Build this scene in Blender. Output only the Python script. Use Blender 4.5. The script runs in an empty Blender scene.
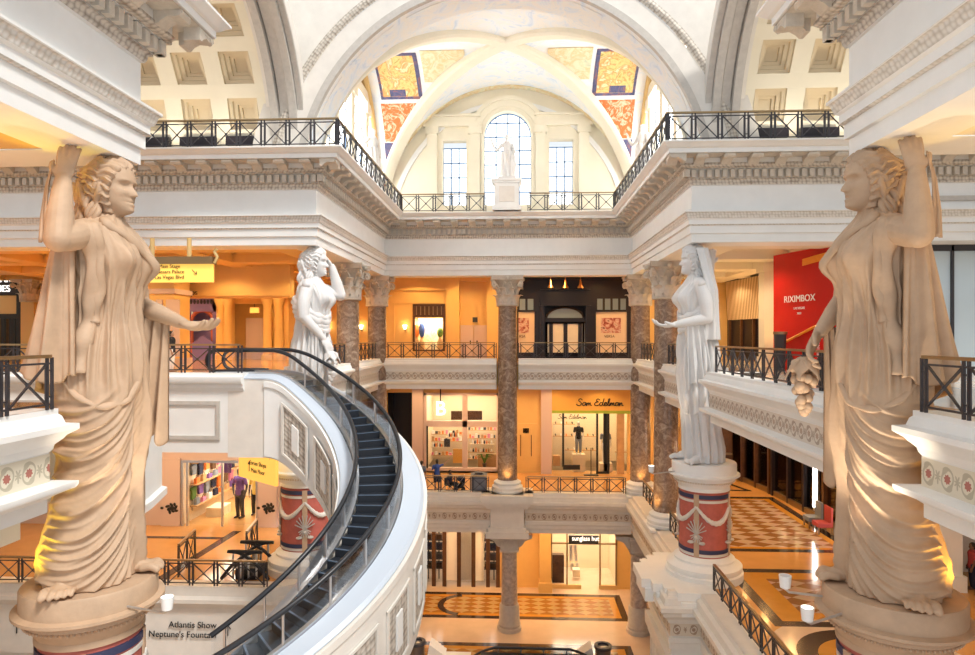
import bpy, bmesh, math, random
import numpy as np
from mathutils import Vector, Matrix
random.seed(7); rng = np.random.default_rng(7)
PI = math.pi
C = bpy.context.scene.collection
SC = bpy.context.scene
HW = 7.535            # half width of the court
EYE = 18.0
# levels: ground 0, middle gallery 8.4, upper gallery 16.5, architrave 21.75, attic terrace 25.3

# ------------------------------------------------------------------ mesh builder
class MB:
    def __init__(s): s.v = []; s.f = []; s.uv = []
    def add(s, vs, fs, uv=None):
        b = len(s.v)
        s.v.extend([tuple(map(float, p)) for p in vs])
        s.uv.extend([tuple(u) for u in uv] if uv is not None else [(0.0, 0.0)] * len(vs))
        s.f.extend([tuple(b + i for i in f) for f in fs])
        return s
    def box(s, x0, y0, z0, x1, y1, z1):
        x0, x1 = min(x0, x1), max(x0, x1); y0, y1 = min(y0, y1), max(y0, y1); z0, z1 = min(z0, z1), max(z0, z1)
        return s.add([(x0,y0,z0),(x1,y0,z0),(x1,y1,z0),(x0,y1,z0),(x0,y0,z1),(x1,y0,z1),(x1,y1,z1),(x0,y1,z1)],
              [(0,3,2,1),(4,5,6,7),(0,1,5,4),(1,2,6,5),(2,3,7,6),(3,0,4,7)])
    def obox(s, c, ax, ay, az, sx, sy, sz):
        c = np.array(c, float); ax = np.array(ax, float) * sx / 2; ay = np.array(ay, float) * sy / 2; az = np.array(az, float) * sz / 2
        vs = [c - ax - ay - az, c + ax - ay - az, c + ax + ay - az, c - ax + ay - az, c - ax - ay + az, c + ax - ay + az, c + ax + ay + az, c - ax + ay + az]
        return s.add(vs, [(0,3,2,1),(4,5,6,7),(0,1,5,4),(1,2,6,5),(2,3,7,6),(3,0,4,7)])
    def bar(s, a, b, w, h=None, up=(0,0,1)):
        a = np.array(a, float); b = np.array(b, float); d = b - a; L = np.linalg.norm(d); d /= L
        up = np.array(up, float)
        if abs(d @ up) > .95: up = np.array((1., 0, 0))
        x = np.cross(d, up); x /= np.linalg.norm(x); y = np.cross(x, d)
        return s.obox((a + b) / 2, d, x, y, L, w, h or w)
    def grid(s, P, cu=False, cv=False, uv=None):
        P = np.asarray(P, float); nu, nv = P.shape[:2]
        fs = []
        for i in range(nu if cu else nu - 1):
            i2 = (i + 1) % nu
            for j in range(nv if cv else nv - 1):
                j2 = (j + 1) % nv
                fs.append((i * nv + j, i2 * nv + j, i2 * nv + j2, i * nv + j2))
        return s.add(P.reshape(-1, 3), fs, None if uv is None else np.asarray(uv).reshape(-1, 2))
    def sheet(s, P, Q):
        """closed slab between two grids"""
        P = np.asarray(P, float); Q = np.asarray(Q, float); nu, nv = P.shape[:2]; n = nu * nv
        fs = []
        for i in range(nu - 1):
            for j in range(nv - 1):
                a, b, c, d = i*nv+j, (i+1)*nv+j, (i+1)*nv+j+1, i*nv+j+1
                fs.append((a, b, c, d)); fs.append((n+d, n+c, n+b, n+a))
        for i in range(nu - 1):
            for j, fl in ((0, 1), (nv - 1, 0)):
                a, b = i*nv+j, (i+1)*nv+j
                fs.append((a, n+a, n+b, b) if fl else (b, n+b, n+a, a))
        for j in range(nv - 1):
            for i, fl in ((0, 0), (nu - 1, 1)):
                a, b = i*nv+j, i*nv+j+1
                fs.append((a, n+a, n+b, b) if fl else (b, n+b, n+a, a))
        return s.add(np.concatenate([P.reshape(-1, 3), Q.reshape(-1, 3)]), fs)
    def tube(s, pts, r, n=8, cap=True, ell=None, up=(0,0,1)):
        pts = np.asarray(pts, float); m = len(pts)
        r = np.broadcast_to(np.asarray(r, float), (m,))
        T = np.gradient(pts, axis=0); T /= np.linalg.norm(T, axis=1)[:, None] + 1e-12
        u = np.array(up, float)
        if abs(T[0] @ u) > .9: u = np.array((1., 0, 0)) if abs(T[0][0]) < .9 else np.array((0, 1., 0))
        x = np.cross(T[0], u); x /= np.linalg.norm(x)
        rings = []; a = np.linspace(0, 2 * PI, n, endpoint=False)
        ea, eb = ell or (1, 1)
        for i in range(m):
            x = x - T[i] * (x @ T[i]); x /= np.linalg.norm(x) + 1e-12
            y = np.cross(T[i], x)
            rings.append(pts[i] + r[i] * (ea * np.cos(a)[:, None] * x + eb * np.sin(a)[:, None] * y))
        b = len(s.v); s.grid(np.array(rings), cv=True)
        if cap:
            s.f.append(tuple(b + i for i in range(n))[::-1]); s.f.append(tuple(b + (m - 1) * n + i for i in range(n)))
        return s
    def limb(s, pts, rs, n=14, k=8, ell=None):
        """rounded tapered tube through joints"""
        pts = np.asarray(pts, float); rs = np.asarray(rs, float); m = len(pts)
        t = np.linspace(0, m - 1, (m - 1) * k + 1); Q = []
        for tt in t:
            i = min(int(tt), m - 2); f = tt - i
            p0, p1, p2, p3 = pts[max(i-1,0)], pts[i], pts[i+1], pts[min(i+2,m-1)]
            q = .5*((2*p1)+(-p0+p2)*f+(2*p0-5*p1+4*p2-p3)*f*f+(-p0+3*p1-3*p2+p3)*f**3)
            r = rs[i]*(1-f)+rs[i+1]*f; Q.append((*q, r))
        Q = np.array(Q); p = list(Q[:, :3]); r = list(Q[:, 3])
        d0 = p[0]-p[1]; d0 /= np.linalg.norm(d0); d1 = p[-1]-p[-2]; d1 /= np.linalg.norm(d1)
        pre = [(p[0]+d0*r[0]*math.sin(a), r[0]*math.cos(a)) for a in (1.45, 1.1, .7, .35)]
        post = [(p[-1]+d1*r[-1]*math.sin(a), r[-1]*math.cos(a)) for a in (.35, .7, 1.1, 1.45)]
        allp = [q[0] for q in pre] + p + [q[0] for q in post]; allr = [q[1] for q in pre] + r + [q[1] for q in post]
        return s.tube(allp, allr, n, True, ell)
    def ball(s, c, r, n=12, m=8, rot=None):
        r = np.broadcast_to(np.asarray(r, float), (3,)); P = []
        for i in range(m + 1):
            a = -PI/2 + PI*i/m; a = max(-1.5, min(1.5, a))
            P.append([(math.cos(a)*math.cos(b), math.cos(a)*math.sin(b), math.sin(a)) for b in np.linspace(0, 2*PI, n, endpoint=False)])
        P = np.array(P) * r
        if rot is not None: P = P @ np.array(rot).T
        P = P + np.array(c, float); b = len(s.v); s.grid(P, cv=True)
        s.f.append(tuple(b+i for i in range(n))[::-1]); s.f.append(tuple(b+m*n+i for i in range(n)))
        return s
    def lathe(s, prof, cx=0, cy=0, n=32, cap=True):
        a = np.linspace(0, 2*PI, n, endpoint=False)
        P = np.array([[(cx + r*math.cos(t), cy + r*math.sin(t), z) for t in a] for r, z in prof])
        u = np.array([[(k/n, i/(len(prof)-1)) for k in range(n)] for i in range(len(prof))])
        b = len(s.v); s.grid(P, cv=True, uv=u)
        if cap:
            s.f.append(tuple(b+i for i in range(n))[::-1]); s.f.append(tuple(b+(len(prof)-1)*n+i for i in range(n)))
        return s
    def prism(s, poly, z0, z1):
        n = len(poly)
        return s.add([(x, y, z0) for x, y in poly] + [(x, y, z1) for x, y in poly],
              [tuple(range(n))[::-1], tuple(range(n, 2*n))] + [(i, (i+1) % n, n+(i+1) % n, n+i) for i in range(n)])
    def prism_xz(s, poly, y0, y1):
        n = len(poly)
        return s.add([(x, y0, z) for x, z in poly] + [(x, y1, z) for x, z in poly],
              [tuple(range(n)), tuple(range(n, 2*n))[::-1]] + [((i+1) % n, i, n+i, n+(i+1) % n) for i in range(n)])
    def sweep(s, path, prof, ends=True):
        """prof: (offset to the left of the path, z) swept with mitred corners"""
        path = [np.array(p, float) for p in path]; m = len(path); P = []; U = []; L = 0
        vl = [0]
        for a, b in zip(prof, prof[1:]): vl.append(vl[-1] + math.hypot(b[0]-a[0], b[1]-a[1]))
        for i, p in enumerate(path):
            ns = []
            for a, b in ((i-1, i), (i, i+1)):
                if a >= 0 and b < m:
                    d = path[b] - path[a]; d = d/np.linalg.norm(d); ns.append(np.array((-d[1], d[0])))
            mv = ns[0] if len(ns) == 1 else (ns[0]+ns[1])/(1+ns[0] @ ns[1])
            if i: L += np.linalg.norm(path[i]-path[i-1])
            P.append([(p[0]+o*mv[0], p[1]+o*mv[1], z) for o, z in prof]); U.append([(L, w) for w in vl])
        b = len(s.v); s.grid(P, uv=U); k = len(prof)
        if ends:
            s.f.append(tuple(b+i for i in range(k))); s.f.append(tuple(b+(m-1)*k+i for i in range(k))[::-1])
        return s

def mesh_from(name, mb, mat, smooth=40, fixn=True):
    me = bpy.data.meshes.new(name); me.from_pydata(mb.v, [], mb.f); me.validate()
    if any(u != (0.0, 0.0) for u in mb.uv):
        ul = me.uv_layers.new(name='UVMap'); uv = np.array(mb.uv, dtype=np.float32)
        idx = np.empty(len(me.loops), dtype=np.int32); me.loops.foreach_get('vertex_index', idx)
        ul.data.foreach_set('uv', uv[idx].ravel())
    if fixn:
        bm = bmesh.new(); bm.from_mesh(me); bmesh.ops.recalc_face_normals(bm, faces=bm.faces); bm.to_mesh(me); bm.free()
    if mat: me.materials.append(mat)
    if smooth:
        me.shade_smooth(); me.set_sharp_from_angle(angle=math.radians(smooth))
    return me
def obj(name, mb, mat, parent=None, smooth=40, world=True, label=None, fixn=True):
    """one mesh object; with world=True the builder's numbers are world ones even under a parent"""
    o = bpy.data.objects.new(name, mesh_from(name, mb, mat, smooth, fixn)); C.objects.link(o)
    if parent:
        o.parent = parent
        if world:
            p = parent; off = Vector((0, 0, 0))
            while p: off += p.location; p = p.parent
            o.data.transform(Matrix.Translation(-off))
    if label: o['label'] = label
    return o
def thing(name, label, cat, loc=(0,0,0), rotz=0, group=None):
    o = bpy.data.objects.new(name, None); C.objects.link(o); o.empty_display_size = .2
    o.location = loc; o.rotation_euler = (0, 0, rotz); o['label'] = label; o['category'] = cat
    if group: o['group'] = group
    return o
def tag(o, label, cat, group=None):
    o['label'] = label; o['category'] = cat
    if group: o['group'] = group
    return o
def struct(name, mb, mat, parent=None, smooth=40, label=None, cat=None):
    o = obj(name, mb, mat, parent, smooth)
    if not parent:
        o['kind'] = 'structure'
        if label: o['label'] = label
        if cat: o['category'] = cat
    return o
def dup(root, loc, rotz=0, label=None, group=None):
    r = root.copy(); C.objects.link(r); r.location = loc; r.rotation_euler = (0, 0, rotz)
    if label: r['label'] = label
    if group: r['group'] = group
    for ch in list(root.children):
        c = ch.copy(); C.objects.link(c); c.parent = r
        for g in list(ch.children):
            d = g.copy(); C.objects.link(d); d.parent = c
    return r
def interp(z, zs, vs):
    """smooth interpolation"""
    z = np.asarray(z, float); zs = np.asarray(zs, float); vs = np.asarray(vs, float)
    m = np.gradient(vs, zs); i = np.clip(np.searchsorted(zs, z) - 1, 0, len(zs) - 2)
    h = zs[i+1]-zs[i]; t = np.clip((z-zs[i])/h, 0, 1)
    return (2*t**3-3*t**2+1)*vs[i]+(t**3-2*t**2+t)*h*m[i]+(-2*t**3+3*t**2)*vs[i+1]+(t**3-t**2)*h*m[i+1]
def sstep(a, b, x):
    t = np.clip((np.asarray(x, float)-a)/(b-a), 0, 1); return t*t*(3-2*t)

# ------------------------------------------------------------------ materials
M = {}
def newmat(name):
    m = bpy.data.materials.new(name); m.use_nodes = True
    nt = m.node_tree; b = nt.nodes['Principled BSDF']; M[name] = m
    return m, nt, b
def N(nt, t, **kw):
    n = nt.nodes.new(t)
    for k, v in kw.items():
        if k.startswith('i_'):
            key = k[2:].replace('_', ' ')
            n.inputs[int(key) if key.isdigit() else key].default_value = v
        else: setattr(n, k, v)
    return n
def rgba(c): return (*c, 1.0)
def simple(name, col, rough=.6, metal=0, var=0, scale=3, bump=0, bscale=20, spec=.4):
    m, nt, b = newmat(name); L = nt.links.new
    b.inputs['Base Color'].default_value = rgba(col); b.inputs['Roughness'].default_value = rough
    b.inputs['Metallic'].default_value = metal; b.inputs['Specular IOR Level'].default_value = spec
    tc = N(nt, 'ShaderNodeTexCoord')
    if var:
        no = N(nt, 'ShaderNodeTexNoise', i_Scale=scale, i_Detail=5.0, i_Roughness=.6); L(tc.outputs['Object'], no.inputs['Vector'])
        r = N(nt, 'ShaderNodeValToRGB'); r.color_ramp.elements[0].position = .3; r.color_ramp.elements[1].position = .7
        r.color_ramp.elements[0].color = rgba([max(0, c*(1-var)) for c in col]); r.color_ramp.elements[1].color = rgba([min(1, c*(1+var*.6)) for c in col])
        L(no.outputs['Fac'], r.inputs['Fac']); L(r.outputs['Color'], b.inputs['Base Color'])
    if bump:
        n2 = N(nt, 'ShaderNodeTexNoise', i_Scale=bscale, i_Detail=4.0); L(tc.outputs['Object'], n2.inputs['Vector'])
        bp = N(nt, 'ShaderNodeBump', i_Strength=bump, i_Distance=.03); L(n2.outputs['Fac'], bp.inputs['Height']); L(bp.outputs['Normal'], b.inputs['Normal'])
    return m
simple('white_plaster', (.86,.855,.83), .55, var=.04, scale=1.2)
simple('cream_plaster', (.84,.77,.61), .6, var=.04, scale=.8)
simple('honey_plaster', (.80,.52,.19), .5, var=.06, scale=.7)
simple('cornice_stone', (.62,.55,.46), .65, var=.12, scale=6, bump=.2)
simple('parapet_stone', (.78,.735,.67), .5, var=.06, scale=2)
simple('gray_molding', (.56,.52,.47), .6, var=.1, scale=5)
simple('tan_statue', (.53,.365,.24), .6, var=.12, scale=2.2, bump=.25, bscale=9)
simple('white_statue', (.74,.725,.71), .5, var=.05, scale=2.2, bump=.2, bscale=9)
simple('black_iron', (.06,.055,.06), .4, metal=.4)
simple('bronze', (.36,.25,.13), .35, metal=.8)
simple('steel', (.62,.63,.65), .28, metal=.9)
simple('black_rubber', (.025,.026,.03), .3)
simple('tread_black', (.018,.022,.03), .45)
simple('tread_edge', (.10,.14,.20), .4)
simple('deck_white', (.52,.58,.66), .3)
simple('dark_wood', (.10,.045,.02), .4, var=.3, scale=4)
simple('storefront_black', (.014,.010,.014), .35)
simple('storefront_purple', (.22,.16,.42), .5)
simple('copper', (.75,.40,.15), .3, metal=.9)
simple('sign_yellow', (.90,.66,.15), .45)
simple('red_poster', (.62,.02,.015), .25, var=.15, scale=.4)
simple('orange_ribbon', (.90,.30,.02), .4)
simple('white_paint', (.86,.85,.83), .45)
simple('letter_black', (.02,.02,.02), .5)
simple('pink_panel', (.66,.52,.48), .5)
simple('skin', (.45,.27,.18), .6)
simple('skin_dark', (.20,.11,.07), .6)
simple('hair_black', (.02,.015,.012), .6)
simple('cloth_blue', (.06,.12,.42), .8, var=.5, scale=3)
simple('cloth_navy', (.02,.025,.06), .8)
simple('cloth_black', (.018,.018,.02), .8)
simple('cloth_gray', (.22,.25,.30), .8)
simple('cloth_red', (.40,.06,.06), .8)
simple('cloth_purple', (.20,.10,.34), .8)
simple('cloth_orange', (.80,.22,.05), .8)
simple('cloth_pink', (.75,.25,.40), .8)
simple('cloth_white', (.85,.83,.80), .8)
simple('shelf_wood', (.55,.33,.15), .5, var=.15)
simple('shelf_white', (.78,.66,.48), .5)
simple('green_line', (.35,.45,.05), .5)
simple('orange_fascia', (.80,.45,.10), .5)
simple('plant_green', (.08,.18,.03), .7)
simple('bin_gray', (.20,.19,.20), .35, metal=.6)
simple('gold_trim', (.70,.48,.20), .5)
simple('terracotta_red', (.50,.13,.10), .6, var=.18, scale=3)
simple('navy_band', (.04,.045,.10), .5)
simple('garland_white', (.70,.66,.60), .7)
simple('floor_tan', (.66,.36,.13), .12, var=.12, scale=.6, spec=.6)
simple('floor_pale', (.70,.54,.40), .14, var=.08, scale=.8, spec=.6)
simple('floor_dark', (.06,.035,.025), .14, spec=.6)
simple('floor_gold', (.58,.27,.04), .13, var=.1, scale=1.5, spec=.6)
simple('dusk_pane', (.20,.25,.32), .15)
simple('coffer_tan', (.72,.61,.43), .6)
simple('charcoal', (.05,.05,.06), .5)
simple('beige_poster', (.78,.62,.48), .5)

def glass(name, tint=(.93,.97,.98), refl=.08):
    m, nt, b = newmat(name); L = nt.links.new; nt.nodes.remove(b)
    out = nt.nodes['Material Output']; t = N(nt, 'ShaderNodeBsdfTransparent'); t.inputs['Color'].default_value = rgba(tint)
    g = N(nt, 'ShaderNodeBsdfGlossy'); g.inputs['Roughness'].default_value = .03
    f = N(nt, 'ShaderNodeFresnel', i_IOR=1.45); mx = N(nt, 'ShaderNodeMixShader')
    mu = N(nt, 'ShaderNodeMath', operation='MULTIPLY'); mu.inputs[1].default_value = refl*10; mu.use_clamp = True
    L(f.outputs[0], mu.inputs[0]); L(mu.outputs[0], mx.inputs[0]); L(t.outputs[0], mx.inputs[1]); L(g.outputs[0], mx.inputs[2]); L(mx.outputs[0], out.inputs['Surface'])
glass('clear_glass', (.985,.99,.995)); glass('shop_glass', (.97,.97,.96), .05); glass('smoke_glass', (.62,.66,.70), .12)
def emis(name, col, st):
    m, nt, b = newmat(name); b.inputs['Base Color'].default_value = rgba(col)
    b.inputs['Emission Color'].default_value = rgba(col); b.inputs['Emission Strength'].default_value = st
emis('lamp_warm', (1,.72,.38), 8); emis('lamp_white', (1,.95,.88), 12); emis('sign_lit', (1,.62,.12), .55); emis('letter_lit', (1,.97,.92), 1.1)
emis('window_bright', (.95,.98,1.0), 1.15); emis('clerestory_pane', (.96,.98,1.0), 5.0)

def shaft_marble():
    m, nt, b = newmat('brown_marble'); L = nt.links.new
    tc = N(nt, 'ShaderNodeTexCoord'); no = N(nt, 'ShaderNodeTexNoise', i_Scale=2.8, i_Detail=10.0, i_Roughness=.72, i_Distortion=1.1)
    L(tc.outputs['Object'], no.inputs['Vector']); r = N(nt, 'ShaderNodeValToRGB'); e = r.color_ramp.elements
    e[0].position = .30; e[0].color = (.12,.08,.06,1); e[1].position = .72; e[1].color = (.58,.47,.38,1)
    k = e.new(.48); k.color = (.27,.18,.125,1); k = e.new(.58); k.color = (.38,.28,.20,1)
    L(no.outputs['Fac'], r.inputs['Fac']); L(r.outputs['Color'], b.inputs['Base Color']); b.inputs['Roughness'].default_value = .16
shaft_marble()
def frieze(name, base, red, grn, per, vc, vw):
    """scrolling rosettes along the UV length"""
    m, nt, b = newmat(name); L = nt.links.new
    uv = N(nt, 'ShaderNodeUVMap'); sp = N(nt, 'ShaderNodeSeparateXYZ'); L(uv.outputs['UV'], sp.inputs[0])
    def mth(op, a, bb=None):
        n = N(nt, 'ShaderNodeMath', operation=op)
        for i, q in enumerate((a, bb)):
            if q is None: continue
            if isinstance(q, (int, float)): n.inputs[i].default_value = q
            else: L(q, n.inputs[i])
        return n.outputs[0]
    u = mth('SUBTRACT', mth('FRACT', mth('DIVIDE', sp.outputs[0], per)), .5); u = mth('MULTIPLY', u, per)
    v = mth('SUBTRACT', sp.outputs[1], vc)
    d = mth('SQRT', mth('ADD', mth('MULTIPLY', u, u), mth('MULTIPLY', v, v)))
    a = mth('ARCTAN2', v, u); sw = mth('SINE', mth('ADD', mth('MULTIPLY', a, 2.0), mth('MULTIPLY', d, 26.0/vw*.5)))
    ring = mth('LESS_THAN', mth('ABSOLUTE', mth('SUBTRACT', d, mth('ADD', vw*.30, mth('MULTIPLY', sw, vw*.05)))), vw*.055)
    core = mth('LESS_THAN', d, mth('ADD', vw*.15, mth('MULTIPLY', mth('SINE', mth('MULTIPLY', a, 8.0)), vw*.022)))
    u2 = mth('MULTIPLY', mth('SUBTRACT', mth('FRACT', mth('ADD', mth('DIVIDE', sp.outputs[0], per), .5)), .5), per)
    d2 = mth('SQRT', mth('ADD', mth('MULTIPLY', mth('MULTIPLY', u2, 1.7), u2), mth('MULTIPLY', mth('MULTIPLY', v, .6), v)))
    leaf = mth('LESS_THAN', d2, mth('ADD', vw*.14, mth('MULTIPLY', mth('SINE', mth('MULTIPLY', mth('ARCTAN2', v, u2), 7.0)), vw*.06)))
    cols = [base, grn, red, red]
    prev = None
    mx = N(nt, 'ShaderNodeMix', data_type='RGBA'); mx.inputs[6].default_value = rgba(base); mx.inputs[7].default_value = rgba(grn); L(leaf, mx.inputs[0])
    m2 = N(nt, 'ShaderNodeMix', data_type='RGBA'); m2.inputs[7].default_value = rgba(grn); L(ring, m2.inputs[0]); L(mx.outputs[2], m2.inputs[6])
    m3 = N(nt, 'ShaderNodeMix', data_type='RGBA'); m3.inputs[7].default_value = rgba(red); L(core, m3.inputs[0]); L(m2.outputs[2], m3.inputs[6])
    L(m3.outputs[2], b.inputs['Base Color']); b.inputs['Roughness'].default_value = .6
    bp = N(nt, 'ShaderNodeBump', i_Strength=.5, i_Distance=.04); L(mth('ADD', mth('ADD', core, ring), leaf), bp.inputs['Height']); L(bp.outputs['Normal'], b.inputs['Normal'])
frieze('frieze_rosette', (.74,.68,.55), (.46,.17,.13), (.50,.45,.34), .50, .26, .52)
frieze('frieze_relief', (.70,.64,.56), (.46,.34,.26), (.42,.34,.27), .44, .26, .52)
frieze('frieze_brown', (.66,.57,.46), (.36,.24,.17), (.38,.27,.19), .62, .24, .46)
def checker(name, c1, c2, s, rot=PI/4, rough=.13):
    m, nt, b = newmat(name); L = nt.links.new; tc = N(nt, 'ShaderNodeTexCoord')
    mp = N(nt, 'ShaderNodeMapping'); mp.inputs['Rotation'].default_value = (0, 0, rot); mp.inputs['Scale'].default_value = (1, 1.55, 1)
    L(tc.outputs['Object'], mp.inputs[0]); ck = N(nt, 'ShaderNodeTexChecker', i_Scale=s); ck.inputs['Color1'].default_value = rgba(c1); ck.inputs['Color2'].default_value = rgba(c2)
    L(mp.outputs[0], ck.inputs[0])
    no = N(nt, 'ShaderNodeTexNoise', i_Scale=3.0, i_Detail=4.0); L(tc.outputs['Object'], no.inputs[0])
    mx = N(nt, 'ShaderNodeMix', data_type='RGBA', blend_type='MULTIPLY'); mx.inputs[0].default_value = .35; L(ck.outputs[0], mx.inputs[6]); L(no.outputs['Color'], mx.inputs[7])
    L(mx.outputs[2], b.inputs['Base Color']); b.inputs['Roughness'].default_value = rough; b.inputs['Specular IOR Level'].default_value = .6
checker('mosaic_tan', (.62,.45,.32), (.34,.16,.06), 1.25)
checker('mosaic_gold', (.60,.40,.16), (.42,.19,.04), 1.4)
def fresco(name, cols, scale, dist=2.0):
    """abstract painted plaster"""
    m, nt, b = newmat(name); L = nt.links.new; tc = N(nt, 'ShaderNodeTexCoord')
    no = N(nt, 'ShaderNodeTexNoise', i_Scale=scale, i_Detail=5.0, i_Roughness=.6, i_Distortion=dist); L(tc.outputs['Object'], no.inputs[0])
    r = N(nt, 'ShaderNodeValToRGB'); e = r.color_ramp.elements
    while len(e) < len(cols): e.new(.5)
    for i, c in enumerate(cols): e[i].position = .30+.40*i/(len(cols)-1); e[i].color = rgba(c)
    L(no.outputs['Fac'], r.inputs[0]); L(r.outputs[0], b.inputs['Base Color']); b.inputs['Roughness'].default_value = .7
fresco('fresco_yellow', [(.16,.20,.10),(.55,.40,.10),(.78,.62,.24),(.72,.30,.08),(.85,.75,.45),(.60,.45,.15)], .9)
fresco('fresco_red', [(.62,.14,.03),(.70,.18,.04),(.68,.17,.04),(.80,.62,.42),(.72,.22,.06)], 1.6, 3)
fresco('fresco_green', [(.55,.58,.40),(.80,.72,.50),(.75,.55,.28),(.82,.76,.58)], 1.1)
fresco('fresco_sky', [(.62,.71,.82),(.80,.83,.85),(.87,.84,.78),(.70,.78,.86)], .8)
fresco('fresco_navy', [(.05,.06,.14),(.10,.10,.20),(.35,.12,.08)], 1.5)
fresco('poster_picture', [(.10,.02,.02),(.45,.12,.10),(.75,.55,.48),(.12,.02,.03)], 1.8)
def wavewall(name, c1, c2, sc):
    m, nt, b = newmat(name); L = nt.links.new; uv = N(nt, 'ShaderNodeUVMap')
    w = N(nt, 'ShaderNodeTexWave', i_Scale=sc, i_Distortion=1.0); w.inputs['Detail Scale'].default_value = .3; L(uv.outputs[0], w.inputs[0])
    r = N(nt, 'ShaderNodeValToRGB'); r.color_ramp.elements[0].color = rgba(c1); r.color_ramp.elements[1].color = rgba(c2)
    r.color_ramp.elements[0].position = .35; r.color_ramp.elements[1].position = .55
    L(w.outputs['Fac'], r.inputs[0]); L(r.outputs[0], b.inputs['Base Color'])
wavewall('striped_wave', (.20,.11,.04), (.80,.62,.38), 1.5)
def egg(name, base, dark, per):
    """small carved leaf-and-dart course along the UV length"""
    m, nt, b = newmat(name); L = nt.links.new; uv = N(nt, 'ShaderNodeUVMap')
    mp = N(nt, 'ShaderNodeMapping'); mp.inputs['Scale'].default_value = (1/per, 1/per, 1); L(uv.outputs[0], mp.inputs[0])
    v = N(nt, 'ShaderNodeTexVoronoi', i_Scale=1.0); v.inputs['Randomness'].default_value = .35; L(mp.outputs[0], v.inputs['Vector'])
    r = N(nt, 'ShaderNodeValToRGB'); r.color_ramp.elements[0].color = rgba(base); r.color_ramp.elements[1].color = rgba(dark)
    r.color_ramp.elements[0].position = .3; r.color_ramp.elements[1].position = .75; L(v.outputs['Distance'], r.inputs[0]); L(r.outputs[0], b.inputs['Base Color'])
    bp = N(nt, 'ShaderNodeBump', i_Strength=.6, i_Distance=.05); bp.invert = True; L(v.outputs['Distance'], bp.inputs['Height']); L(bp.outputs[0], b.inputs['Normal']); b.inputs['Roughness'].default_value = .65
egg('carved_course', (.66,.60,.52), (.30,.25,.20), .14)
egg('panel_arabesque', (.60,.54,.47), (.26,.22,.18), .15)
egg('carved_white', (.76,.72,.66), (.52,.47,.40), .12)

def text(name, body, size, loc, rot, mat, parent=None, depth=.01, shear=0, align='CENTER', sx=1):
    cu = bpy.data.curves.new(name, 'FONT'); cu.body = body; cu.size = size; cu.extrude = depth; cu.align_x = align; cu.align_y = 'CENTER'; cu.shear = shear
    tmp = bpy.data.objects.new('tmp', cu); C.objects.link(tmp); dg = bpy.context.evaluated_depsgraph_get()
    me = bpy.data.meshes.new_from_object(tmp.evaluated_get(dg)); me.name = name; bpy.data.objects.remove(tmp); bpy.data.curves.remove(cu)
    me.materials.clear(); me.materials.append(M[mat]); o = bpy.data.objects.new(name, me); C.objects.link(o); o.rotation_euler = rot; o.scale = (sx, 1, 1)
    if parent:
        o.parent = parent; o.location = Vector(loc) - parent.location
    else: o.location = loc
    return o
FRONT = (PI/2, 0, 0)
def arrow(mb, x, z, y, s, ang):
    """flat line arrow facing -Y"""
    d = np.array((math.cos(ang), 0, math.sin(ang))); c = np.array((x, y, z))
    mb.bar(c - d*s, c + d*s, .035*s/.2, .02)
    for q in (2.5, -2.5):
        e = np.array((math.cos(ang+q), 0, math.sin(ang+q))); mb.bar(c + d*s, c + d*s + e*s*.9, .035*s/.2, .02)
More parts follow.
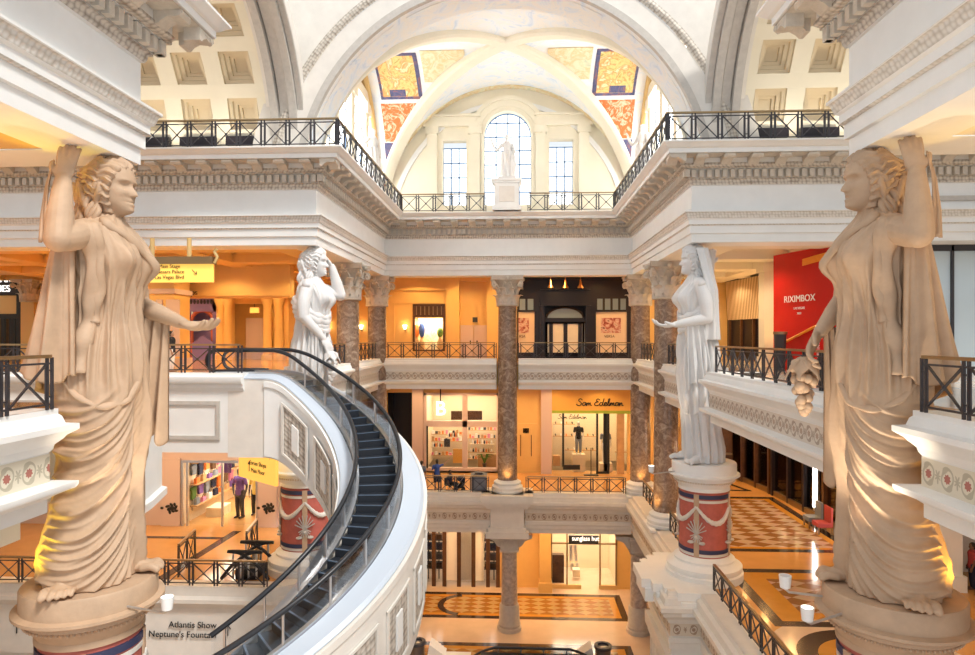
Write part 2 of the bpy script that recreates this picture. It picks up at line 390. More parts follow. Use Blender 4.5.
# ================================================================== SETTING: entablatures
def entablature(name, path, label):
    """carved attic entablature; the court lies to the left of the path"""
    body = MB().sweep(path, [(-1.25,21.75),(.0,21.75),(.0,22.08),(.07,22.10),(.07,22.42),(.14,22.44),(.14,22.62),(.20,22.66),(.26,22.86),(.32,22.90),(.32,22.96),(0,23.0),(0,23.98),(.06,24.0),
        (.06,24.05),(.08,24.20),(.16,24.24),(.16,24.56),(.34,24.58),(.34,24.62),(.46,24.74),(.46,24.98),(1.12,24.99),(1.14,25.0),(1.14,25.16),(1.20,25.18),(1.24,25.22),(1.36,25.32),(1.40,25.34),(1.40,25.40),(-1.25,25.40)])
    root = struct(name, body, M['white_plaster'], None, 30, label)
    obj('carved_molding', MB().sweep(path, [(.142,22.63),(.205,22.67),(.265,22.86),(.325,22.905)], False), M['carved_white'], root, 30)
    obj('bead_course', MB().sweep(path, [(.075,22.40),(.115,22.41),(.145,22.44)], False), M['carved_white'], root, 30)
    obj('bed_molding', MB().sweep(path, [(.062,24.0),(.09,24.06),(.11,24.17),(.165,24.22),(.165,24.235)], False), M['carved_course'], root, 30)
    obj('egg_molding', MB().sweep(path, [(.345,24.585),(.43,24.61),(.50,24.68),(.50,24.75),(.465,24.78)], False), M['carved_course'], root, 30)
    den = MB(); mod = MB(); back = MB().sweep(path, [(.165,24.245),(.175,24.245),(.175,24.56),(.165,24.57)], False)
    P = [np.array(p, float) for p in path]
    for i in range(len(P)-1):
        d = P[i+1]-P[i]; L = np.linalg.norm(d); d /= L; n = np.array((-d[1], d[0]))
        # trim or extend at corners so blocks meet at the mitre
        def turn(j):
            if j <= 0 or j >= len(P)-1: return 0
            a = P[j]-P[j-1]; b = P[j+1]-P[j]; return np.sign(a[0]*b[1]-a[1]*b[0])
        s0 = .36 if turn(i) > 0 else (-.3 if turn(i) < 0 else 0); s1 = L-(.36 if turn(i+1) > 0 else (-.3 if turn(i+1) < 0 else 0))
        k = int((s1-s0)/.30)
        for q in range(k+1):
            c = P[i]+d*(s0+(s1-s0)*(q/k))
            den.obox((*(c+n*.25), 24.40), (*d,0), (*n,0), (0,0,1), .17, .19, .29)
        s0 = 1.25 if turn(i) > 0 else (-.9 if turn(i) < 0 else .3); s1 = L-(1.25 if turn(i+1) > 0 else (-.9 if turn(i+1) < 0 else .3))
        k = max(1, int(round((s1-s0)/1.02)))
        for q in range(k+1):
            c = P[i]+d*(s0+(s1-s0)*(q/k))
            w = .19; dd = np.array((*d,0)); nn = np.array((*n,0)); zz = np.array((0,0,1.))
            # scrolled bracket: profile in the (n,z) plane
            pr = [(.46,24.98),(1.08,24.98),(1.10,24.90),(1.04,24.83),(.92,24.82),(.78,24.84),(.64,24.76),(.56,24.68),(.47,24.68)]
            vs = []
            for sgn in (-1, 1):
                for o, z in pr: vs.append(np.array((*c,0))+nn*o+zz*z+dd*sgn*w)
            m = len(pr); mod.add(vs, [tuple(range(m)), tuple(range(m,2*m))[::-1]]+[((j+1)%m,j,m+j,m+(j+1)%m) for j in range(m)])
            for sgn in (-1,1): mod.tube([np.array((*c,0))+nn*1.0+zz*24.88+dd*sgn*(w+.015)+dd*-.02, np.array((*c,0))+nn*1.0+zz*24.88+dd*sgn*(w+.015)+dd*.02], .07, 8)
    obj('dentil_course', den, M['cornice_stone'], root, 30); obj('modillion_course', mod, M['cornice_stone'], root, 30)
    sof = MB().sweep(path, [(.47,24.965),(1.10,24.965)], False); obj('cornice_soffit', sof, M['cornice_stone'], root, 30)
    obj('dentil_backing', back, M['gray_molding'], root, 30)
    return root
YA, YB, YN = 26.1, 39.6, 13.8
entablature('trim_1', [(38,YA),(HW,YA),(HW,YB),(-HW,YB),(-HW,YA),(-38,YA)], 'carved entablature running around the far side of the court')
entablature('trim_2', [(-38,YN),(-HW,YN),(-HW,1.5)][::1] if False else [(-HW,1.0),(-HW,YN),(-34,YN)][::-1], 'near left entablature block resting on a statue')
entablature('trim_3', [(34,YN),(HW,YN),(HW,1.0)][::-1], 'near right entablature block resting on a statue')

# ------------------------------------------------------------------ galleries: parapets with frieze
def fascia(name, path, zt, kind, label, fr):
    if kind == 'upper':
        pr = [(-.45,zt-1.9),(.02,zt-1.9),(.02,zt-1.66),(.10,zt-1.60),(.34,zt-1.50),(.37,zt-1.44),(.37,zt-1.38),(.04,zt-1.34),(.04,zt-.80),(.08,zt-.74),(.10,zt-.66),(.20,zt-.56),(.24,zt-.50),(.36,zt-.42),(.38,zt-.40),(.38,zt-.30),(.22,zt-.27),(.18,zt-.14),(.14,zt-.10),(.14,zt),(-.45,zt)]
        fz = [(.045,zt-1.34),(.045,zt-.82)]
    elif kind == 'plain':
        pr = [(-.6,zt-2.7),(0,zt-2.7),(0,zt-.85),(.06,zt-.8),(.22,zt-.62),(.28,zt-.56),(.28,zt-.42),(.10,zt-.34),(.06,zt),(-.6,zt)]; fz = None
    else:
        pr = [(-.6,zt-2.45),(-.05,zt-2.45),(-.05,zt-2.2),(.03,zt-2.16),(.03,zt-1.95),(.08,zt-1.9),(.08,zt-1.72),(.0,zt-1.70),(.0,zt-1.2),(.08,zt-1.16),(.12,zt-1.02),(.30,zt-.86),(.34,zt-.72),(.42,zt-.66),(.42,zt-.50),(.28,zt-.46),(.24,zt-.22),(.10,zt-.16),(.06,zt),(-.6,zt)]
        fz = [(.006,zt-1.68),(.006,zt-1.22)]
    r = struct(name, MB().sweep(path, pr), M['white_plaster' if kind == 'upper' else 'parapet_stone'], None, 30, label)
    if fz: obj('frieze_band', MB().sweep(path, fz, False), M[fr], r, 30)
    return r
ZU, ZM = 16.68, 8.51
# upper gallery, right side (X positive): path direction keeps the court on the left
UX, UY = 7.95, 40.05
fascia('trim_4', [(9.7,15.0),(UX,15.0),(UX,24.9),(9.7,24.9)], ZU, 'upper', 'white balcony parapet with carved frieze between the two right statues', 'frieze_relief')
fascia('trim_5', [(9.7,28.5),(UX,28.5),(UX,32.55)], ZU, 'upper', 'balcony parapet beside the pale statue on the far right', 'frieze_relief')
fascia('trim_6', [(UX,33.85),(UX,UY-.15)], ZU, 'upper', 'balcony parapet between the two far right columns', 'frieze_relief')
fascia('trim_7', [(UX-.05,UY),(.68,UY)], ZU, 'upper', 'back balcony parapet in front of the black shopfront', 'frieze_relief')
fascia('trim_8', [(-.68,UY),(-UX+.05,UY)], ZU, 'upper', 'back balcony parapet below the honey-coloured wall', 'frieze_relief')
fascia('trim_9', [(-UX,UY-.15),(-UX,33.85)], ZU, 'upper', 'balcony parapet between the two far left columns', 'frieze_relief')
fascia('trim_10', [(-UX,32.55),(-UX,28.5),(-9.7,28.5)], ZU, 'upper', 'balcony parapet behind the far left statue', 'frieze_relief')
fascia('trim_11', [(9.7,11.95),(UX,11.95),(UX,1.0)][::-1], ZU, 'upper', 'near right balcony parapet with red rosette frieze', 'frieze_rosette')
fascia('trim_12', [(-UX,1.0),(-UX,11.5),(-9.7,11.5)][::-1], ZU, 'upper', 'near left balcony parapet with red rosette frieze', 'frieze_rosette')
# plain curved end parapet behind the near left statue
pe = [(-13,18.6),(-9.7,18.5),(-9.25,17.0),(-8.9,15.2),(-9.4,14.6)][::1]
r = struct('trim_13', MB().sweep(pe[:-1], [(-.35,13.4),(.12,13.4),(.12,13.6),(0,13.66),(0,15.6),(.14,15.7),(.14,16.0),(-.35,16.05)][::1]), M['white_plaster'], None, 30, 'plain white stair landing parapet behind the near left statue')
# middle gallery edges
fascia('trim_14', [(7.5,YB),(1.05,YB)], ZM, 'middle', 'middle gallery edge right of the centre column', 'frieze_brown')
fascia('trim_15', [(-1.05,YB),(-7.5,YB)], ZM, 'middle', 'middle gallery edge left of the centre column', 'frieze_brown')
fascia('trim_16', [(7.5,1.0),(7.5,24.6),(6.35,24.6),(6.35,28.6),(7.5,28.6),(7.5,YB)], ZM, 'middle', 'stepped marble ledge of the middle gallery on the right', 'frieze_brown')
fascia('trim_17', [(-7.5,YB),(-7.5,28.6),(-6.6,28.6),(-6.6,25.0),(-7.5,24.9),(-8.6,24.2),(-40,24.2)], ZM, 'plain', 'middle gallery edge with lettering on the left', 'parapet_stone')
# stepped block over the centre column of the ground floor
b = MB()
for x, f, z0, z1 in ((1.55,.85,8.05,8.51),(1.4,.7,7.85,8.05),(1.25,.55,7.65,7.85),(1.02,.32,6.5,7.65),(1.15,.42,6.25,6.5),(1.3,.5,5.85,6.25)): b.box(-x, YB-f, z0, x, YB+1.4, z1)
struct('trim_18', b, M['parapet_stone'], None, 30, 'stepped marble block above the centre ground floor column')
PYF0 = 26.65
# stepped mouldings of the corner block under the pale right statue, fluted pier below
b = MB()
for k, (e, z0, z1) in enumerate(((.0,8.2,8.53),(-.12,7.7,8.2))):
    for i, (x, d) in enumerate(((5.50,.95),(5.85,1.4),(6.2,1.85),(6.58,2.3))): b.box(x-e, PYF0-d-e*-1, z0-.002*i, 8.0+.01*i, PYF0+d+e*1, z1-.002*i)
struct('trim_19', b, M['white_plaster'], None, 30, 'stepped corner ledge projecting under the pale right statue')
b = MB()
b.box(6.5,24.8,0,8.2,28.4,6.1)
for k in range(8):
    y = 25.05+k*.45; b.box(6.38,y,1.0,6.5,y+.26,5.3)
for k in range(4):
    x = 6.6+k*.4; b.box(x,24.68,1.0,x+.24,24.8,5.3)
b.box(6.3,24.6,5.3,8.2,28.6,5.6); b.box(6.2,24.5,5.6,8.2,28.7,6.1); b.box(6.3,24.6,0,8.2,28.6,1.0)
struct('trim_20', b, M['parapet_stone'], None, 30, 'fluted ground floor pier under the projecting corner')

# ------------------------------------------------------------------ floors and ceilings
def slab(name, polys, z0, z1, mat, label, sm=30):
    b = MB()
    for p in polys: b.prism(p, z0, z1)
    return struct(name, b, M[mat], None, sm, label)
R4 = lambda x0,y0,x1,y1: [(x0,y0),(x1,y0),(x1,y1),(x0,y1)]
# upper gallery
slab('floor_1', [R4(8.39,0,34,11.9),R4(9.8,11.9,34,15.0),R4(8.39,15.0,34,24.9),R4(9.8,24.9,34,28.5),R4(8.39,28.5,34,47)], 16.2, 16.5, 'floor_pale', 'upper gallery floor on the right')
slab('floor_2', [R4(-34,0,-8.39,11.45),R4(-34,11.45,-9.8,14.4),R4(-34,21.3,-9.3,25.0),R4(-34,25.0,-9.8,28.5),R4(-34,28.5,-8.39,47)], 16.2, 16.5, 'floor_tan', 'upper gallery floor on the left')
slab('floor_3', [R4(-8.38,40.49,8.38,47)], 16.2, 16.5, 'floor_tan', 'upper gallery floor at the back')
# middle gallery
slab('floor_4', [R4(8.05,0,34,47)], 8.1, 8.4, 'floor_tan', 'polished middle gallery floor on the right')
slab('floor_5', [R4(-40,24.7,-8.0,47)], 8.1, 8.4, 'floor_tan', 'polished middle gallery floor on the left')
slab('floor_6', [R4(-8.0,40.1,8.05,47)], 8.1, 8.4, 'floor_tan', 'middle gallery floor at the back')
slab('floor_7', [R4(-40,0,-7.0,14.6)], 8.1, 8.4, 'floor_tan', 'middle gallery floor under the near left statue')
slab('floor_8', [R4(-42,-2,42,52)], -.3, 0, 'floor_pale', 'pale polished ground floor')
slab('ceiling_1', [R4(8.39,0,34,11.9),R4(9.8,11.9,34,15.0),R4(8.39,15.0,34,24.9),R4(9.8,24.9,34,28.5),R4(8.39,28.5,34,47)], 14.8, 16.19, 'cream_plaster', 'ceiling of the right middle gallery')
slab('ceiling_2', [R4(-34,0,-8.39,11.45),R4(-34,11.45,-9.8,14.4),R4(-34,21.3,-9.3,25.0),R4(-34,25.0,-9.8,28.5),R4(-34,28.5,-8.39,47)], 14.3, 16.19, 'cream_plaster', 'ceiling of the left middle gallery')
slab('ceiling_3', [R4(-8.38,40.49,8.38,47)], 14.8, 16.19, 'honey_plaster', 'ceiling of the back middle gallery')
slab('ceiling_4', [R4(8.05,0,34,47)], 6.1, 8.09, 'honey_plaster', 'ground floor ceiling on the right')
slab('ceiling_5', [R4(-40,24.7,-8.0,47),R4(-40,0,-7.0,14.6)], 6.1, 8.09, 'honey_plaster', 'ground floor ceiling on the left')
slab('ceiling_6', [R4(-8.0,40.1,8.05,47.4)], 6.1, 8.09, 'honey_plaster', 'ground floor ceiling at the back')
def coffer_ceiling(name, x0, y0, x1, y1, mat, label, nx, ny, zt=22.6):
    b = MB(); b.box(x0, y0, zt, x1, y1, zt+.3); bw = .55
    for i in range(nx+1):
        x = x0+(x1-x0)*i/nx; b.box(x-bw, y0-bw, 21.77, x+bw, y1+bw, zt); b.box(x-bw-.22, y0, 22.2, x+bw+.22, y1, zt)
    for j in range(ny+1):
        y = y0+(y1-y0)*j/ny; b.box(x0-bw, y-bw, 21.772, x1+bw, y+bw, zt); b.box(x0, y-bw-.22, 22.2, x1, y+bw+.22, zt)
    return struct(name, b, M[mat], None, 30, label)
coffer_ceiling('ceiling_7', -34, 1, -9.335, 12.0, 'honey_plaster', 'coffered ceiling over the near left gallery', 6, 3)
coffer_ceiling('ceiling_8', 9.335, 1, 34, 12.0, 'cream_plaster', 'coffered ceiling over the near right gallery', 6, 3)
coffer_ceiling('ceiling_9', -34, 27.9, -9.335, 47, 'honey_plaster', 'coffered ceiling over the far left hall', 5, 4)
coffer_ceiling('ceiling_10', 9.335, 27.9, 34, 47, 'cream_plaster', 'coffered ceiling over the far right gallery', 5, 4)
slab('ceiling_11', [R4(-8.9,40.8,8.9,47)], 22.3, 22.6, 'honey_plaster', 'ceiling over the back upper gallery')

# mosaics inlaid in the floors
def inlay(name, z, rects, rings, mats):
    r = None
    b = MB()
    return r
def rect_ring(b, x0, y0, x1, y1, w, z0, z1):
    b.box(x0,y0,z0,x1,y0+w,z1); b.box(x0,y1-w,z0,x1,y1,z1); b.box(x0,y0+w,z0,x0+w,y1-w,z1); b.box(x1-w,y0+w,z0,x1,y1-w,z1)
def ringz(b, cx, cy, r0, r1, z0, z1, a0=0, a1=2*PI, n=48):
    a = np.linspace(a0, a1, n)
    P = np.array([[(cx+r*math.cos(t), cy+r*math.sin(t), z) for t in a] for r, z in ((r0,z0),(r0,z1),(r1,z1),(r1,z0))]); b.grid(P)
def mosaic(name, x0, y0, x1, y1, z, label, check, circ=None, w=.38, gold=.9):
    r = struct(name, MB().box(x0,y0,z,x1,y1,z+.004), M['floor_gold'], None, 0, label)
    b = MB(); rect_ring(b, x0, y0, x1, y1, w, z+.002, z+.008); 
    if circ:
        for cx, cy, rr, a0, a1 in circ: ringz(b, cx, cy, rr, rr+.4, z+.004, z+.014, a0, a1)
    obj('dark_border', b, M['floor_dark'], r, 0)
    obj('checker_field', MB().box(x0+w+gold,y0+w+gold*.8,z+.003,x1-w-gold,y1-w-gold*.8,z+.009), M[check], r, 0)
mosaic('floor_9', 9.2, 29.6, 15.9, 39.7, 8.4, 'far mosaic panel of pale diamonds on the right middle floor', 'mosaic_tan', None, .4, .35)
mosaic('floor_10', 9.2, 22.0, 15.6, 27.4, 8.4, 'near mosaic panel of pale diamonds on the right middle floor', 'mosaic_tan', None, .4, .9)
mosaic('floor_11', -8.6, 41.5, 7.7, 45.7, 0, 'ground floor mosaic with dark arcs between columns', 'mosaic_gold', [(-3.0,43.6,1.35,PI*.55,PI*1.45)], .42, .45)
mosaic('floor_12', -8.6, 30.5, 7.2, 38.2, 0, 'ground floor mosaic at the foot of the frame', 'mosaic_gold', None, .42, .45)
b = MB().lathe([(2.9,8.402),(2.9,8.406)],11.2,19.7,48)
r = struct('floor_13', b, M['floor_pale'], None, 0, 'round pale floor motif beside the near right pedestal')
b = MB(); ringz(b,11.2,19.7,1.5,2.1,8.404,8.412); obj('dark_ring', b, M['floor_dark'], r, 0)
obj('gold_disc', MB().lathe([(1.5,8.405),(1.5,8.41)],11.2,19.7,40), M['floor_gold'], r, 0)
b = MB(); b.box(9.3,41.2,8.4,15.2,41.5,8.41); b.box(9.3,43.2,8.4,14.5,43.5,8.41); b.prism([(14.9,41.2),(15.2,41.2),(14.5,43.5),(14.2,43.5)],8.4,8.41)
struct('floor_14', b, M['floor_dark'], None, 0, 'dark inlaid strip at the far end of the right middle floor')
b = MB(); b.box(-18,30.2,8.4,-13.4,30.5,8.41); b.prism([(-13.7,25),(-13.3,25),(-13.0,31.5),(-13.4,31.5)],8.4,8.41)
struct('floor_15', b, M['floor_dark'], None, 0, 'dark inlaid strip in front of the bright shop')

# ------------------------------------------------------------------ attic terrace, vaults
slab('floor_16', [R4(-38,27.35,38,29.0),R4(-38,29.0,-8.7,46),R4(8.7,29.0,38,46)] if False else [R4(-38,YA+1.25,-HW-1.25,28.6),R4(HW+1.25,YA+1.25,38,28.6),R4(-10.5,28.6,-HW-1.25,41),R4(HW+1.25,28.6,10.5,41),R4(-10.5,YB+1.25,10.5,42)], 25.1, 25.38, 'white_plaster', 'attic terrace floor')
def coffer_vault(name, x0, x1, label, cols):
    """barrel vault across the side arm with stepped coffers"""
    Y0, R, Z0 = 20.0, 6.6, 25.4
    def pt(x, a, r): return (x, Y0+r*math.cos(a), Z0+r*math.sin(a))
    b = MB(); ins = MB()
    da = math.radians(15.4); a_c = [math.radians(q) for q in (16, 31.4, 46.8, 62.2, 77.6)]; ha = math.radians(5.3); hx = .62
    xs = sorted(set([x0, x1]+[c+s*hx for c in cols for s in (-1,1)]))
    an = [math.radians(-4)]+[a+s*ha for a in a_c for s in (-1,1)]+[math.radians(100)]
    for i in range(len(xs)-1):
        for j in range(len(an)-1):
            hole = any(abs((xs[i]+xs[i+1])/2-c) < hx*.9 for c in cols) and any(abs((an[j]+an[j+1])/2-a) < ha*.9 for a in a_c)
            if not hole:
                k = max(2, int((an[j+1]-an[j])/.05)); aa = np.linspace(an[j], an[j+1], k)
                b.grid(np.array([[pt(x, a, R) for a in aa] for x in (xs[i], xs[i+1])]))
    for c in cols:
        for a in a_c:
            steps = [(1.0,R),(1.0,R+.16),(.80,R+.17),(.80,R+.34),(.58,R+.35),(.58,R+.5),(.40,R+.51),(.40,R+.62)]
            loops = []
            for f, r in steps:
                loops.append([pt(c-hx*f,a-ha*f,r),pt(c+hx*f,a-ha*f,r),pt(c+hx*f,a+ha*f,r),pt(c-hx*f,a+ha*f,r)])
            ins.grid(np.array(loops[:4]), cv=True)
            ins.grid(np.array(loops[3:]), cv=True); n = len(ins.v); ins.f.append((n-4,n-3,n-2,n-1))
    r = struct(name, b, M['cream_plaster'], None, 30, label); obj('coffers', ins, M['coffer_tan'], r, 20)
    # back of the vault closed by a wall behind so no light leaks through the coffers
    aa = np.linspace(math.radians(-4), math.radians(100), 24)
    obj('vault_shell', MB().sheet(np.array([[pt(x,a,R+.75) for a in aa] for x in (x0,x1)]), np.array([[pt(x,a,R+.95) for a in aa] for x in (x0,x1)])), M['cream_plaster'], r, 30)
    # row of dark vent openings at the foot of the vault
    v = MB()
    for c in cols: v.box(c-.75, 26.3, 25.95, c+.75, 26.5, 26.3)
    obj('vent_opening', v, M['storefront_black'], r, 0)
    s = 1 if x1 > 0 else -1; xe = x0 if s > 0 else x1     # inner end towards the court
    rib = MB(); aa = np.linspace(math.radians(-2), math.radians(92), 40)
    for dx, w, h, in ((.05,.30,.38),(.42,.34,.20),(.80,.30,.30),(1.12,.22,.12)):
        xa, xb = xe-s*dx, xe-s*(dx+w)
        rib.sheet(np.array([[pt(x,a,R-h) for a in aa] for x in (xa,xb)]), np.array([[pt(x,a,R+.3) for a in aa] for x in (xa,xb)]))
    obj('arch_molding', rib, M['gray_molding'], r, 30)
    xa, xb = xe+.2*s, xe-s*1.36
    obj('arch_band', MB().sheet(np.array([[pt(x,a,R-.05) for a in aa] for x in (xa,xb)]), np.array([[pt(x,a,R+.4) for a in aa] for x in (xa,xb)])), M['parapet_stone'], r, 30)
coffer_vault('ceiling_12', -36, -9.45, 'coffered barrel vault over the left arm', [-10.65-1.95*k for k in range(7)])
coffer_vault('ceiling_13', 9.45, 36, 'coffered barrel vault over the right arm', [10.65+1.95*k for k in range(7)])

# great arch into the choir
AR, AZ = 8.2, 24.0
def arc(r, y, a): return (r*math.cos(a), y, AZ+r*math.sin(a))
aa = np.linspace(math.radians(9), math.radians(171), 90)
b = MB().sheet(np.array([[arc(AR,y,a) for a in aa] for y in (26.3,28.1)]), np.array([[arc(AR+.5,y,a) for a in aa] for y in (26.3,28.1)]))
r = struct('trim_21', b, M['fresco_sky'], None, 30, 'great arch in front of the painted vault')
def ring_front(r0, r1, y0, y1):
    q = MB(); q.grid(np.array([[arc(rr,yy,a) for a in aa] for rr, yy in ((r0,y1),(r0,y0),(r1,y0),(r1,y1))])); return q
obj('arch_roll', ring_front(AR-.02,AR+.26,26.12,26.35), M['gray_molding'], r, 30)
obj('arch_face', ring_front(AR+.26,AR+1.0,26.2,26.35), M['parapet_stone'], r, 30)
q = MB(); L = 0
P = np.array([[arc(rr,yy,a) for a in aa] for rr, yy in ((AR+1.0,26.18),(AR+1.18,26.10),(AR+1.36,26.18))]); U = np.array([[(a*9.3,w) for a in aa] for w in (0,.2,.4)])
q.grid(P, uv=U); obj('egg_ornament', q, M['carved_course'], r, 30)
obj('arch_outer_face', ring_front(AR+1.36,AR+2.2,26.22,26.35), M['parapet_stone'], r, 30)
# coffer-like painted panels on the arch soffit
q = MB()
for k in range(7):
    a0 = math.radians(18+k*21); a1 = a0+math.radians(17); ab = np.linspace(a0,a1,8)
    q.sheet(np.array([[arc(AR-.02,y,a) for a in ab] for y in (26.65,27.75)]), np.array([[arc(AR+.05,y,a) for a in ab] for y in (26.65,27.75)]))
obj('painted_panel', q, M['fresco_sky'], r, 30)
# spandrels beside the arch with a red panel, carried up
for sgn, nm, lb in ((-1,'wall_spandrel_left','pale spandrel left of the great arch'),(1,'wall_spandrel_right','pale spandrel right of the great arch')):
    an = np.linspace(math.radians(9), math.radians(90), 30); top = []; bot = []
    for a in an:
        x, _, z = arc(AR+2.1,26.3,a); bot.append((sgn*min(x,9.6),26.3,z))
        top.append((sgn*min(9.6,9.6),26.3,z) if math.degrees(a) < 60 else (sgn*min(9.6,9.6),26.3,max(z,37)))
    P = np.array([bot, [(sgn*9.6,26.3,max(25.2,p[2])) for p in bot], ])
    Q = P.copy(); Q[:,:,1] += .25
    w = struct(nm, MB().sheet(P,Q).box(sgn*8.2,26.3,25.2,sgn*9.6,26.55,27), M['parapet_stone'], None, 30, lb)
    obj('red_panel', MB().prism_xz([(sgn*8.1,32.15),(sgn*9.1,32.15),(sgn*9.1,33.6),(sgn*7.2,33.6)],26.2,26.32), M['fresco_red'], w, 0)

# groin vault over the choir
VX, VY, VZ, VC = 8.2, 6.4, 9.6, 34.4
n = 81; ts = np.linspace(-PI/2, PI/2, n)
def vz(tx, ty, inset=0): return AZ+(VZ-inset)*max(math.cos(tx), math.cos(ty))
P = np.array([[(VX*math.sin(a), VC+VY*math.sin(c), vz(a,c)) for c in ts] for a in ts])
Q = P.copy(); Q[:,:,2] += .25
r = struct('ceiling_14', MB().sheet(P,Q), M['fresco_sky'], None, 25, 'painted groin vault over the far choir')
rib = MB()
for s1, s2 in ((1,1),(1,-1)):
    tt = np.linspace(-PI/2, PI/2, 61); c = np.array([(s1*VX*math.sin(t), VC+s2*VY*math.sin(t), AZ+(VZ-.12)*math.cos(t)) for t in tt])
    side = np.array((s2*VY, -s1*VX, 0.)); side /= np.linalg.norm(side)
    P = np.array([c-side*.42, c-side*.30+(0,0,-.12), c+side*.30+(0,0,-.12), c+side*.42]); Q = P+np.array((0,0,.3)); rib.sheet(P,Q)
obj('vault_rib', rib, M['cream_plaster'], r, 30)
def web(name, mat, tx0, tx1f, ty0, ty1, sx, off=.06, k=12):
    """painted panel on a side web: from tx0 (edge) to tx1f(ty), between ty0 and ty1"""
    P = []
    for ty in np.linspace(ty0, ty1, k):
        e = tx1f(ty); P.append([(sx*VX*math.sin(t), VC+VY*math.sin(ty), AZ+(VZ-off)*math.cos(ty)) for t in np.linspace(tx0, e, k)])
    P = np.array(P); Q = P.copy(); Q[:,:,2] += .04
    obj(name, MB().sheet(P,Q), M[mat], r, 25)
for sx in (-1,1):
    for sy in (1,-1):
        g = lambda ty, m=.06: min(1.3, abs(ty)+m)
        web('yellow_fresco', 'fresco_yellow', 1.08, lambda ty: .68, sy*.16, sy*.56, sx)
        web('green_frame', 'fresco_navy', 1.12, lambda ty: .645, sy*.13, sy*.585, sx, .04)
        web('red_fresco', 'fresco_red', 1.14, lambda ty: abs(ty)+.06, sy*.62, sy*.90, sx)
        web('navy_fresco', 'fresco_navy', 1.16, lambda ty: abs(ty)+.05, sy*.91, sy*1.04, sx)
        web('pale_fresco', 'fresco_green', .61, lambda ty: max(.28,abs(ty)+.10), sy*.10, sy*.44, sx)
    web('dark_medallion', 'fresco_navy', .98, lambda ty: .80, .50, .555, sx, .09)
# painted band of the back web, following the lunette
for a0, a1, mt, nm in ((-.95,.95,'fresco_green','band_fresco'),(-1.28,-1.0,'fresco_red','red_band'),(1.0,1.28,'fresco_red','red_band')):
    tt = np.linspace(a0,a1,40)
    P = np.array([[(VX*math.sin(t), VC+VY*math.sin(e), AZ+(VZ-.05)*math.cos(t)) for t in tt] for e in (1.12,1.40)]); Q = P.copy(); Q[:,:,2] += .04
    obj(nm, MB().sheet(P,Q), M[mt], r, 25)
# back lunette wall with three windows
YW = 40.85
def lunette_wall():
    import itertools
    b = MB()
    xs = np.unique(np.concatenate([np.linspace(-8.2,8.2,83),[-1.48,1.48,-4.1,-2.6,2.6,4.1]]))
    def top(x): return AZ+VZ*math.sqrt(max(0,1-(x/8.2)**2))+.1
    def holes(x):
        if abs(x) < 1.48: return (26.3, 30.7+math.sqrt(max(0,1.48**2-x*x)))
        if 2.6 < abs(x) < 4.1: return (26.3, 30.4)
        return None
    for a, c in zip(xs, xs[1:]):
        m = (a+c)/2; h = holes(m); ta, tc = top(a), top(c)
        if h is None: b.add([(a,YW,25.2),(c,YW,25.2),(c,YW,tc),(a,YW,ta)],[(0,1,2,3)])
        else:
            b.add([(a,YW,25.2),(c,YW,25.2),(c,YW,h[0]),(a,YW,h[0])],[(0,1,2,3)])
            ha = holes(a+1e-4*(m-a))or h; hc = holes(c-1e-4*(c-m)) or h
            b.add([(a,YW,ha[1]),(c,YW,hc[1]),(c,YW,tc),(a,YW,ta)],[(0,1,2,3)])
            b.add([(a,YW,ha[1]),(c,YW,hc[1]),(c,YW+.6,hc[1]),(a,YW+.6,ha[1])],[(0,1,2,3)])
    for x in (-1.48,1.48): b.add([(x,YW,26.3),(x,YW+.6,26.3),(x,YW+.6,30.7),(x,YW,30.7)],[(0,1,2,3)])
    for x in (-4.1,-2.6,2.6,4.1): b.add([(x,YW,26.3),(x,YW+.6,26.3),(x,YW+.6,30.4),(x,YW,30.4)],[(0,1,2,3)])
    w = struct('wall_back', b, M['cream_plaster'], None, 30, 'cream lunette wall with three windows')
    t = MB()
    for x in (-4.75,-2.05,2.05,4.75): t.box(x-.32,YW-.22,25.3,x+.32,YW,30.9); t.box(x-.40,YW-.3,30.75,x+.40,YW,31.2)
    for s in (-1,1): t.box(s*1.75,YW-.32,31.2,s*5.3,YW,31.45); t.box(s*1.75,YW-.25,31.45,s*5.3,YW,31.8); t.box(s*1.7,YW-.42,31.8,s*5.4,YW,31.95)
    obj('window_surround', t, M['cream_plaster'], w, 30)
    q = MB(); an = np.linspace(0,PI,40)
    for r0, r1, d in ((1.48,1.75,.12),(1.75,2.15,.2),(2.15,2.4,.28)):
        q.grid(np.array([[(rr*math.cos(t_),yy,30.7+rr*math.sin(t_)) for t_ in an] for rr,yy in ((r0,YW),(r0,YW-d),(r1,YW-d),(r1,YW))]))
    for s in (-1,1): q.box(s*1.48,YW-.12,25.3,s*1.7,YW,30.7)
    obj('arch_surround', q, M['cream_plaster'], w, 30)
    q = MB(); an = np.linspace(.12,PI-.12,60)
    q.sheet(np.array([[(7.3*math.cos(t_),YW-d,AZ+.2+8.3*math.sin(t_)) for t_ in an] for d in (0,.1)]), np.array([[(7.6*math.cos(t_),YW-d,AZ+.2+8.6*math.sin(t_)) for t_ in an] for d in (0,.1)]))
    obj('lunette_molding', q, M['white_plaster'], w, 30)
lunette_wall()
simple('blue_mullion', (.08,.20,.42), .5)
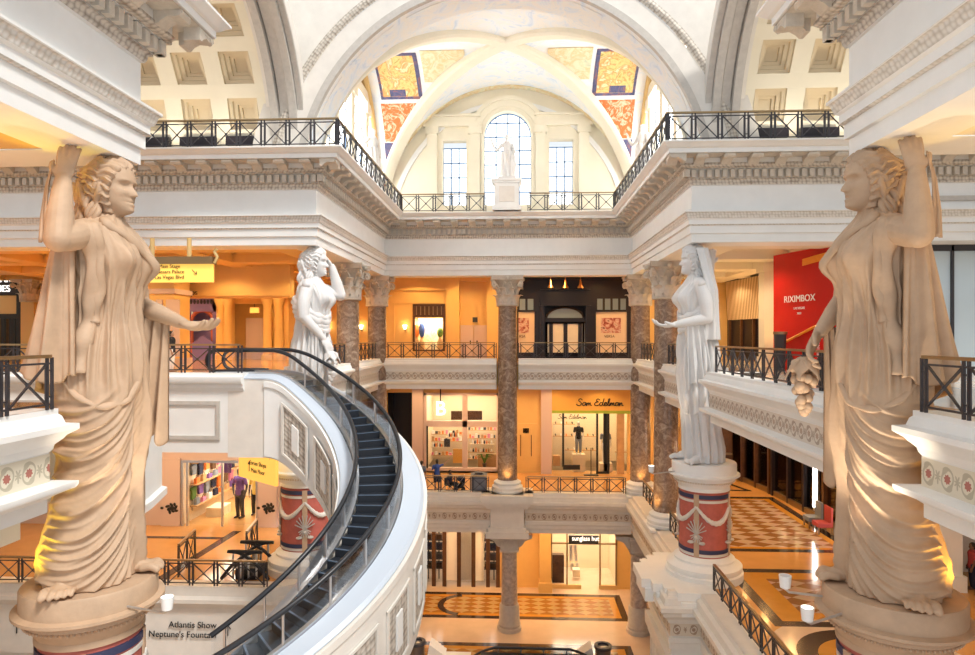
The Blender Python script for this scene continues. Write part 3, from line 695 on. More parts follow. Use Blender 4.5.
def win(name, x0, x1, z0, z1, nx, nz, label, arch=0):
    r = struct(name, MB(), None, None, 0, label) if False else None
    f = MB(); y = YW+.45; zc = z1; w = .035
    for i in range(nx+1):
        x = x0+(x1-x0)*i/nx; h = zc if not arch else zc+math.sqrt(max(0,arch**2-((x-(x0+x1)/2))**2))
        f.box(x-w,y,z0,x+w,y+.07,h)
    nz2 = nz+(2 if arch else 0)
    for j in range(nz2+1):
        z = z0+(z1-z0)*j/nz
        if z <= z1+1e-3: f.box(x0,y,z-w,x1,y+.07,z+w)
        else:
            hw = math.sqrt(max(0,arch**2-(z-z1)**2)); f.box((x0+x1)/2-hw,y,z-w,(x0+x1)/2+hw,y+.07,z+w)
    if arch: f.tube([((x0+x1)/2+arch*math.cos(t),y+.03,z1+arch*math.sin(t)) for t in np.linspace(0,PI,30)], .07, 6)
    o = struct(name, f, M['blue_mullion'], None, 0, label)
    g = MB()
    if arch: g.prism_xz([(x0,z0),(x1,z0)]+[((x0+x1)/2+arch*math.cos(t),z1+arch*math.sin(t)) for t in np.linspace(0,PI,24)],y+.03,y+.045)
    else: g.box(x0,y+.03,z0,x1,y+.045,z1)
    obj('pane', g, M['window_bright'], o, 0)
win('window_1', -4.1,-2.6,26.3,30.0,3,4,'left rectangular window with blue glazing bars')
win('window_2', -1.48,1.48,26.3,30.7,4,5,'tall arched window with blue glazing bars',1.48)
win('window_3', 2.6,4.1,26.3,30.0,3,4,'right rectangular window with blue glazing bars')
# clerestory sides of the choir
for s, nm, lb in ((-1,'wall_choir_left','left clerestory of the choir with pilasters'),(1,'wall_choir_right','right clerestory of the choir with pilasters')):
    b = MB(); x = s*8.25
    b.box(x,28.1,25.2,x+s*.4,41,26.0)
    for y in (28.8,31.4,34.4,37.6,40.4): b.box(x-s*.12,y-.35,25.9,x+s*.35,y+.35,31.0); b.box(x-s*.25,y-.5,31.0,x+s*.35,y+.5,31.6)
    b.box(x-s*.2,28.1,31.6,x+s*.35,41,32.2)
    w = struct(nm, b, M['cream_plaster'], None, 30, lb)
    P = [(VC+VY*math.sin(t), AZ+VZ*math.cos(t)) for t in np.linspace(-1.0,1.0,24) if AZ+VZ*math.cos(t) > 32.0]
    g = MB(); yy = [p[0] for p in P]; 
    g.add([(x+s*.1,p[0],32.1) for p in P]+[(x+s*.1,p[0],p[1]) for p in P], [(i,i+1,len(P)+i+1,len(P)+i) for i in range(len(P)-1)])
    obj('upper_lunette', g, M['cream_plaster'], w, 30)
    t = [(VC+(VY-.1)*math.sin(q), AZ+(VZ-.15)*math.cos(q)) for q in np.linspace(-1.45,1.45,50)]
    obj('lunette_edge', MB().tube([(x-s*.15,p[0],p[1]) for p in t], .22, 8), M['gold_trim'], w, 40)
    m = MB()
    for y0, y1 in ((29.2,31.0),(31.8,34.0),(34.8,37.2),(38.0,40.0)):
        for k in range(4): yy = y0+(y1-y0)*k/3; m.box(x+s*.2,yy-.03,26,x+s*.26,yy+.03,31.6)
        for z in (27,28,29,30,31): m.box(x+s*.2,y0,z-.03,x+s*.26,y1,z+.03)
    o = obj('glazing_bars', m, M['blue_mullion'], w, 0)
    g = MB()
    for y0, y1 in ((29.2,31.0),(31.8,34.0),(34.8,37.2),(38.0,40.0)): g.box(x+s*.22,y0,26,x+s*.235,y1,31.6)
    obj('pane', g, M['clerestory_pane'], w, 0)
# parapet of the attic at the back is the cornice itself; walls closing the storeys
def wall(name, x0,y0,z0,x1,y1,z1, mat, label): return struct(name, MB().box(x0,y0,z0,x1,y1,z1), M[mat], None, 0, label)
# ================================================================== COLUMNS
def leaf(b, ang, r0, z0, h, w, out):
    P = []
    for i in range(9):
        t = i/8; rr = r0+.05+out*max(0,(t-.45)/.55)**2.0; z = z0+h*(t if t < .85 else .85+(t-.85)*.2-(t-.85)*.6); ww = w*(1-.15*t)*(1+.16*math.cos(t*16))*(1 if t < .8 else max(.35,1-(t-.8)*3))
        P.append([(rr+.05*(1-abs(q)**1.5)*(1+.5*t), q*ww, z) for q in (-1,-.6,-.2,0,.2,.6,1)])
    P = np.array(P); ca, sa = math.cos(ang), math.sin(ang)
    G = np.stack([P[...,0]*ca-P[...,1]*sa, P[...,0]*sa+P[...,1]*ca, P[...,2]],-1)
    H = G-np.stack([ca*np.full(P.shape[:2],.05), sa*np.full(P.shape[:2],.05), np.zeros(P.shape[:2])],-1)
    b.sheet(G, H)
def capital_mesh():
    b = MB(); r = .6; H = 1.85
    b.lathe([(r+.02,0),(r+.10,.04),(r+.10,.12),(r-.02,.16),(r-.03,.6),(r,1.1),(r+.14,1.45),(r+.30,1.6),(.2,1.6)],0,0,24)
    for k in range(8): leaf(b, k*PI/4, r, .14, .68, .23, .26)
    for k in range(8): leaf(b, (k+.5)*PI/4, r, .30, 1.0, .22, .36)
    for k in range(4):
        a = PI/4+k*PI/2; d = np.array((math.cos(a), math.sin(a), 0))
        t = np.linspace(0,1,26); pts = []
        for q in t:
            if q < .4: f = q/.4; pts.append(d*(r+.05+.48*f**1.5)+(0,0,.85+.66*f))
            else:
                f = (q-.4)/.6; an = PI*.5-f*PI*3.0; rr = .19*(1-.75*f); pts.append(d*(r+.53+rr*math.cos(an)+.0)+(0,0,1.51-.19+rr*math.sin(an)))
        b.tube(pts, .06, 6)
        b.ball(d*(r+.53)+(0,0,1.33), .10, 8, 6)
        a2 = k*PI/2; d2 = np.array((math.cos(a2), math.sin(a2), 0)); b.ball(d2*(r+.34)+(0,0,1.66), (.13,.13,.14), 8, 6)
        sd = np.array((-d2[1],d2[0],0))
        for s in (-1,1): b.tube([d2*(r+.06)+sd*s*.3+(0,0,.9), d2*(r+.2)+sd*s*.27+(0,0,1.25), d2*(r+.3)+sd*s*.18+(0,0,1.45), d2*(r+.33)+sd*s*.08+(0,0,1.38)], .045, 6)
    # abacus with hollowed sides
    poly = []
    for k in range(4):
        a = PI/4+k*PI/2; a1 = a+PI/2
        p0 = np.array((math.cos(a), math.sin(a)))*1.32; p1 = np.array((math.cos(a1), math.sin(a1)))*1.32
        for q in np.linspace(0,1,9)[:-1]:
            p = p0*(1-q)+p1*q; p = p*(1-.16*math.sin(PI*q)); poly.append(tuple(p))
    b.prism(poly, 1.60, 1.74); b.prism([(x*1.05,y*1.05) for x,y in poly], 1.74, 1.86)
    return mesh_from('capital', b, M['cornice_stone'], 35)
CAP = capital_mesh()
def base_prof(r): return [(r+.34,0),(r+.34,.2),(r+.30,.22),(r+.34,.30),(r+.34,.40),(r+.24,.46),(r+.18,.52),(r+.24,.58),(r+.24,.66),(r+.1,.72),(r+.02,.8)]
def tall_column(x, y, label):
    t = thing('marble_column', label, 'column', (x,y,8.45), 0, 'tall marble columns around the far court')
    obj('base', MB().lathe(base_prof(.6),0,0,32).box(-.98,-.98,-.05,.98,.98,.06), M['white_plaster'], t, 40, False)
    zs = np.linspace(.78,11.45,12); obj('shaft', MB().lathe([(.61-.05*(z/11.4)**2,z) for z in zs],0,0,36), M['brown_marble'], t, 40, False)
    c = bpy.data.objects.new('capital', CAP); C.objects.link(c); c.parent = t; c.location = (0,0,11.43)
    return t
tall_column(0, 40.12, 'tall brown marble column in the middle of the back gallery')
tall_column(8.12, 40.12, 'tall brown marble column at the back right corner of the court')
tall_column(-8.12, 40.12, 'tall brown marble column at the back left corner of the court')
tall_column(8.12, 33.2, 'tall brown marble column beside the pale right statue')
tall_column(-8.12, 33.2, 'tall brown marble column beside the far left statue')
simple('speckled_stone', (.50,.43,.38), .5, var=.35, scale=5)
def low_column(x, y, label):
    t = thing('squat_column', label, 'column', (x,y,0), 0, 'short ground floor columns')
    obj('base', MB().lathe([(.74,0),(.74,.2),(.66,.25),(.70,.4),(.64,.5),(.60,1.5),(.54,1.6)],0,0,32), M['gray_molding'], t, 40, False)
    obj('shaft', MB().lathe([(.50,1.6),(.46,4.9)],0,0,32), M['speckled_stone'], t, 40, False)
    b = MB(); b.box(-.58,-.58,4.9,.58,.58,5.03); b.lathe([(.48,4.8),(.56,4.9)],0,0,32); b.box(-.52,-.52,5.03,.52,.52,5.6); b.box(-.66,-.66,5.6,.66,.66,5.75); b.box(-.58,-.58,5.75,.58,.58,5.86)
    for s in (-1,1): b.prism_xz([(s*.53,5.1),(s*.53,5.86),(s*1.4,5.86),(s*1.4,5.7),(s*.95,5.5),(s*.75,5.2)],-.3,.3)
    obj('capital', b, M['gray_molding'], t, 40, False)
low_column(.12, 40.1, 'short speckled stone column in the middle of the ground floor')
low_column(8.0, 40.1, 'short speckled stone column at the right of the ground floor')

# ================================================================== RAILINGS
def railing(path, z, h, label, group=None, bay=.96, endpost=True):
    path = [np.array(p, float) for p in path]
    t = thing('iron_railing', label, 'railing', (*path[0], z), 0, group)
    hr = MB(); hr.sweep(path, [(-.05,z+h-.04),(-.05,z+h+.02),(.05,z+h+.02),(.05,z+h-.04)])
    obj('handrail', hr, M['bronze'], t, 0)
    fr = MB()
    for zz in (z+.10, z+h-.14): fr.sweep(path, [(-.018,zz-.018),(-.018,zz+.018),(.018,zz+.018),(.018,zz-.018)])
    obj('rail_bars', fr, M['black_iron'], t, 0)
    proto_p = {}; first = True; gap = .12
    for a, b in zip(path, path[1:]):
        d = b-a; L = np.linalg.norm(d); d /= L; n = max(1, int(round(L/bay))); w = L/n; key = round(w,3)
        ang = math.atan2(d[1], d[0])
        pm = MB()
        for s in (-1,1): pm.box(s*gap/2-.022,-.022,0,s*gap/2+.022,.022,h-.03)
        for zz in (.22,h-.28): pm.box(-gap/2,-.012,zz,gap/2,.012,zz+.03)
        pmesh = mesh_from('post', pm, M['black_iron'], 0)
        xm = MB(); x0, x1, z0, z1 = gap/2+.04, w-gap/2-.04, .12, h-.16
        xm.bar((x0,0,z0),(x1,0,z1),.034); xm.bar((x0,.008,z1),(x1,.008,z0),.034); xm.box(x0-.012,-.012,z0,x0+.012,.012,z1); xm.box(x1-.012,-.012,z0,x1+.012,.012,z1)
        xm.ball(((x0+x1)/2,0,(z0+z1)/2),(.05,.03,.05),8,6)
        xmesh = mesh_from('cross_panel', xm, M['black_iron'], 0)
        for i in range(n+1):
            if i == 0 and not first: pass
            o = bpy.data.objects.new('post', pmesh); C.objects.link(o); o.parent = t
            p = a+d*w*i; o.location = Vector((*p,z))-t.location; o.rotation_euler = (0,0,ang)
            if i < n:
                o = bpy.data.objects.new('cross_panel', xmesh); C.objects.link(o); o.parent = t
                o.location = Vector((*p,z))-t.location; o.rotation_euler = (0,0,ang)
        first = False
    return t
g = 'upper gallery railings'
railing([(7.5,40.12),(.75,40.12)], ZU, .98, 'black railing at the back in front of the black shopfront', g)
railing([(-.75,40.12),(-7.5,40.12)], ZU, .98, 'black railing at the back below the honey-coloured wall', g)
railing([(8.08,34.0),(8.08,39.6)], ZU, .98, 'black railing between the two far right columns', g)
railing([(8.08,29.0),(8.08,32.4)], ZU, .98, 'black railing between pale right statue and marble column', g)
railing([(-8.08,39.6),(-8.08,34.0)], ZU, .98, 'black railing between the two far left columns', g)
railing([(-8.08,32.4),(-8.08,29.0)], ZU, .98, 'black railing behind the far left statue', g)
railing([(8.08,15.3),(8.08,24.7)], ZU, .98, 'long black railing in front of the red hoarding', g)
railing([(7.8,11.75),(7.8,2.0)], ZU, .98, 'black railing on the near right balcony', g, 1.05)
railing([(-7.8,11.4),(-7.8,2.0)], ZU, .98, 'black railing on the near left balcony', g, 1.05)
g = 'middle gallery railings'
railing([(7.1,39.75),(1.2,39.75)], ZM, .98, 'black railing below the orange shop sign', g)
railing([(-1.2,39.75),(-7.1,39.75)], ZM, .98, 'black railing with people standing behind it', g)
railing([(8.0,15.2),(8.0,24.7)], ZM, .98, 'long black railing along the right mosaic floor', g)
railing([(8.1,28.9),(8.1,32.2)], ZM, .98, 'short black railing between red pedestal and marble column', g)
railing([(8.1,34.3),(8.1,39.1)], ZM, .98, 'short black railing between the far right columns, middle floor', g)
railing([(-34,24.25),(-8.9,24.25)], ZM, .98, 'black railing above the lettered wall, left middle floor', g)
g = 'attic railings'
nose = 1.22
railing([(HW-nose+.1+1.2,YA-nose+.05) if False else (22,YA-nose),(HW-nose,YA-nose),(HW-nose,YB-nose),(1.3,YB-nose)], 25.4, 1.08, 'attic railing along the right of the court', g, .98)
railing([(-1.3,YB-nose),(-HW+nose,YB-nose),(-HW+nose,YA-nose),(-22,YA-nose)], 25.4, 1.08, 'attic railing along the left of the court', g, .98)
# short guide railings on the left middle floor and its escalator heads
g = 'short guide rails before the bright shop'
for i, (x, y) in enumerate(((-15.3,25.4),(-12.9,25.4),(-10.9,27.2))):
    railing([(x,y),(x-.35,y+2.0)], 8.4, 1.3, ['leftmost short guide rail before the bright shop','middle short guide rail before the bright shop','short guide rail beside the red pedestal on the left'][i], g, 1.0)

# ================================================================== CURVED ESCALATOR
EX, EY, RI, RO = -7.65, 17.86, 3.74, 4.99
PH0, KS, ZH = math.radians(91), 2.381, 17.55
def esz(phi):
    s = max(0., PH0-phi); return (s*s/.5 if s < .25 else s-.125)*KS
PHE = math.radians(-68)
phis = np.linspace(PH0, PHE, 90)
def ep(r, phi, dz): return (EX+r*math.cos(phi), EY+r*math.sin(phi), ZH+dz-esz(phi))
esc = thing('curved_escalator', 'curved spiral escalator sweeping down from the left upper landing', 'escalator', (EX+4.3, EY, 9.0))
def esweep(prof, pre=0.0, closed=True, ph=phis, uvk=None):
    """prof (radius, dz) swept along the spiral; pre: straight run-out at the top"""
    P = []; U = []; L = 0
    if pre: P.append([(EX-pre, EY+r, ZH+dz) for r, dz in prof])
    for f in ph: P.append([ep(r, f, dz) for r, dz in prof])
    b = MB(); b.grid(np.array(P), cv=closed)
    if closed:
        k = len(prof); b.f.append(tuple(range(k))); b.f.append(tuple((len(P)-1)*k+i for i in range(k))[::-1])
    return b
obj('casing', esweep([(RI-.45,-.92),(RI-.45,-3.55),(RO+.66,-3.75),(RO+.66,-.98),(RO+.60,-.90),(RO+.10,-.80),(RO+.10,-1.15),(RI-.10,-1.15),(RI-.10,-.80)], 1.3), M['parapet_stone'], esc, 30)
obj('outer_deck', esweep([(RO+.09,-.81),(RO+.09,-.785),(RO+.60,-.88),(RO+.68,-.965),(RO+.68,-1.0),(RO+.64,-.99)], 1.3), M['deck_white'], esc, 30)
obj('inner_deck', esweep([(RI-.09,-.81),(RI-.09,-.785),(RI-.40,-.86),(RI-.47,-.91),(RI-.47,-.95),(RI-.43,-.94)], 1.3), M['deck_white'], esc, 30)
obj('outer_wall', esweep([(RO+.67,-1.02),(RO+.67,-3.7),(RO+.72,-3.7),(RO+.72,-1.25),(RO+.78,-1.2),(RO+.78,-1.02)]), M['parapet_stone'], esc, 30)
obj('inner_wall', esweep([(RI-.46,-1.02),(RI-.54,-1.02),(RI-.54,-1.2),(RI-.49,-1.25),(RI-.49,-3.5),(RI-.46,-3.5)]), M['white_plaster'], esc, 30)
for nm, r in (('outer', RO), ('inner', RI)):
    hp = [ep(r, f, 0) for f in phis]; top = [(EX-1.9+q*.19, EY+r, ZH) for q in range(10)]
    loop = [(EX-1.9-.34*math.sin(a), EY+r, ZH-.36+.36*math.cos(a)) for a in np.linspace(PI,0,14)][:-1]
    obj('handrail', MB().tube([(EX-.6,EY+r,ZH-.72),(EX-1.3,EY+r,ZH-.72)]+loop+top+hp[1:], .065, 8), M['black_rubber'], esc, 60)
    obj('glass_balustrade', esweep([(r-.012,-.06),(r+.012,-.06),(r+.012,-.84),(r-.012,-.84)], 1.9), M['clear_glass'], esc, 30)
    obj('skirt_rail', esweep([(r-.07,-.80),(r+.07,-.80),(r+.07,-.72),(r-.07,-.72)], 1.9), M['steel'], esc, 30)
    for k in range(11):
        f = PH0-.35-k*.235
        obj('glass_post', MB().bar(ep(r,f,-.78), ep(r,f,-.05), .05, .05), M['steel'], esc, 0)
# steps
k = 0; f = PH0-.16
dphi = .2/KS
while f > PHE+.03:
    z = ep(0,f,-.95)[2]; aa = np.linspace(f+dphi*.12, f-dphi, 5)
    P = np.array([[(EX+r*math.cos(q),EY+r*math.sin(q),z) for r in (RI+.08,RO-.08)] for q in aa]); Q = P.copy(); Q[...,2] -= .24
    st = obj('step', MB().sheet(P,Q), M['tread_black'], esc, 0)
    e = [(EX+r*math.cos(f-dphi*.96),EY+r*math.sin(f-dphi*.96),z+.006) for r in (RI+.08,RO-.08)]
    obj('step_edge', MB().bar(e[0],e[1],.05,.02), M['tread_edge'], st, 0)
    f -= dphi; k += 1
obj('landing_plate', MB().box(EX-1.9,EY+RI+.06,ZH-.97,EX+.5,EY+RO-.06,ZH-.93), M['steel'], esc, 0)
# ornamental panels along both walls
def epanel(r, f0, f1, d0, d1, out):
    a = np.linspace(f0, f1, 12); s = .05*out
    def g(rr, e0, e1, q0, q1): 
        fa = np.linspace(f0+(f1-f0)*e0, f0+(f1-f0)*e1, 12); return np.array([[ep(rr, q, d) for q in fa] for d in (d0+(d1-d0)*q0, d0+(d1-d0)*q1)])
    L = abs(f1-f0)*abs(r); U = np.array([[(L*i/11, (d1-d0)*j) for i in range(12)] for j in (0,1)])
    p = obj('ornate_panel', MB().grid(g(r, 0,1,0,1), uv=U), M['panel_arabesque'], esc, 30)
    fb = MB(); w = .07; v = w*L/abs(d1-d0)
    for e in ((0,1,0,v),(0,1,1-v,1),(0,w,0,1),(1-w,1,0,1)): fb.sheet(g(r,*e), g(r+s,*e))
    obj('panel_frame', fb, M['parapet_stone'], p, 30)
    cb = MB(); cb.sheet(g(r,.38,.62,.25,.75), g(r+s,.38,.62,.25,.75)); obj('center_plaque', cb, M['white_plaster'], p, 30)
for k in range(7):
    f0 = PH0-.20-k*.43; epanel(RI-.55, f0, f0-.33, -3.2, -1.5, -1)
for k in range(11):
    f0 = PH0-.12-k*.245; epanel(RO+.73, f0, f0-.19, -3.35, -1.62, 1)

# landing where the escalator starts
fz = 16.8
LP = [(-10.0+1.6,21.15),(-38,21.15)]
r = struct('trim_22', MB().sweep(LP, [(-.5,14.15),(.0,14.15),(.0,16.2),(.04,16.25),(.10,16.32),(.10,16.42),(.22,16.48),(.26,16.56),(.26,16.68),(.06,16.72),(.06,fz),(-.5,fz)]), M['white_plaster'], None, 30, 'plain panelled parapet of the upper left landing')
q = MB()
for x0, x1 in ((-12.6,-9.2),(-17.4,-13.4),(-22.2,-18.2)):
    for e in ((x0,14.6,x1,14.72),(x0,15.75,x1,15.87),(x0,14.72,x0+.12,15.75),(x1-.12,14.72,x1,15.75)): q.box(e[0],21.08,e[1],e[2],21.145,e[3])
obj('panel_molding', q, M['gray_molding'], r, 0)
railing([(-8.6,21.3),(-30,21.3)], fz, .95, 'black railing on the left landing beside the escalator', 'upper gallery railings')
# ================================================================== PEDESTALS
def pedestal(x, y, label, rot=0, stone='white_plaster'):
    t = thing('round_pedestal', label, 'pedestal', (x,y,8.4), 0, 'round statue pedestals')
    L = lambda pr, n=56: MB().lathe(pr,0,0,n)
    obj('base', L([(1.5,0),(1.5,.28),(1.42,.32),(1.46,.42),(1.46,.54),(1.30,.62),(1.16,.70),(1.18,.80),(1.06,.88),(.98,.95)]), M[stone], t, 40, False)
    d = obj('drum', L([(.96,.95),(.95,2.0),(.94,3.6)]), M['terracotta_red'], t, 40, False)
    [obj('dark_band', L([(.95,z),(.985,z),(.985,z+.15),(.95,z+.15)]), M['navy_band'], d, 40, False) for z in (1.12,3.26)]
    [obj('pale_band', L([(.94,z),(.975,z),(.975,z+.1),(.94,z+.1)]), M['garland_white'], d, 40, False) for z in (1.0,3.10)]
    gb = MB(); wb = MB(); tb = MB()
    for k in range(4):
        a0 = rot+k*PI/2; a1 = a0+PI/2; pts = []; rr = []
        for q in np.linspace(0,1,22):
            a = a0+(a1-a0)*q; z = 2.95-.62*math.sin(PI*q); pts.append((.99*math.cos(a),.99*math.sin(a),z)); rr.append(.05+.05*math.sin(PI*q)+.012*math.sin(q*70))
        gb.tube(pts, rr, 8)
        c, s = math.cos(a0), math.sin(a0); wb.obox((.975*c,.975*s,2.2),(-s,c,0),(c,s,0),(0,0,1),.20,.05,2.45)
        am = a0; c, s = math.cos(am), math.sin(am); o = np.array((c,s,0))*1.0; tx = np.array((-s,c,0))
        for e in (-1.3,-.95,-.6,-.25,.25,.6,.95,1.3): tb.bar(o+tx*-.25*math.sin(e)+(0,0,1.85-.3*math.cos(e)), o+tx*.40*math.sin(e)+(0,0,1.95+.50*math.cos(e)), .05, .03)
        tb.ball(o+(0,0,1.75), (.08,.08,.08), 8, 6); tb.ball(o+tx*.22+(0,0,1.55), (.13,.13,.06), 8, 6); tb.ball(o-tx*.22+(0,0,1.55), (.13,.13,.06), 8, 6)
    obj('garland', gb, M['garland_white'], d, 40, False); obj('tan_strip', wb, M['tan_statue'], d, 0, False); obj('trophy_ornament', tb, M['gray_molding'], d, 40, False)
    obj('flared_molding', L([(.94,3.50),(1.00,3.52),(1.00,3.60),(.98,3.64),(1.04,3.76),(1.14,3.90),(1.18,3.94),(1.18,4.04),(1.14,4.08)]), M[stone], t, 40, False)
    bd = MB()
    for k in range(72):
        a = k*2*PI/72; bd.ball((1.17*math.cos(a),1.17*math.sin(a),3.90),.036,6,4)
    obj('bead_course', bd, M['cornice_stone' if stone == 'white_plaster' else stone], t, 60, False)
    obj('plinth_disc', L([(1.1,4.04),(1.34,4.07),(1.38,4.10),(1.38,4.16),(1.25,4.19),(1.25,4.56),(1.22,4.60),(.2,4.60)]), M[stone], t, 40, False)
    return t
PX, PYN, PYF = 8.17, 13.1, 26.65
pedestal(-PX, PYN, 'round pedestal under the tan statue with outstretched hand', .4, 'tan_statue')
pedestal(PX-.05, PYN+.2, 'round pedestal under the tan statue with grapes', .2, 'tan_statue')
pedestal(-PX, PYF, 'red garlanded pedestal under the statue behind the escalator', .3)
pedestal(PX, PYF, 'red garlanded pedestal of the pale right statue, projecting ledge', math.radians(-122))

# ================================================================== STATUES
def remeshed(name, mb, mat, vox, smooth_it=3):
    o = obj('tmp', mb, None, None, 0)
    m = o.modifiers.new('r', 'REMESH'); m.mode = 'VOXEL'; m.voxel_size = vox; m.use_smooth_shade = True
    s = o.modifiers.new('s', 'SMOOTH'); s.factor = .5; s.iterations = smooth_it
    dg = bpy.context.evaluated_depsgraph_get(); me = bpy.data.meshes.new_from_object(o.evaluated_get(dg)); me.name = name
    old = o.data; bpy.data.objects.remove(o); bpy.data.meshes.remove(old)
    me.materials.clear(); me.materials.append(mat); me.shade_smooth()
    return me
def unit(v): v = np.array(v, float); return v/np.linalg.norm(v)
def hand(mb, w, d, nrm, curl=.5, s=1.0, spread=.16, thumb=1):
    """palm at wrist w pointing along d, palm faces nrm"""
    d = unit(d); nrm = np.array(nrm, float); nrm = unit(nrm - d*(nrm @ d)); side = np.cross(d, nrm)
    w = np.array(w, float)
    R = np.stack([d, side, nrm], 1)
    mb.ball(w+d*.24*s, (.30*s,.21*s,.10*s), 14, 8, R)
    for i, (o, L) in enumerate(((-.155,.36),(-.055,.43),(.05,.41),(.145,.31))):
        p = w+d*.40*s+side*o*s; dr = unit(d+side*o*spread*4); pts = [w+d*.2*s+side*o*.7*s, p]; 
        for k, f in enumerate((.42,.33,.25)):
            a = curl*(k+.6)*.62; dd = dr*math.cos(a)+nrm*math.sin(a); p = p+dd*L*s*f*1.35; pts.append(p)
        mb.limb(pts, np.array([.07,.062,.058,.052,.045])*s, 8, 4)
    o = thumb*-.2; p = w+d*.1*s+side*o*.6*s; q = p+(side*np.sign(o)*.8+d*.7+nrm*.25)*.17*s; r2 = q+(d*.9+nrm*.5+side*np.sign(o)*.2)*.17*s
    mb.limb([w+d*.05*s,p,q,r2], np.array([.08,.085,.07,.055])*s, 8, 4)
def foot(mb, c, ang, s=1.0):
    ca, sa = math.cos(ang), math.sin(ang); F = np.array((ca,sa,0)); S = np.array((-sa,ca,0)); c = np.array(c, float); Z = np.array((0,0,1.))
    mb.limb([c-F*.28+Z*.16, c+F*.1+Z*.24, c+F*.5+Z*.15], [.20,.22,.19], 12, 5)
    mb.limb([c-F*.05+Z*.2, c-F*.08+Z*.8], [.2,.21], 12, 4)
    mb.ball(c+F*.60+Z*.11, (.26,.27,.12), 12, 6, np.stack([F,S,Z],1))
    for i, (o, L, r) in enumerate(((-.22,.30,.088),(-.065,.33,.064),(.055,.30,.058),(.165,.26,.054),(.265,.20,.05))):
        b = c+F*.66+S*o+Z*.12; mb.limb([b, b+F*L*.6+Z*.03, b+F*L-Z*.03], [r*.95,r,r*.9], 8, 3)
def head_grid(cx, cz, yaw=0, s=1.0):
    """head facing +X, chin to crown 1.2"""
    nz, na = 60, 72; zs = np.linspace(-.62,.62,nz); A = np.linspace(-PI,PI,na,endpoint=False)
    kz = [-.62,-.56,-.48,-.36,-.24,-.12,0,.12,.26,.42,.54,.60,.62]
    fr = [.20,.37,.43,.42,.41,.42,.40,.445,.43,.36,.22,.08,.01]
    bk = [-.05,-.10,-.16,-.24,-.36,-.46,-.52,-.55,-.53,-.44,-.28,-.10,-.01]
    wd = [.08,.16,.23,.31,.35,.38,.395,.40,.385,.31,.20,.07,.01]
    P = []
    for z in zs:
        f, b, w = interp(z,kz,fr), interp(z,kz,bk), interp(z,kz,wd); row = []
        for a in A:
            c, sn = math.cos(a), math.sin(a); e = .86
            x = (f if c > 0 else -b)*math.copysign(abs(c)**e, c); y = w*math.copysign(abs(sn)**.9, sn)
            if c > 0:
                nose = math.exp(-(y/.062)**2)*( .16*np.clip((.10-z)/.30,0,1)*(1 if z > -.2 else max(0,1-(-.2-z)/.05)) if z < .10 else 0)
                x += nose + .05*math.exp(-(y/.13)**2-((z+.11+.09)/.05)**2)*0
                x += .045*math.exp(-(y/.13)**2-((z+.305)/.033)**2) + .05*math.exp(-(y/.11)**2-((z+.385)/.035)**2) - .035*math.exp(-(y/.15)**2-((z+.345)/.012)**2)
                x += .05*math.exp(-(y/.14)**2-((z+.53)/.07)**2)
                for q in (-1,1):
                    x -= .085*math.exp(-((y-q*.17)/.085)**2-((z-.005)/.062)**2)
                    x += .055*math.exp(-((y-q*.17)/.06)**2-((z-.0)/.032)**2)
                    x += .03*math.exp(-((y-q*.17)/.12)**2-((z-.10)/.03)**2) + .035*math.exp(-((y-q*.20)/.12)**2-((z+.17)/.1)**2)
            row.append((x,y,z))
        P.append(row)
    P = np.array(P)*s; ca, sa = math.cos(yaw), math.sin(yaw)
    Q = np.stack([P[...,0]*ca-P[...,1]*sa+cx[0], P[...,0]*sa+P[...,1]*ca+cx[1], P[...,2]+cz],-1)
    return Q
def ridge(x, p=1.6): return (1-np.abs(np.sin(x)))**p
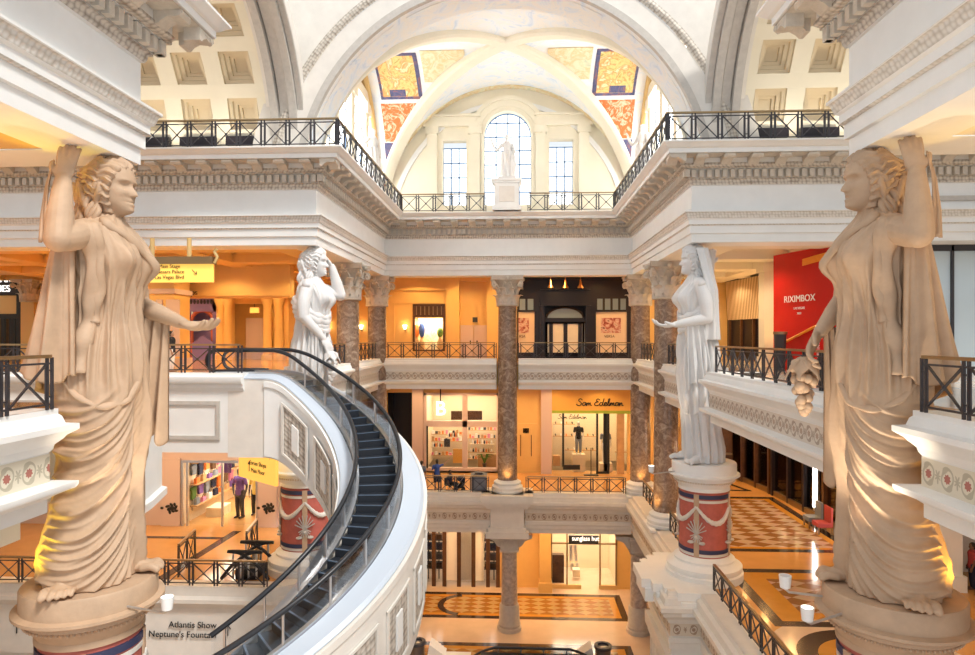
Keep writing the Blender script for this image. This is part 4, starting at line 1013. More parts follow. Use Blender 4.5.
def figure(name, label, group_label, loc, rotz, mirror, near, far, lower, cloak, mat, lean=.30, sash=False, back=False):
    """standing draped woman 9 m high, facing +X, built with the seen side at -Y"""
    mr = -1.0 if mirror else 1.0
    def fin(mb):
        if mirror: mb.v = [(x,-y,z) for x,y,z in mb.v]; mb.f = [f[::-1] for f in mb.f]
        return mb
    t = thing('caryatid_statue', label, 'statue', loc, rotz, group_label)
    # ---- gown
    kz = np.array([.02,.5,1.2,2.4,3.4,4.1,4.7,5.5,6.2,6.8,7.15,7.4,7.56,7.72])
    krx = np.array([.88,.90,.80,.70,.76,.82,.76,.60,.64,.68,.60,.46,.34,.24])
    kry = np.array([.98,1.0,.92,.84,.92,.98,.92,.70,.74,.82,.88,.82,.50,.27])
    kcx = np.array([.02,.02,.10,.20,.22,.20,.22,.28,.34,.36,.34,.32,.34,.36])
    if lower == 'column': kry = kry*np.array([.80,.76,.78,.82,.86,.9,.92,1,1,1,1,1,1,1]); krx = krx*np.array([.86,.84,.88,.92,.94,1,1,1,1,1,1,1,1,1])
    def surf(th, z, off=0.0, folds=True):
        th = np.asarray(th, float); z = np.asarray(z, float)
        rx, ry, cx = interp(z,kz,krx), interp(z,kz,kry), interp(z,kz,kcx)
        d = np.zeros(np.broadcast(th,z).shape)
        W = lambda c: (th-c+PI)%(2*PI)-PI
        for q in (-.52,.52): d = d+.25*np.exp(-(W(q)/.33)**2-((z-6.72)/.34)**2)
        d = d+.10*np.exp(-(W(0)/.5)**2-((z-4.9)/.6)**2)
        d = d+.16*np.exp(-(W(-.75)/.5)**2-((z-3.3)/.9)**2)+.12*np.exp(-(W(-.6)/.35)**2-((z-2.5)/.4)**2)+.1*np.exp(-(W(.55)/.45)**2-((z-3.2)/.9)**2)
        d = d-.12*np.exp(-(W(.02)/.16)**2)*(1-sstep(3.4,4.3,z))
        if folds:
            up = sstep(3.7,4.5,z)*(1-.75*sstep(5.9,6.4,z))
            d = d+up*.14*(ridge(th*8+.5*np.sin(1.1*z)+.3,1.4)-.35)+up*.055*(ridge(th*17+.8*np.sin(z*1.7),1.2)-.35)
            d = d+sstep(6.1,6.5,z)*(1-sstep(7.2,7.5,z))*.05*(ridge(th*7+z*2.4,1.5)-.3)
            lo = 1-sstep(3.6,4.2,z)
            if lower == 'swag':
                w0 = W(0); wv = np.maximum(sstep(-.15,.35,w0),1-sstep(-2.7,-2.1,w0))
                low = sstep(0,1.5,4.2-z)
                gq = .30*np.exp(1.15*(w0+1.35))+.10*np.sin(2.6*w0+1.0); q = z-gq
                am = .65+.35*np.sin(2.3*q+1.7*w0)
                sw = .17*am*(ridge(6.4*q+.7*np.sin(1.9*q)+.35*np.sin(3.1*w0),1.25)-.35)+.075*(1.3-am)*(ridge(13.5*q+1.1*np.sin(2.7*q+w0),1.1)-.35)
                vt = .19*(ridge(th*7+.5*np.sin(1.2*z)+.25*z,1.5)-.3)+.03*(ridge(th*16+z,1.2)-.3)
                d = d+lo*(sw*(1-wv)+vt*wv)*(.55+.45*low)
            else:
                d = d+lo*(.19*(ridge(th*8+.25*np.sin(1.3*z),1.4)-.3)+.035*(ridge(th*19+.6*np.sin(z*1.4),1.2)-.3))
        d = d+off
        return np.stack([cx+(rx+d)*np.cos(th), (ry+d)*np.sin(th), z+0*th],-1)
    th = np.linspace(-PI,PI,220,endpoint=False); zz = np.concatenate([np.linspace(.02,4.3,190),np.linspace(4.32,7.72,110)])
    G = surf(th[None,:], zz[:,None])
    g = MB(); g.grid(G, cv=True); n = len(th); g.f.append(tuple(range(n))[::-1]); g.f.append(tuple((len(zz)-1)*n+i for i in range(n)))
    obj('gown', fin(g), mat, t, 180, False)
    # ---- folded edges lying on the gown
    def strip(pts, w, k=40, off=.02, wav=.06, fr=9.0, nm='drapery_fold'):
        pts = np.array(pts, float); s = np.linspace(0,len(pts)-1,k); tt = np.interp(s,range(len(pts)),pts[:,0]); zv = np.interp(s,range(len(pts)),pts[:,1])
        kk = np.ones(5)/5
        for arr in (tt, zv): arr[2:-2] = np.convolve(arr,kk,'valid')
        base = surf(tt, zv, off, False); P = []
        base = base+np.stack([np.cos(tt)*wav*np.sin(s*fr),np.sin(tt)*wav*np.sin(s*fr),0*tt],-1)*.5
        rr = w*(1+.25*np.sin(s*fr*.7)); b = MB(); b.tube(base, rr, 12, True, (1.0,.62)); return b
    fb = MB()
    def put(b): fb.add(b.v, b.f)
    if not sash:
        put(strip([(-1.30,7.38),(-1.28,6.2),(-1.36,5.3),(-1.32,4.4)],.15))
        put(strip([(-1.08,7.40),(-1.12,6.3),(-1.18,5.4)],.11))
        put(strip([(-.9,7.55),(-.2,7.2),(.30,6.75),(.72,6.1),(.95,5.6)],.10,wav=.02))
        put(strip([(-1.9,4.5),(-1.45,4.0),(-.95,3.72),(-.4,3.78),(.05,4.25)],.07,off=-.01,wav=.02))
    else:
        for dz, w in ((0,.17),(-.20,.14),(-.38,.13),(.16,.12)):
            put(strip([(-4.2,6.9+dz),(-3.1,6.7+dz),(-2.4,6.45+dz),(-1.7,6.15+dz),(-1.0,5.85+dz),(-.3,5.72+dz),(.5,5.85+dz),(1.1,6.3+dz),(1.6,6.9+dz),(2.4,7.0+dz)],w,60,.06,.03))
        put(strip([(-1.5,7.35),(-1.7,6.9),(-1.75,6.3)],.14)); put(strip([(1.0,7.3),(.95,6.8),(.9,6.2)],.12))
        for a in (-1.6,-1.15,-.7): put(strip([(a,5.6),(a+.05,4.4),(a,3.0),(a+.08,2.0)],.12,40,.03,.05))
    obj('drapery_folds', fin(fb), mat, t, 180, False)
    # ---- body: head, neck, arms, hands, feet fused into one surface
    hx, hz = .46, 8.30; b = MB()
    H = head_grid((hx,0),hz); b.grid(H,cv=True); n2 = H.shape[1]; k0 = len(b.v)-H.shape[0]*n2
    b.f.append(tuple(k0+i for i in range(n2))[::-1]); b.f.append(tuple(k0+(H.shape[0]-1)*n2+i for i in range(n2)))
    b.limb([(.34,0,7.3),(.36,0,7.7),(.40,0,8.1)],[.36,.27,.27],18,6)
    b.ball((.34,-.62,7.25),(.30,.32,.28),14,10); b.ball((.34,.62,7.25),(.30,.32,.28),14,10)
    grapes = None; cloth = []
    def arm(kind, s):
        """s: -1 seen side, +1 far side"""
        nonlocal grapes
        S = np.array((.34,.68*s,7.22))
        if kind == 'raised':
            if s < 0: E = np.array((.34,-1.46,6.98)); Wr = np.array((.12,-1.02,8.22)); hd = (.10,.10,1); nn = (-.45,.9,.05)
            elif back: E = np.array((-.45,1.25,7.25)); Wr = np.array((-.45,.55,8.2)); hd = (.1,-.4,.6); nn = (.2,-.8,-.2)
            else: E = np.array((1.28,.78,6.95)); Wr = np.array((1.0,.50,8.15)); hd = (-.5,-.3,.75); nn = (-.6,-.5,-.3)
            b.limb([S,(S*.45+E*.55),E],[.30,.29,.24],16,6); b.limb([E,E*.6+Wr*.4,Wr],[.25,.24,.145],16,6); hand(b,Wr,hd,nn,.45,.85,thumb=s)
        elif kind == 'extended':
            if s > 0: E = np.array((.38,1.12,5.85)); Wr = np.array((1.62,.72,5.42))
            else: E = np.array((.15,-1.02,5.85)); Wr = np.array((1.35,-.78,5.62))
            b.limb([S,S*.5+E*.5+np.array((-.05,.1*s,0)),E],[.29,.27,.22],16,6); b.limb([E,E*.6+Wr*.4,Wr],[.22,.21,.125],16,6); hand(b,Wr,unit(Wr-E)+np.array((0,0,.08)),(0,0,1),.65,1.0,thumb=s)
            cloth.append((s,E,Wr))
        else:
            if s > 0: E = np.array((.42,1.10,5.95)); Wr = np.array((1.12,.74,5.20))
            else: E = np.array((.28,-1.06,5.95)); Wr = np.array((1.00,-.70,5.05))
            b.limb([S,S*.5+E*.5+np.array((-.05,.1*s,0)),E],[.29,.27,.22],16,6); b.limb([E,E*.6+Wr*.4,Wr],[.22,.20,.125],16,6); hand(b,Wr,(.45,-.1*s,-.75),(-.6,-.6*s,-.4),.9,.95,thumb=s)
            grapes = Wr+np.array((.32,-.02*s,-.55)); cloth.append((s,E,Wr))
    arm(near,-1); arm(far,1)
    b.limb([(.34,-.5,7.1),(.28,-.4,4.6),(.10,-.60,.4)],[.3,.35,.2],12,4); b.limb([(.34,.5,7.1),(.28,.4,4.6),(.40,.38,.4)],[.3,.35,.2],12,4); b.limb([(.34,0,7.5),(.3,0,5.0)],[.3,.3],12,4); b.limb([(.28,-.45,4.7),(.28,.45,4.7)],[.3,.3],12,4)
    foot(b,(-.12,-.38,.0) if lower == 'swag' else (.05,-.42,0),-1.30 if lower == 'swag' else -.5); foot(b,(.28,.40,.0),.12)
    b = fin(b); me = remeshed('body', b, mat, .023, 1); o = bpy.data.objects.new('body', me); C.objects.link(o); o.parent = t
    # ---- hair
    hb = MB(); rr2 = random.Random(5)
    def onhead(x, y, z, k=1.07):
        v = np.array((x,y,z),float); q = v/np.array((.50,.415,.615)); return np.array((hx-.04,0,hz))+v/np.linalg.norm(q)*k
    # combed mass: strands radiate from the face opening towards the knot at the back
    pa = np.radians(np.linspace(55,176,70)); ps = np.linspace(-PI,PI,210,endpoint=False)
    F0 = unit((1,0,-.30)); U0 = unit(np.array((0,0,1.))-F0*F0[2]); S0 = np.cross(F0,U0); P = []
    for a in pa:
        row = []
        for q in ps:
            v = F0*math.cos(a)+(U0*math.cos(q)+S0*math.sin(q))*math.sin(a)
            k = 1/np.linalg.norm(v/np.array((.50,.415,.60)))
            wv_ = .9*math.sin(a*6.5)+.4*math.sin(a*13+q*2)
            dsp = .075*(1-abs(math.sin(q*9+wv_)))**1.2+.03*(1-abs(math.sin(q*21+wv_*1.5)))+.05*math.exp(-((a-1.12)/.22)**2)-.06*math.exp(-((a-.96)/.05)**2)+.12*math.exp(-((a-3.0)/.35)**2)
            row.append(np.array((hx-.05,0,hz))+v*(k*1.03+dsp-.02))
        P.append(row)
    hb.grid(np.array(P), cv=True)
    for s in (-1,1):
        for i in range(0):
            x0 = .34-.075*i; pts = []
            for q in np.linspace(0,1,26):
                # from the parting, over the temple, back towards the nape
                ang = q*1.75; xx = x0*(1-q)+(-.46+.02*i)*q+.16*math.sin(PI*q)*(1-i/11); yy = s*math.sin(ang*.9)*.42; z = .55*math.cos(ang)*(1-.2*i/11)+.02*i*(1-q)
                p = onhead(xx,yy,z,1.06+.03*math.sin(q*9+i)); p = p+np.array((0,0,.03*math.sin(q*15+i*1.3))); pts.append(p)
            hb.tube(pts, .062+.02*np.sin(np.linspace(0,PI,26)), 8)
        for i in range(9):
            x0 = hx-.02-.075*i; y0 = s*(.36-.018*i); pts = []
            for q in np.linspace(0,1,24):
                pts.append((x0-.10*q*(1 if i < 5 else .3)+.045*math.sin(q*13+i*1.9), y0+s*(.05*math.sin(q*11+i)+.06*q), hz+.02-(1.05+.06*(i%3))*q))
            hb.tube(pts, np.linspace(.085,.045,24), 8)
    obj('hair', fin(hb), mat, t, 180, False)
    # ---- cloak hanging behind
    if cloak:
        ku = np.linspace(0,1,7)
        bx = [.40,-.10,-.62,-.80,-.60,.0,.62]; by = [-1.00,-1.38,-1.00,.15,1.05,1.36,1.10]
        tx = [.30,.05,-.18,-.26,-.15,.12,.45]; ty = [-.98,-1.12,-.72,.1,.72,1.02,1.05]
        zb = [4.35,4.25,4.35,3.6,3.0,2.9,3.15]; zt = [7.05,7.1,7.35,7.5,7.35,6.6,5.95]
        U = np.linspace(0,1,150); V = np.linspace(0,1,60)
        def cl(u, v, off):
            x = interp(u,ku,tx)*(1-v)+interp(u,ku,bx)*v; y = interp(u,ku,ty)*(1-v)+interp(u,ku,by)*v; z = interp(u,ku,zt)*(1-v)+interp(u,ku,zb)*v
            f = (.025+.10*v)*np.sin(u*46+1.2*np.sin(v*2.2))+(.01+.03*v)*np.sin(u*103+v)
            r = np.sqrt((x-.2)**2+y**2)+1e-6; z = z+.06*np.sin(u*46)*v
            return np.stack([x+(x-.2)/r*(f+off), y+y/r*(f+off), z],-1)
        P = cl(U[:,None],V[None,:],0.0); Q = cl(U[:,None],V[None,:],-.09)
        obj('cloak', fin(MB().sheet(P,Q)), mat, t, 180, False)
        # cloth drawn up behind the raised forearm
        pts = np.array([(.0,-1.0,8.6),(-.06,-1.1,8.1),(-.02,-1.25,7.5),(.08,-1.4,6.95)]); U = np.linspace(0,1,24); W2 = np.linspace(-1,1,16)
        def sl(off): return np.array([[np.array([np.interp(u,[0,.33,.66,1],pts[:,k]) for k in range(3)])+np.array((-.16*w*(.4+u*.6)-.08-off, .08*w-.05*math.sin(w*6)*(.5+u)+off, 0)) for w in W2] for u in U])
        if near == 'raised': obj('lifted_cloth', fin(MB().sheet(sl(0),sl(.06))), mat, t, 180, False)
    if back:     # veil falling from the crown over the shoulders
        ku = np.linspace(0,1,6); U = np.linspace(0,1,110); V = np.linspace(0,1,50)
        tx = [.42,.12,-.10,-.12,.05,.35]; ty = [-.44,-.46,-.25,.25,.46,.44]; mx_ = [.15,-.15,-.36,-.36,-.15,.15]; my = [-.98,-1.02,-.6,.6,1.02,.98]; bx = [.25,-.18,-.45,-.45,-.18,.2]; by = [-.92,-1.0,-.6,.6,1.0,.95]
        def vl(u, v, off):
            a = np.clip(v/.3,0,1); a = a*a*(3-2*a); c = np.clip((v-.3)/.7,0,1)
            x = interp(u,ku,tx)*(1-a)+interp(u,ku,mx_)*a*(1-c)+interp(u,ku,bx)*a*c; y = interp(u,ku,ty)*(1-a)+interp(u,ku,my)*a*(1-c)+interp(u,ku,by)*a*c
            z = 8.75-1.75*a-2.0*c; f = (.01+.05*v)*np.sin(u*44+v*1.5); r = np.sqrt((x-.2)**2+y**2)+1e-6
            return np.stack([x+(x-.2)/r*(f+off), y+y/r*(f+off), z+0*u],-1)
        obj('veil', fin(MB().sheet(vl(U[:,None],V[None,:],.02),vl(U[:,None],V[None,:],-.05))), mat, t, 180, False)
    # ---- cloth falling from the lowered or outstretched arm
    for s, E, Wr in cloth:
        top = (E*.45+Wr*.55) if grapes is None else Wr*.8+E*.2
        z0, z1 = top[2]-.02, (3.0 if cloak else 3.3) if grapes is None else 2.2
        U = np.linspace(0,1,40); V = np.linspace(0,1,46)
        def fc(u, v, off):
            w = (.55+.25*v) if grapes is None else (.32+.30*v); x = top[0]-.22+(u-.5)*w*1.2-.18*v; y = top[1]+s*(.10*np.sin(u*19+v)*(.4+v)+off)+(-.1*s*v)
            z = z0+(z1-z0)*v+.12*np.sin(u*19)*v-.5*(u-.5)*v; return np.stack([x+0*v,y+0*v,z],-1)
        obj('hanging_cloth', fin(MB().sheet(fc(U[:,None],V[None,:],0),fc(U[:,None],V[None,:],.08))), mat, t, 180, False)
    if grapes is not None:
        gb = MB(); r3 = random.Random(3)
        for k in range(34):
            q = k/33; rad = .26*(1-q)**.6*math.sqrt(r3.random()); a = r3.random()*6.28
            gb.ball(grapes+np.array((rad*math.cos(a),rad*math.sin(a),-.15-1.0*q)),.105,10,7)
        obj('grape_bunch', fin(gb), mat, t, 60, False)
        lb = MB()
        for a in (0.3,2.2,4.2,5.4):
            d = np.array((math.cos(a),math.sin(a),0)); P = []
            for u in np.linspace(0,1,8): P.append([grapes+d*(.05+.32*u)+np.cross(d,(0,0,1))*w*.22*math.sin(PI*min(.95,u+.12))+np.array((0,0,.05-.42*u*u-.05*abs(w))) for w in (-1,-.5,0,.5,1)])
            P = np.array(P); lb.sheet(P,P-np.array((0,0,.05)))
        obj('vine_leaves', fin(lb), mat, t, 60, False)
    t.scale = (.977,)*3
    return t
ST = 13.0
figure('a', 'tan draped statue on the near left, empty palm held out', 'stone women carrying the entablature', (-PX,PYN,ST), 0, False, 'raised', 'extended', 'swag', True, M['tan_statue'])
figure('b', 'tan draped statue on the near right, holding a bunch of grapes', 'stone women carrying the entablature', (PX-.05,PYN+.2,ST), PI, True, 'raised', 'down', 'swag', True, M['tan_statue'])
figure('c', 'white statue behind the escalator, far arm raised to its head', 'stone women carrying the entablature', (-PX,PYF,ST), 0, False, 'down', 'raised', 'column', False, M['white_statue'], sash=True)
figure('d', 'white statue on the far right above the red garlanded pedestal', 'stone women carrying the entablature', (PX,PYF,ST), PI, True, 'extended', 'raised', 'column', False, M['white_statue'], sash=True, back=True)
# ================================================================== WALLS WITH OPENINGS, SHOPS
TH = math.radians(2.77)
def at(px, py, Y):
    """photo point -> (X, Z) on the plane at depth Y"""
    a = math.atan((px-487.5)/650)-TH; X = .71+Y*math.tan(a)
    yc = -(X-.71)*math.sin(TH)+Y*math.cos(TH); return X, EYE-(py-337)*yc/650
def ax(px, Y): return at(px, 0, Y)[0]
def az(py, Y, px=500): return at(px, py, Y)[1]
def holed(name, x0, x1, z0, z1, y, holes, mat, label, th=.3):
    """wall facing -Y with rectangular openings"""
    xs = sorted({x0,x1,*[h[0] for h in holes],*[h[1] for h in holes]}); b = MB()
    xs = [x for x in xs if x0 <= x <= x1]
    for a, c in zip(xs, xs[1:]):
        m = (a+c)/2; hs = sorted([(h[2],h[3]) for h in holes if h[0] < m < h[1]]); z = z0
        for h0, h1 in hs:
            if h0 > z: b.box(a,y,z,c,y+th,h0)
            z = h1
        if z < z1: b.box(a,y,z,c,y+th,z1)
    return struct(name, b, M[mat], None, 0, label)
def frame(b, x0, x1, z0, z1, y, w, d=.12):
    b.box(x0,y-d,z0,x0+w,y+d,z1); b.box(x1-w,y-d,z0,x1,y+d,z1); b.box(x0,y-d,z1-w,x1,y+d,z1); b.box(x0,y-d,z0,x1,y+d,z0+w*.7)
def room(name, x0, x1, z0, z1, y, dep, mat, label, power, col=(1,.80,.55)):
    b = MB(); t = .15
    b.box(x0-t,y+dep,z0,x1+t,y+dep+t,z1); b.box(x0-t,y,z0,x0,y+dep,z1); b.box(x1,y,z0,x1+t,y+dep,z1); b.box(x0-t,y,z1,x1+t,y+dep,z1+t)
    struct(name, b, M[mat], None, 0, label)
    SHOPL.append(((x0+x1)/2, y+dep*.45, z1-.12, x1-x0-.6, dep*.6, power, col))
SHOPL = []
YS = 46.0
# ---- upper gallery back wall
hx0, hx1 = ax(413,YS), ax(445,YS); hz0, hz1 = az(350,YS), az(304,YS)
nx0, nx1 = ax(459.5,YS), ax(487,YS); nz1 = az(281,YS)
bx0, bx1 = ax(517,YS), ax(634,YS)
dx0, dx1 = ax(545,YS), ax(585,YS)
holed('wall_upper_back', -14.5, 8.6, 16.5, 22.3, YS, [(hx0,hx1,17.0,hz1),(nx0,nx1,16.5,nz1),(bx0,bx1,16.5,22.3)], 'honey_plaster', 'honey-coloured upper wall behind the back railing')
b = MB()
for p0, p1 in ((446.5,459.5),(487,498)): b.box(ax(p0,YS),YS-.25,16.5,ax(p1,YS),YS,22.3)
b.box(-9,YS-.18,21.3,ax(446,YS),YS,21.5); b.box(ax(380,YS),YS-.06,20.4,ax(446,YS),YS,20.5)
for p in (394,411): b.box(ax(p,YS)-.04,YS-.04,16.5,ax(p,YS)+.04,YS,20.4)
struct('trim_23', b, M['honey_plaster'], None, 0, 'honey pilasters beside the recessed doors')
b = MB(); b.box(nx0-.2,YS+.6,16.5,nx1+.2,YS+.75,nz1+.2).box(nx0-.2,YS+.3,16.5,nx0,YS+.6,nz1).box(nx1,YS+.3,16.5,nx1+.2,YS+.6,nz1).box(nx0-.2,YS+.3,nz1,nx1+.2,YS+.6,nz1+.2); struct('wall_niche', b, M['honey_plaster'], None, 0, 'back of the tall recess with double doors')
d = thing('double_door', 'pink-beige double service doors in the tall recess, upper gallery', 'door', ((nx0+nx1)/2,YS+.55,16.5))
zt = az(325,YS)
for s in (-1,1):
    l = obj('door_leaf', MB().box((nx0+nx1)/2+s*.02,YS+.5,16.5,(nx0+nx1)/2+s*.95,YS+.58,zt), M['pink_panel'], d, 0)
    obj('door_handle', MB().box((nx0+nx1)/2+s*.2,YS+.45,17.5,(nx0+nx1)/2+s*.28,YS+.5,17.75), M['letter_black'], l, 0)
tag(obj('notice_plate', MB().box(ax(472,YS),YS+.5,az(322,YS),ax(477,YS),YS+.6,az(317,YS)), M['charcoal'], None, 0), 'small dark plate above the double doors, upper gallery', 'sign')
# shop window with flowers
sw = thing('shop_window', 'lit shop window with wooden transom in the honey wall', 'shop window', ((hx0+hx1)/2,YS,17.0))
b = MB(); frame(b,hx0,hx1,17.0,hz1,YS,.14); ztr = az(317,YS); b.box(hx0,YS-.1,ztr,hx1,YS+.1,ztr+.12); obj('window_frame', b, M['dark_wood'], sw, 0)
b = MB(); b.box(hx0+.1,YS,ztr,hx1-.1,YS+.05,hz1-.1); tr = obj('transom', b, M['dark_wood'], sw, 0)
b = MB()
for k in range(7): x = hx0+.25+k*(hx1-hx0-.5)/6; b.box(x-.03,YS-.05,ztr+.15,x+.03,YS,hz1-.15)
obj('slats', b, M['bronze'], tr, 0)
obj('pane', MB().box(hx0+.14,YS+.02,17.1,hx1-.14,YS+.04,ztr), M['shop_glass'], sw, 0)
room('wall_display_box', hx0, hx1, 17.0, ztr, YS+.3, 1.1, 'fresco_green', 'painted back of the lit display window', 200)
for k, (px, m, h) in enumerate(((416.5,'cloth_orange',1.2),(422,'cloth_blue',1.5),(440,'plant_green',.9))):
    X = ax(px,YS+.8); v = thing('display_vase', ['orange vase at the left of the lit upper display','blue draped stand in the lit upper display','green plant pot at the right of the lit upper display'][k], 'vase', (X,YS+.8,17.0))
    obj('vessel', MB().lathe([(.12,0),(.2,.2),(.22,.6),(.1,.9),(.14,1.0)],0,0,12), M['shelf_wood'], v, 40, False)
    obj('top', MB().ball((0,0,1+h*.35),(.22,.22,h*.4),10,8), M[m], v, 40, False)
def sconce(px, py, Y, label, y0=0):
    X, Z = at(px,py,Y); s = thing('wall_sconce', label, 'wall lamp', (X,Y-.05,Z), 0, 'wall sconces of the upper gallery')
    obj('bracket', MB().box(-.05,-.05,-.3,.05,.05,.1).box(-.03,-.2,-.25,.03,0,-.2), M['bronze'], s, 0, False)
    obj('lamp_shade', MB().lathe([(.08,-.15),(.16,.12),(.14,.14),(.05,-.1)],0,-.2,12), M['lamp_warm'], s, 40, False)
sconce(405.5,327,YS,'wall sconce left of the lit upper shop window')
sconce(329,327,YS,'wall sconce behind the white statue by the escalator')
sconce(362,327,YS,'wall sconce between the two far left columns')
# black boutique
bb_ = thing('black_boutique', 'black painted shopfront with arched fanlight, upper gallery', 'shopfront', ((bx0+bx1)/2,YS,16.5))
zd = az(322,YS); za = az(318,YS); zc = az(306,YS)
wl0, wl1 = bx0+.1, ax(534.5,YS); wr0, wr1 = ax(596,YS), ax(627,YS); zw1, zt0, zt1 = az(312,YS), az(310,YS), az(299,YS)
b = MB(); xs_ = [(wl0,wl1,16.9,zw1),(wr0,wr1,16.9,zw1),(dx0,dx1,16.5,zc)]
xx = sorted({bx0,bx1,*[q for h in xs_ for q in h[:2]]})
for a, c in zip(xx,xx[1:]):
    m = (a+c)/2; h = [q for q in xs_ if q[0] < m < q[1]]
    if h: b.box(a,YS,16.5,c,YS+.3,h[0][2]); b.box(a,YS,h[0][3],c,YS+.3,22.3)
    else: b.box(a,YS,16.5,c,YS+.3,22.3)
b.box(bx0,YS-.25,az(279.5,YS),bx1,YS,22.3); b.box(dx0-.4,YS-.3,zc,dx1+.4,YS,zc+.25); b.box(dx0-.35,YS-.25,az(290,YS),dx1+.35,YS,az(289,YS)); 
for x in (dx0-.35,dx1+.05): b.box(x,YS-.22,16.5,x+.3,YS,zc)
obj('facade', b, M['storefront_black'], bb_, 0); obj('inner_wall', MB().box(bx0,YS+1.4,16.5,bx1,YS+1.5,22.2), M['storefront_black'], bb_, 0)
b = MB(); xm = (dx0+dx1)/2; hw = (dx1-dx0)/2-.1
for i in range(3): frame(b, dx0+.05+i*(dx1-dx0-.1)/4 if False else dx0+.05, dx1-.05, 16.5, zd, YS+.05, .12)
for x in (ax(551,YS),ax(565.5,YS),ax(580,YS)): b.box(x-.13,YS-.05,16.5,x+.13,YS+.12,zd)
b.tube([(xm+hw*math.cos(t),YS+.05,za+(zc-za-.1)*math.sin(t)) for t in np.linspace(0,PI,24)],.09,6); b.box(dx0,YS-.05,zd,dx1,YS+.1,za)
obj('door_frame', b, M['storefront_black'], bb_, 0)
b = MB(); b.prism_xz([(xm+hw*math.cos(t),za+(zc-za-.1)*math.sin(t)) for t in np.linspace(0,PI,20)],YS+.06,YS+.08); obj('fanlight', b, M['dusk_pane'], bb_, 0)
for k, (p0, p1) in enumerate(((546,550),(552.5,563.5),(567.5,578.5),(581,585))): obj('door_pane', MB().box(ax(p0,YS),YS+.03,16.9,ax(p1,YS),YS+.06,zd-.1), M['parapet_stone'], bb_, 0)
b = MB()
for x0_, x1_, n_ in ((wl0,wl1,2),(wr0,wr1,4)):
    for k in range(n_):
        w_ = (x1_-x0_)/n_; obj('transom_pane', MB().box(x0_+w_*k+.08,YS-.02,zt0,x0_+w_*(k+1)-.08,YS+.02,zt1), M['dusk_pane'], bb_, 0)
for nm, x0_, x1_, c0, c1 in (('left',wl0,wl1,518,529),('right',wr0,wr1,601,621)):
    p = obj('window_poster', MB().box(x0_,YS+.1,16.9,x1_,YS+.13,zw1), M['beige_poster'], bb_, 0)
    obj('picture', MB().box(max(x0_,ax(c0,YS)),YS+.07,az(333,YS),ax(c1,YS),YS+.11,az(318,YS)), M['poster_picture'], p, 0)
    text('lettering', 'VERSA' if nm == 'right' else 'RSA', .26, ((max(x0_,ax(c0,YS))+ax(c1,YS))/2-.1,YS+.06,az(336.5,YS)), FRONT, 'dark_wood', bb_, .01)
for i, px in enumerate((550.5,565.5,580.5)):
    X, Z = at(px,288,YS-1); l = thing('pendant_lamp', ['left copper pendant above the black shopfront','middle copper pendant above the black shopfront','right copper pendant above the black shopfront'][i], 'lamp', (X,YS-1,Z), 0, 'copper pendants')
    obj('lamp_shade', MB().lathe([(.22,0),(.2,.08),(.10,.22),(.07,.5),(.04,.6)],0,0,14), M['copper'], l, 40, False)
    obj('stem', MB().tube([(0,0,.55),(0,0,22.3-Z)],.02,6), M['copper'], l, 40, False)
# ---- middle gallery back wall
B0, B1 = ax(424,YS), ax(499,YS); S0, S1 = ax(552,YS), ax(634,YS); K0, K1 = ax(387,YS), ax(412,YS)
zB = az(393,YS); zS = az(411,YS)
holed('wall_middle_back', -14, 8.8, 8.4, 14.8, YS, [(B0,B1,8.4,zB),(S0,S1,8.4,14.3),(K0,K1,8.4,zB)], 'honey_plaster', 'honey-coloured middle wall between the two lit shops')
b = MB(); b.box(ax(541,YS),YS-.3,8.4,ax(551.5,YS),YS,14.8); b.box(ax(412.5,YS),YS-.2,8.4,ax(423.5,YS),YS,14.8)
struct('trim_24', b, M['pink_panel'], None, 0, 'pinkish pilasters beside the middle shops')
room('wall_dark_shop', K0, K1, 8.4, zB, YS+.3, 2.0, 'storefront_black', 'dark shop interior behind the escalator', 0)
tag(obj('notice_plate', MB().box(ax(523,YS),YS-.05,az(433,YS),ax(529,YS),YS,az(428,YS)), M['charcoal'], None, 0), 'small dark plate on the honey wall beside the marble column', 'sign')
d = thing('service_door', 'narrow honey service door left of the orange shop sign', 'door', (ax(527,YS),YS-.06,8.4))
for s in (-1,1):
    l = obj('door_leaf', MB().box(ax(526,YS)+s*.02,YS-.05,8.4,ax(526,YS)+s*.8,YS,11.9), M['honey_plaster'], d, 0)
    obj('door_handle', MB().box(ax(526,YS)+s*.35,YS-.1,9.6,ax(526,YS)+s*.4,YS-.05,11.1), M['dark_wood'], l, 0)
# beauty shop with the hanging letter
sb = thing('beauty_shop', 'bright cream shopfront with hanging letter, middle gallery', 'shopfront', ((B0+B1)/2,YS,8.4))
zm0, zm1 = az(427,YS), az(421,YS); zsl = az(468,YS); xmid = ax(465,YS)
b = MB(); frame(b,B0,B1,8.4,zB,YS,.18,.2); b.box(B0,YS-.15,zm0,B1,YS+.15,zm1); b.box(xmid-.18,YS-.15,8.4,xmid+.18,YS+.15,zB); b.box(B0,YS-.2,8.4,B1,YS+.2,zsl)
obj('shop_frame', b, M['pink_panel'], sb, 0)
obj('door_pull', MB().box(ax(427,YS),YS-.3,zsl,ax(428.5,YS),YS-.2,az(426,YS)), M['letter_black'], sb, 0)
for a, c in ((B0+.18,xmid-.18),(xmid+.18,B1-.18)):
    for z0, z1 in ((zsl,zm0),(zm1,zB-.18)): obj('pane', MB().box(a,YS+.02,z0,c,YS+.04,z1), M['shop_glass'], sb, 0)
room('wall_beauty_shop', B0, B1, 8.4, zB, YS+.3, 4.5, 'shelf_white', 'cream interior of the beauty shop', 420, (1,.82,.58))
lt = thing('hanging_letter', 'white illuminated letter sign hanging over the cream shop', 'sign', (ax(440.5,YS-.6),YS-.6,az(409,YS)))
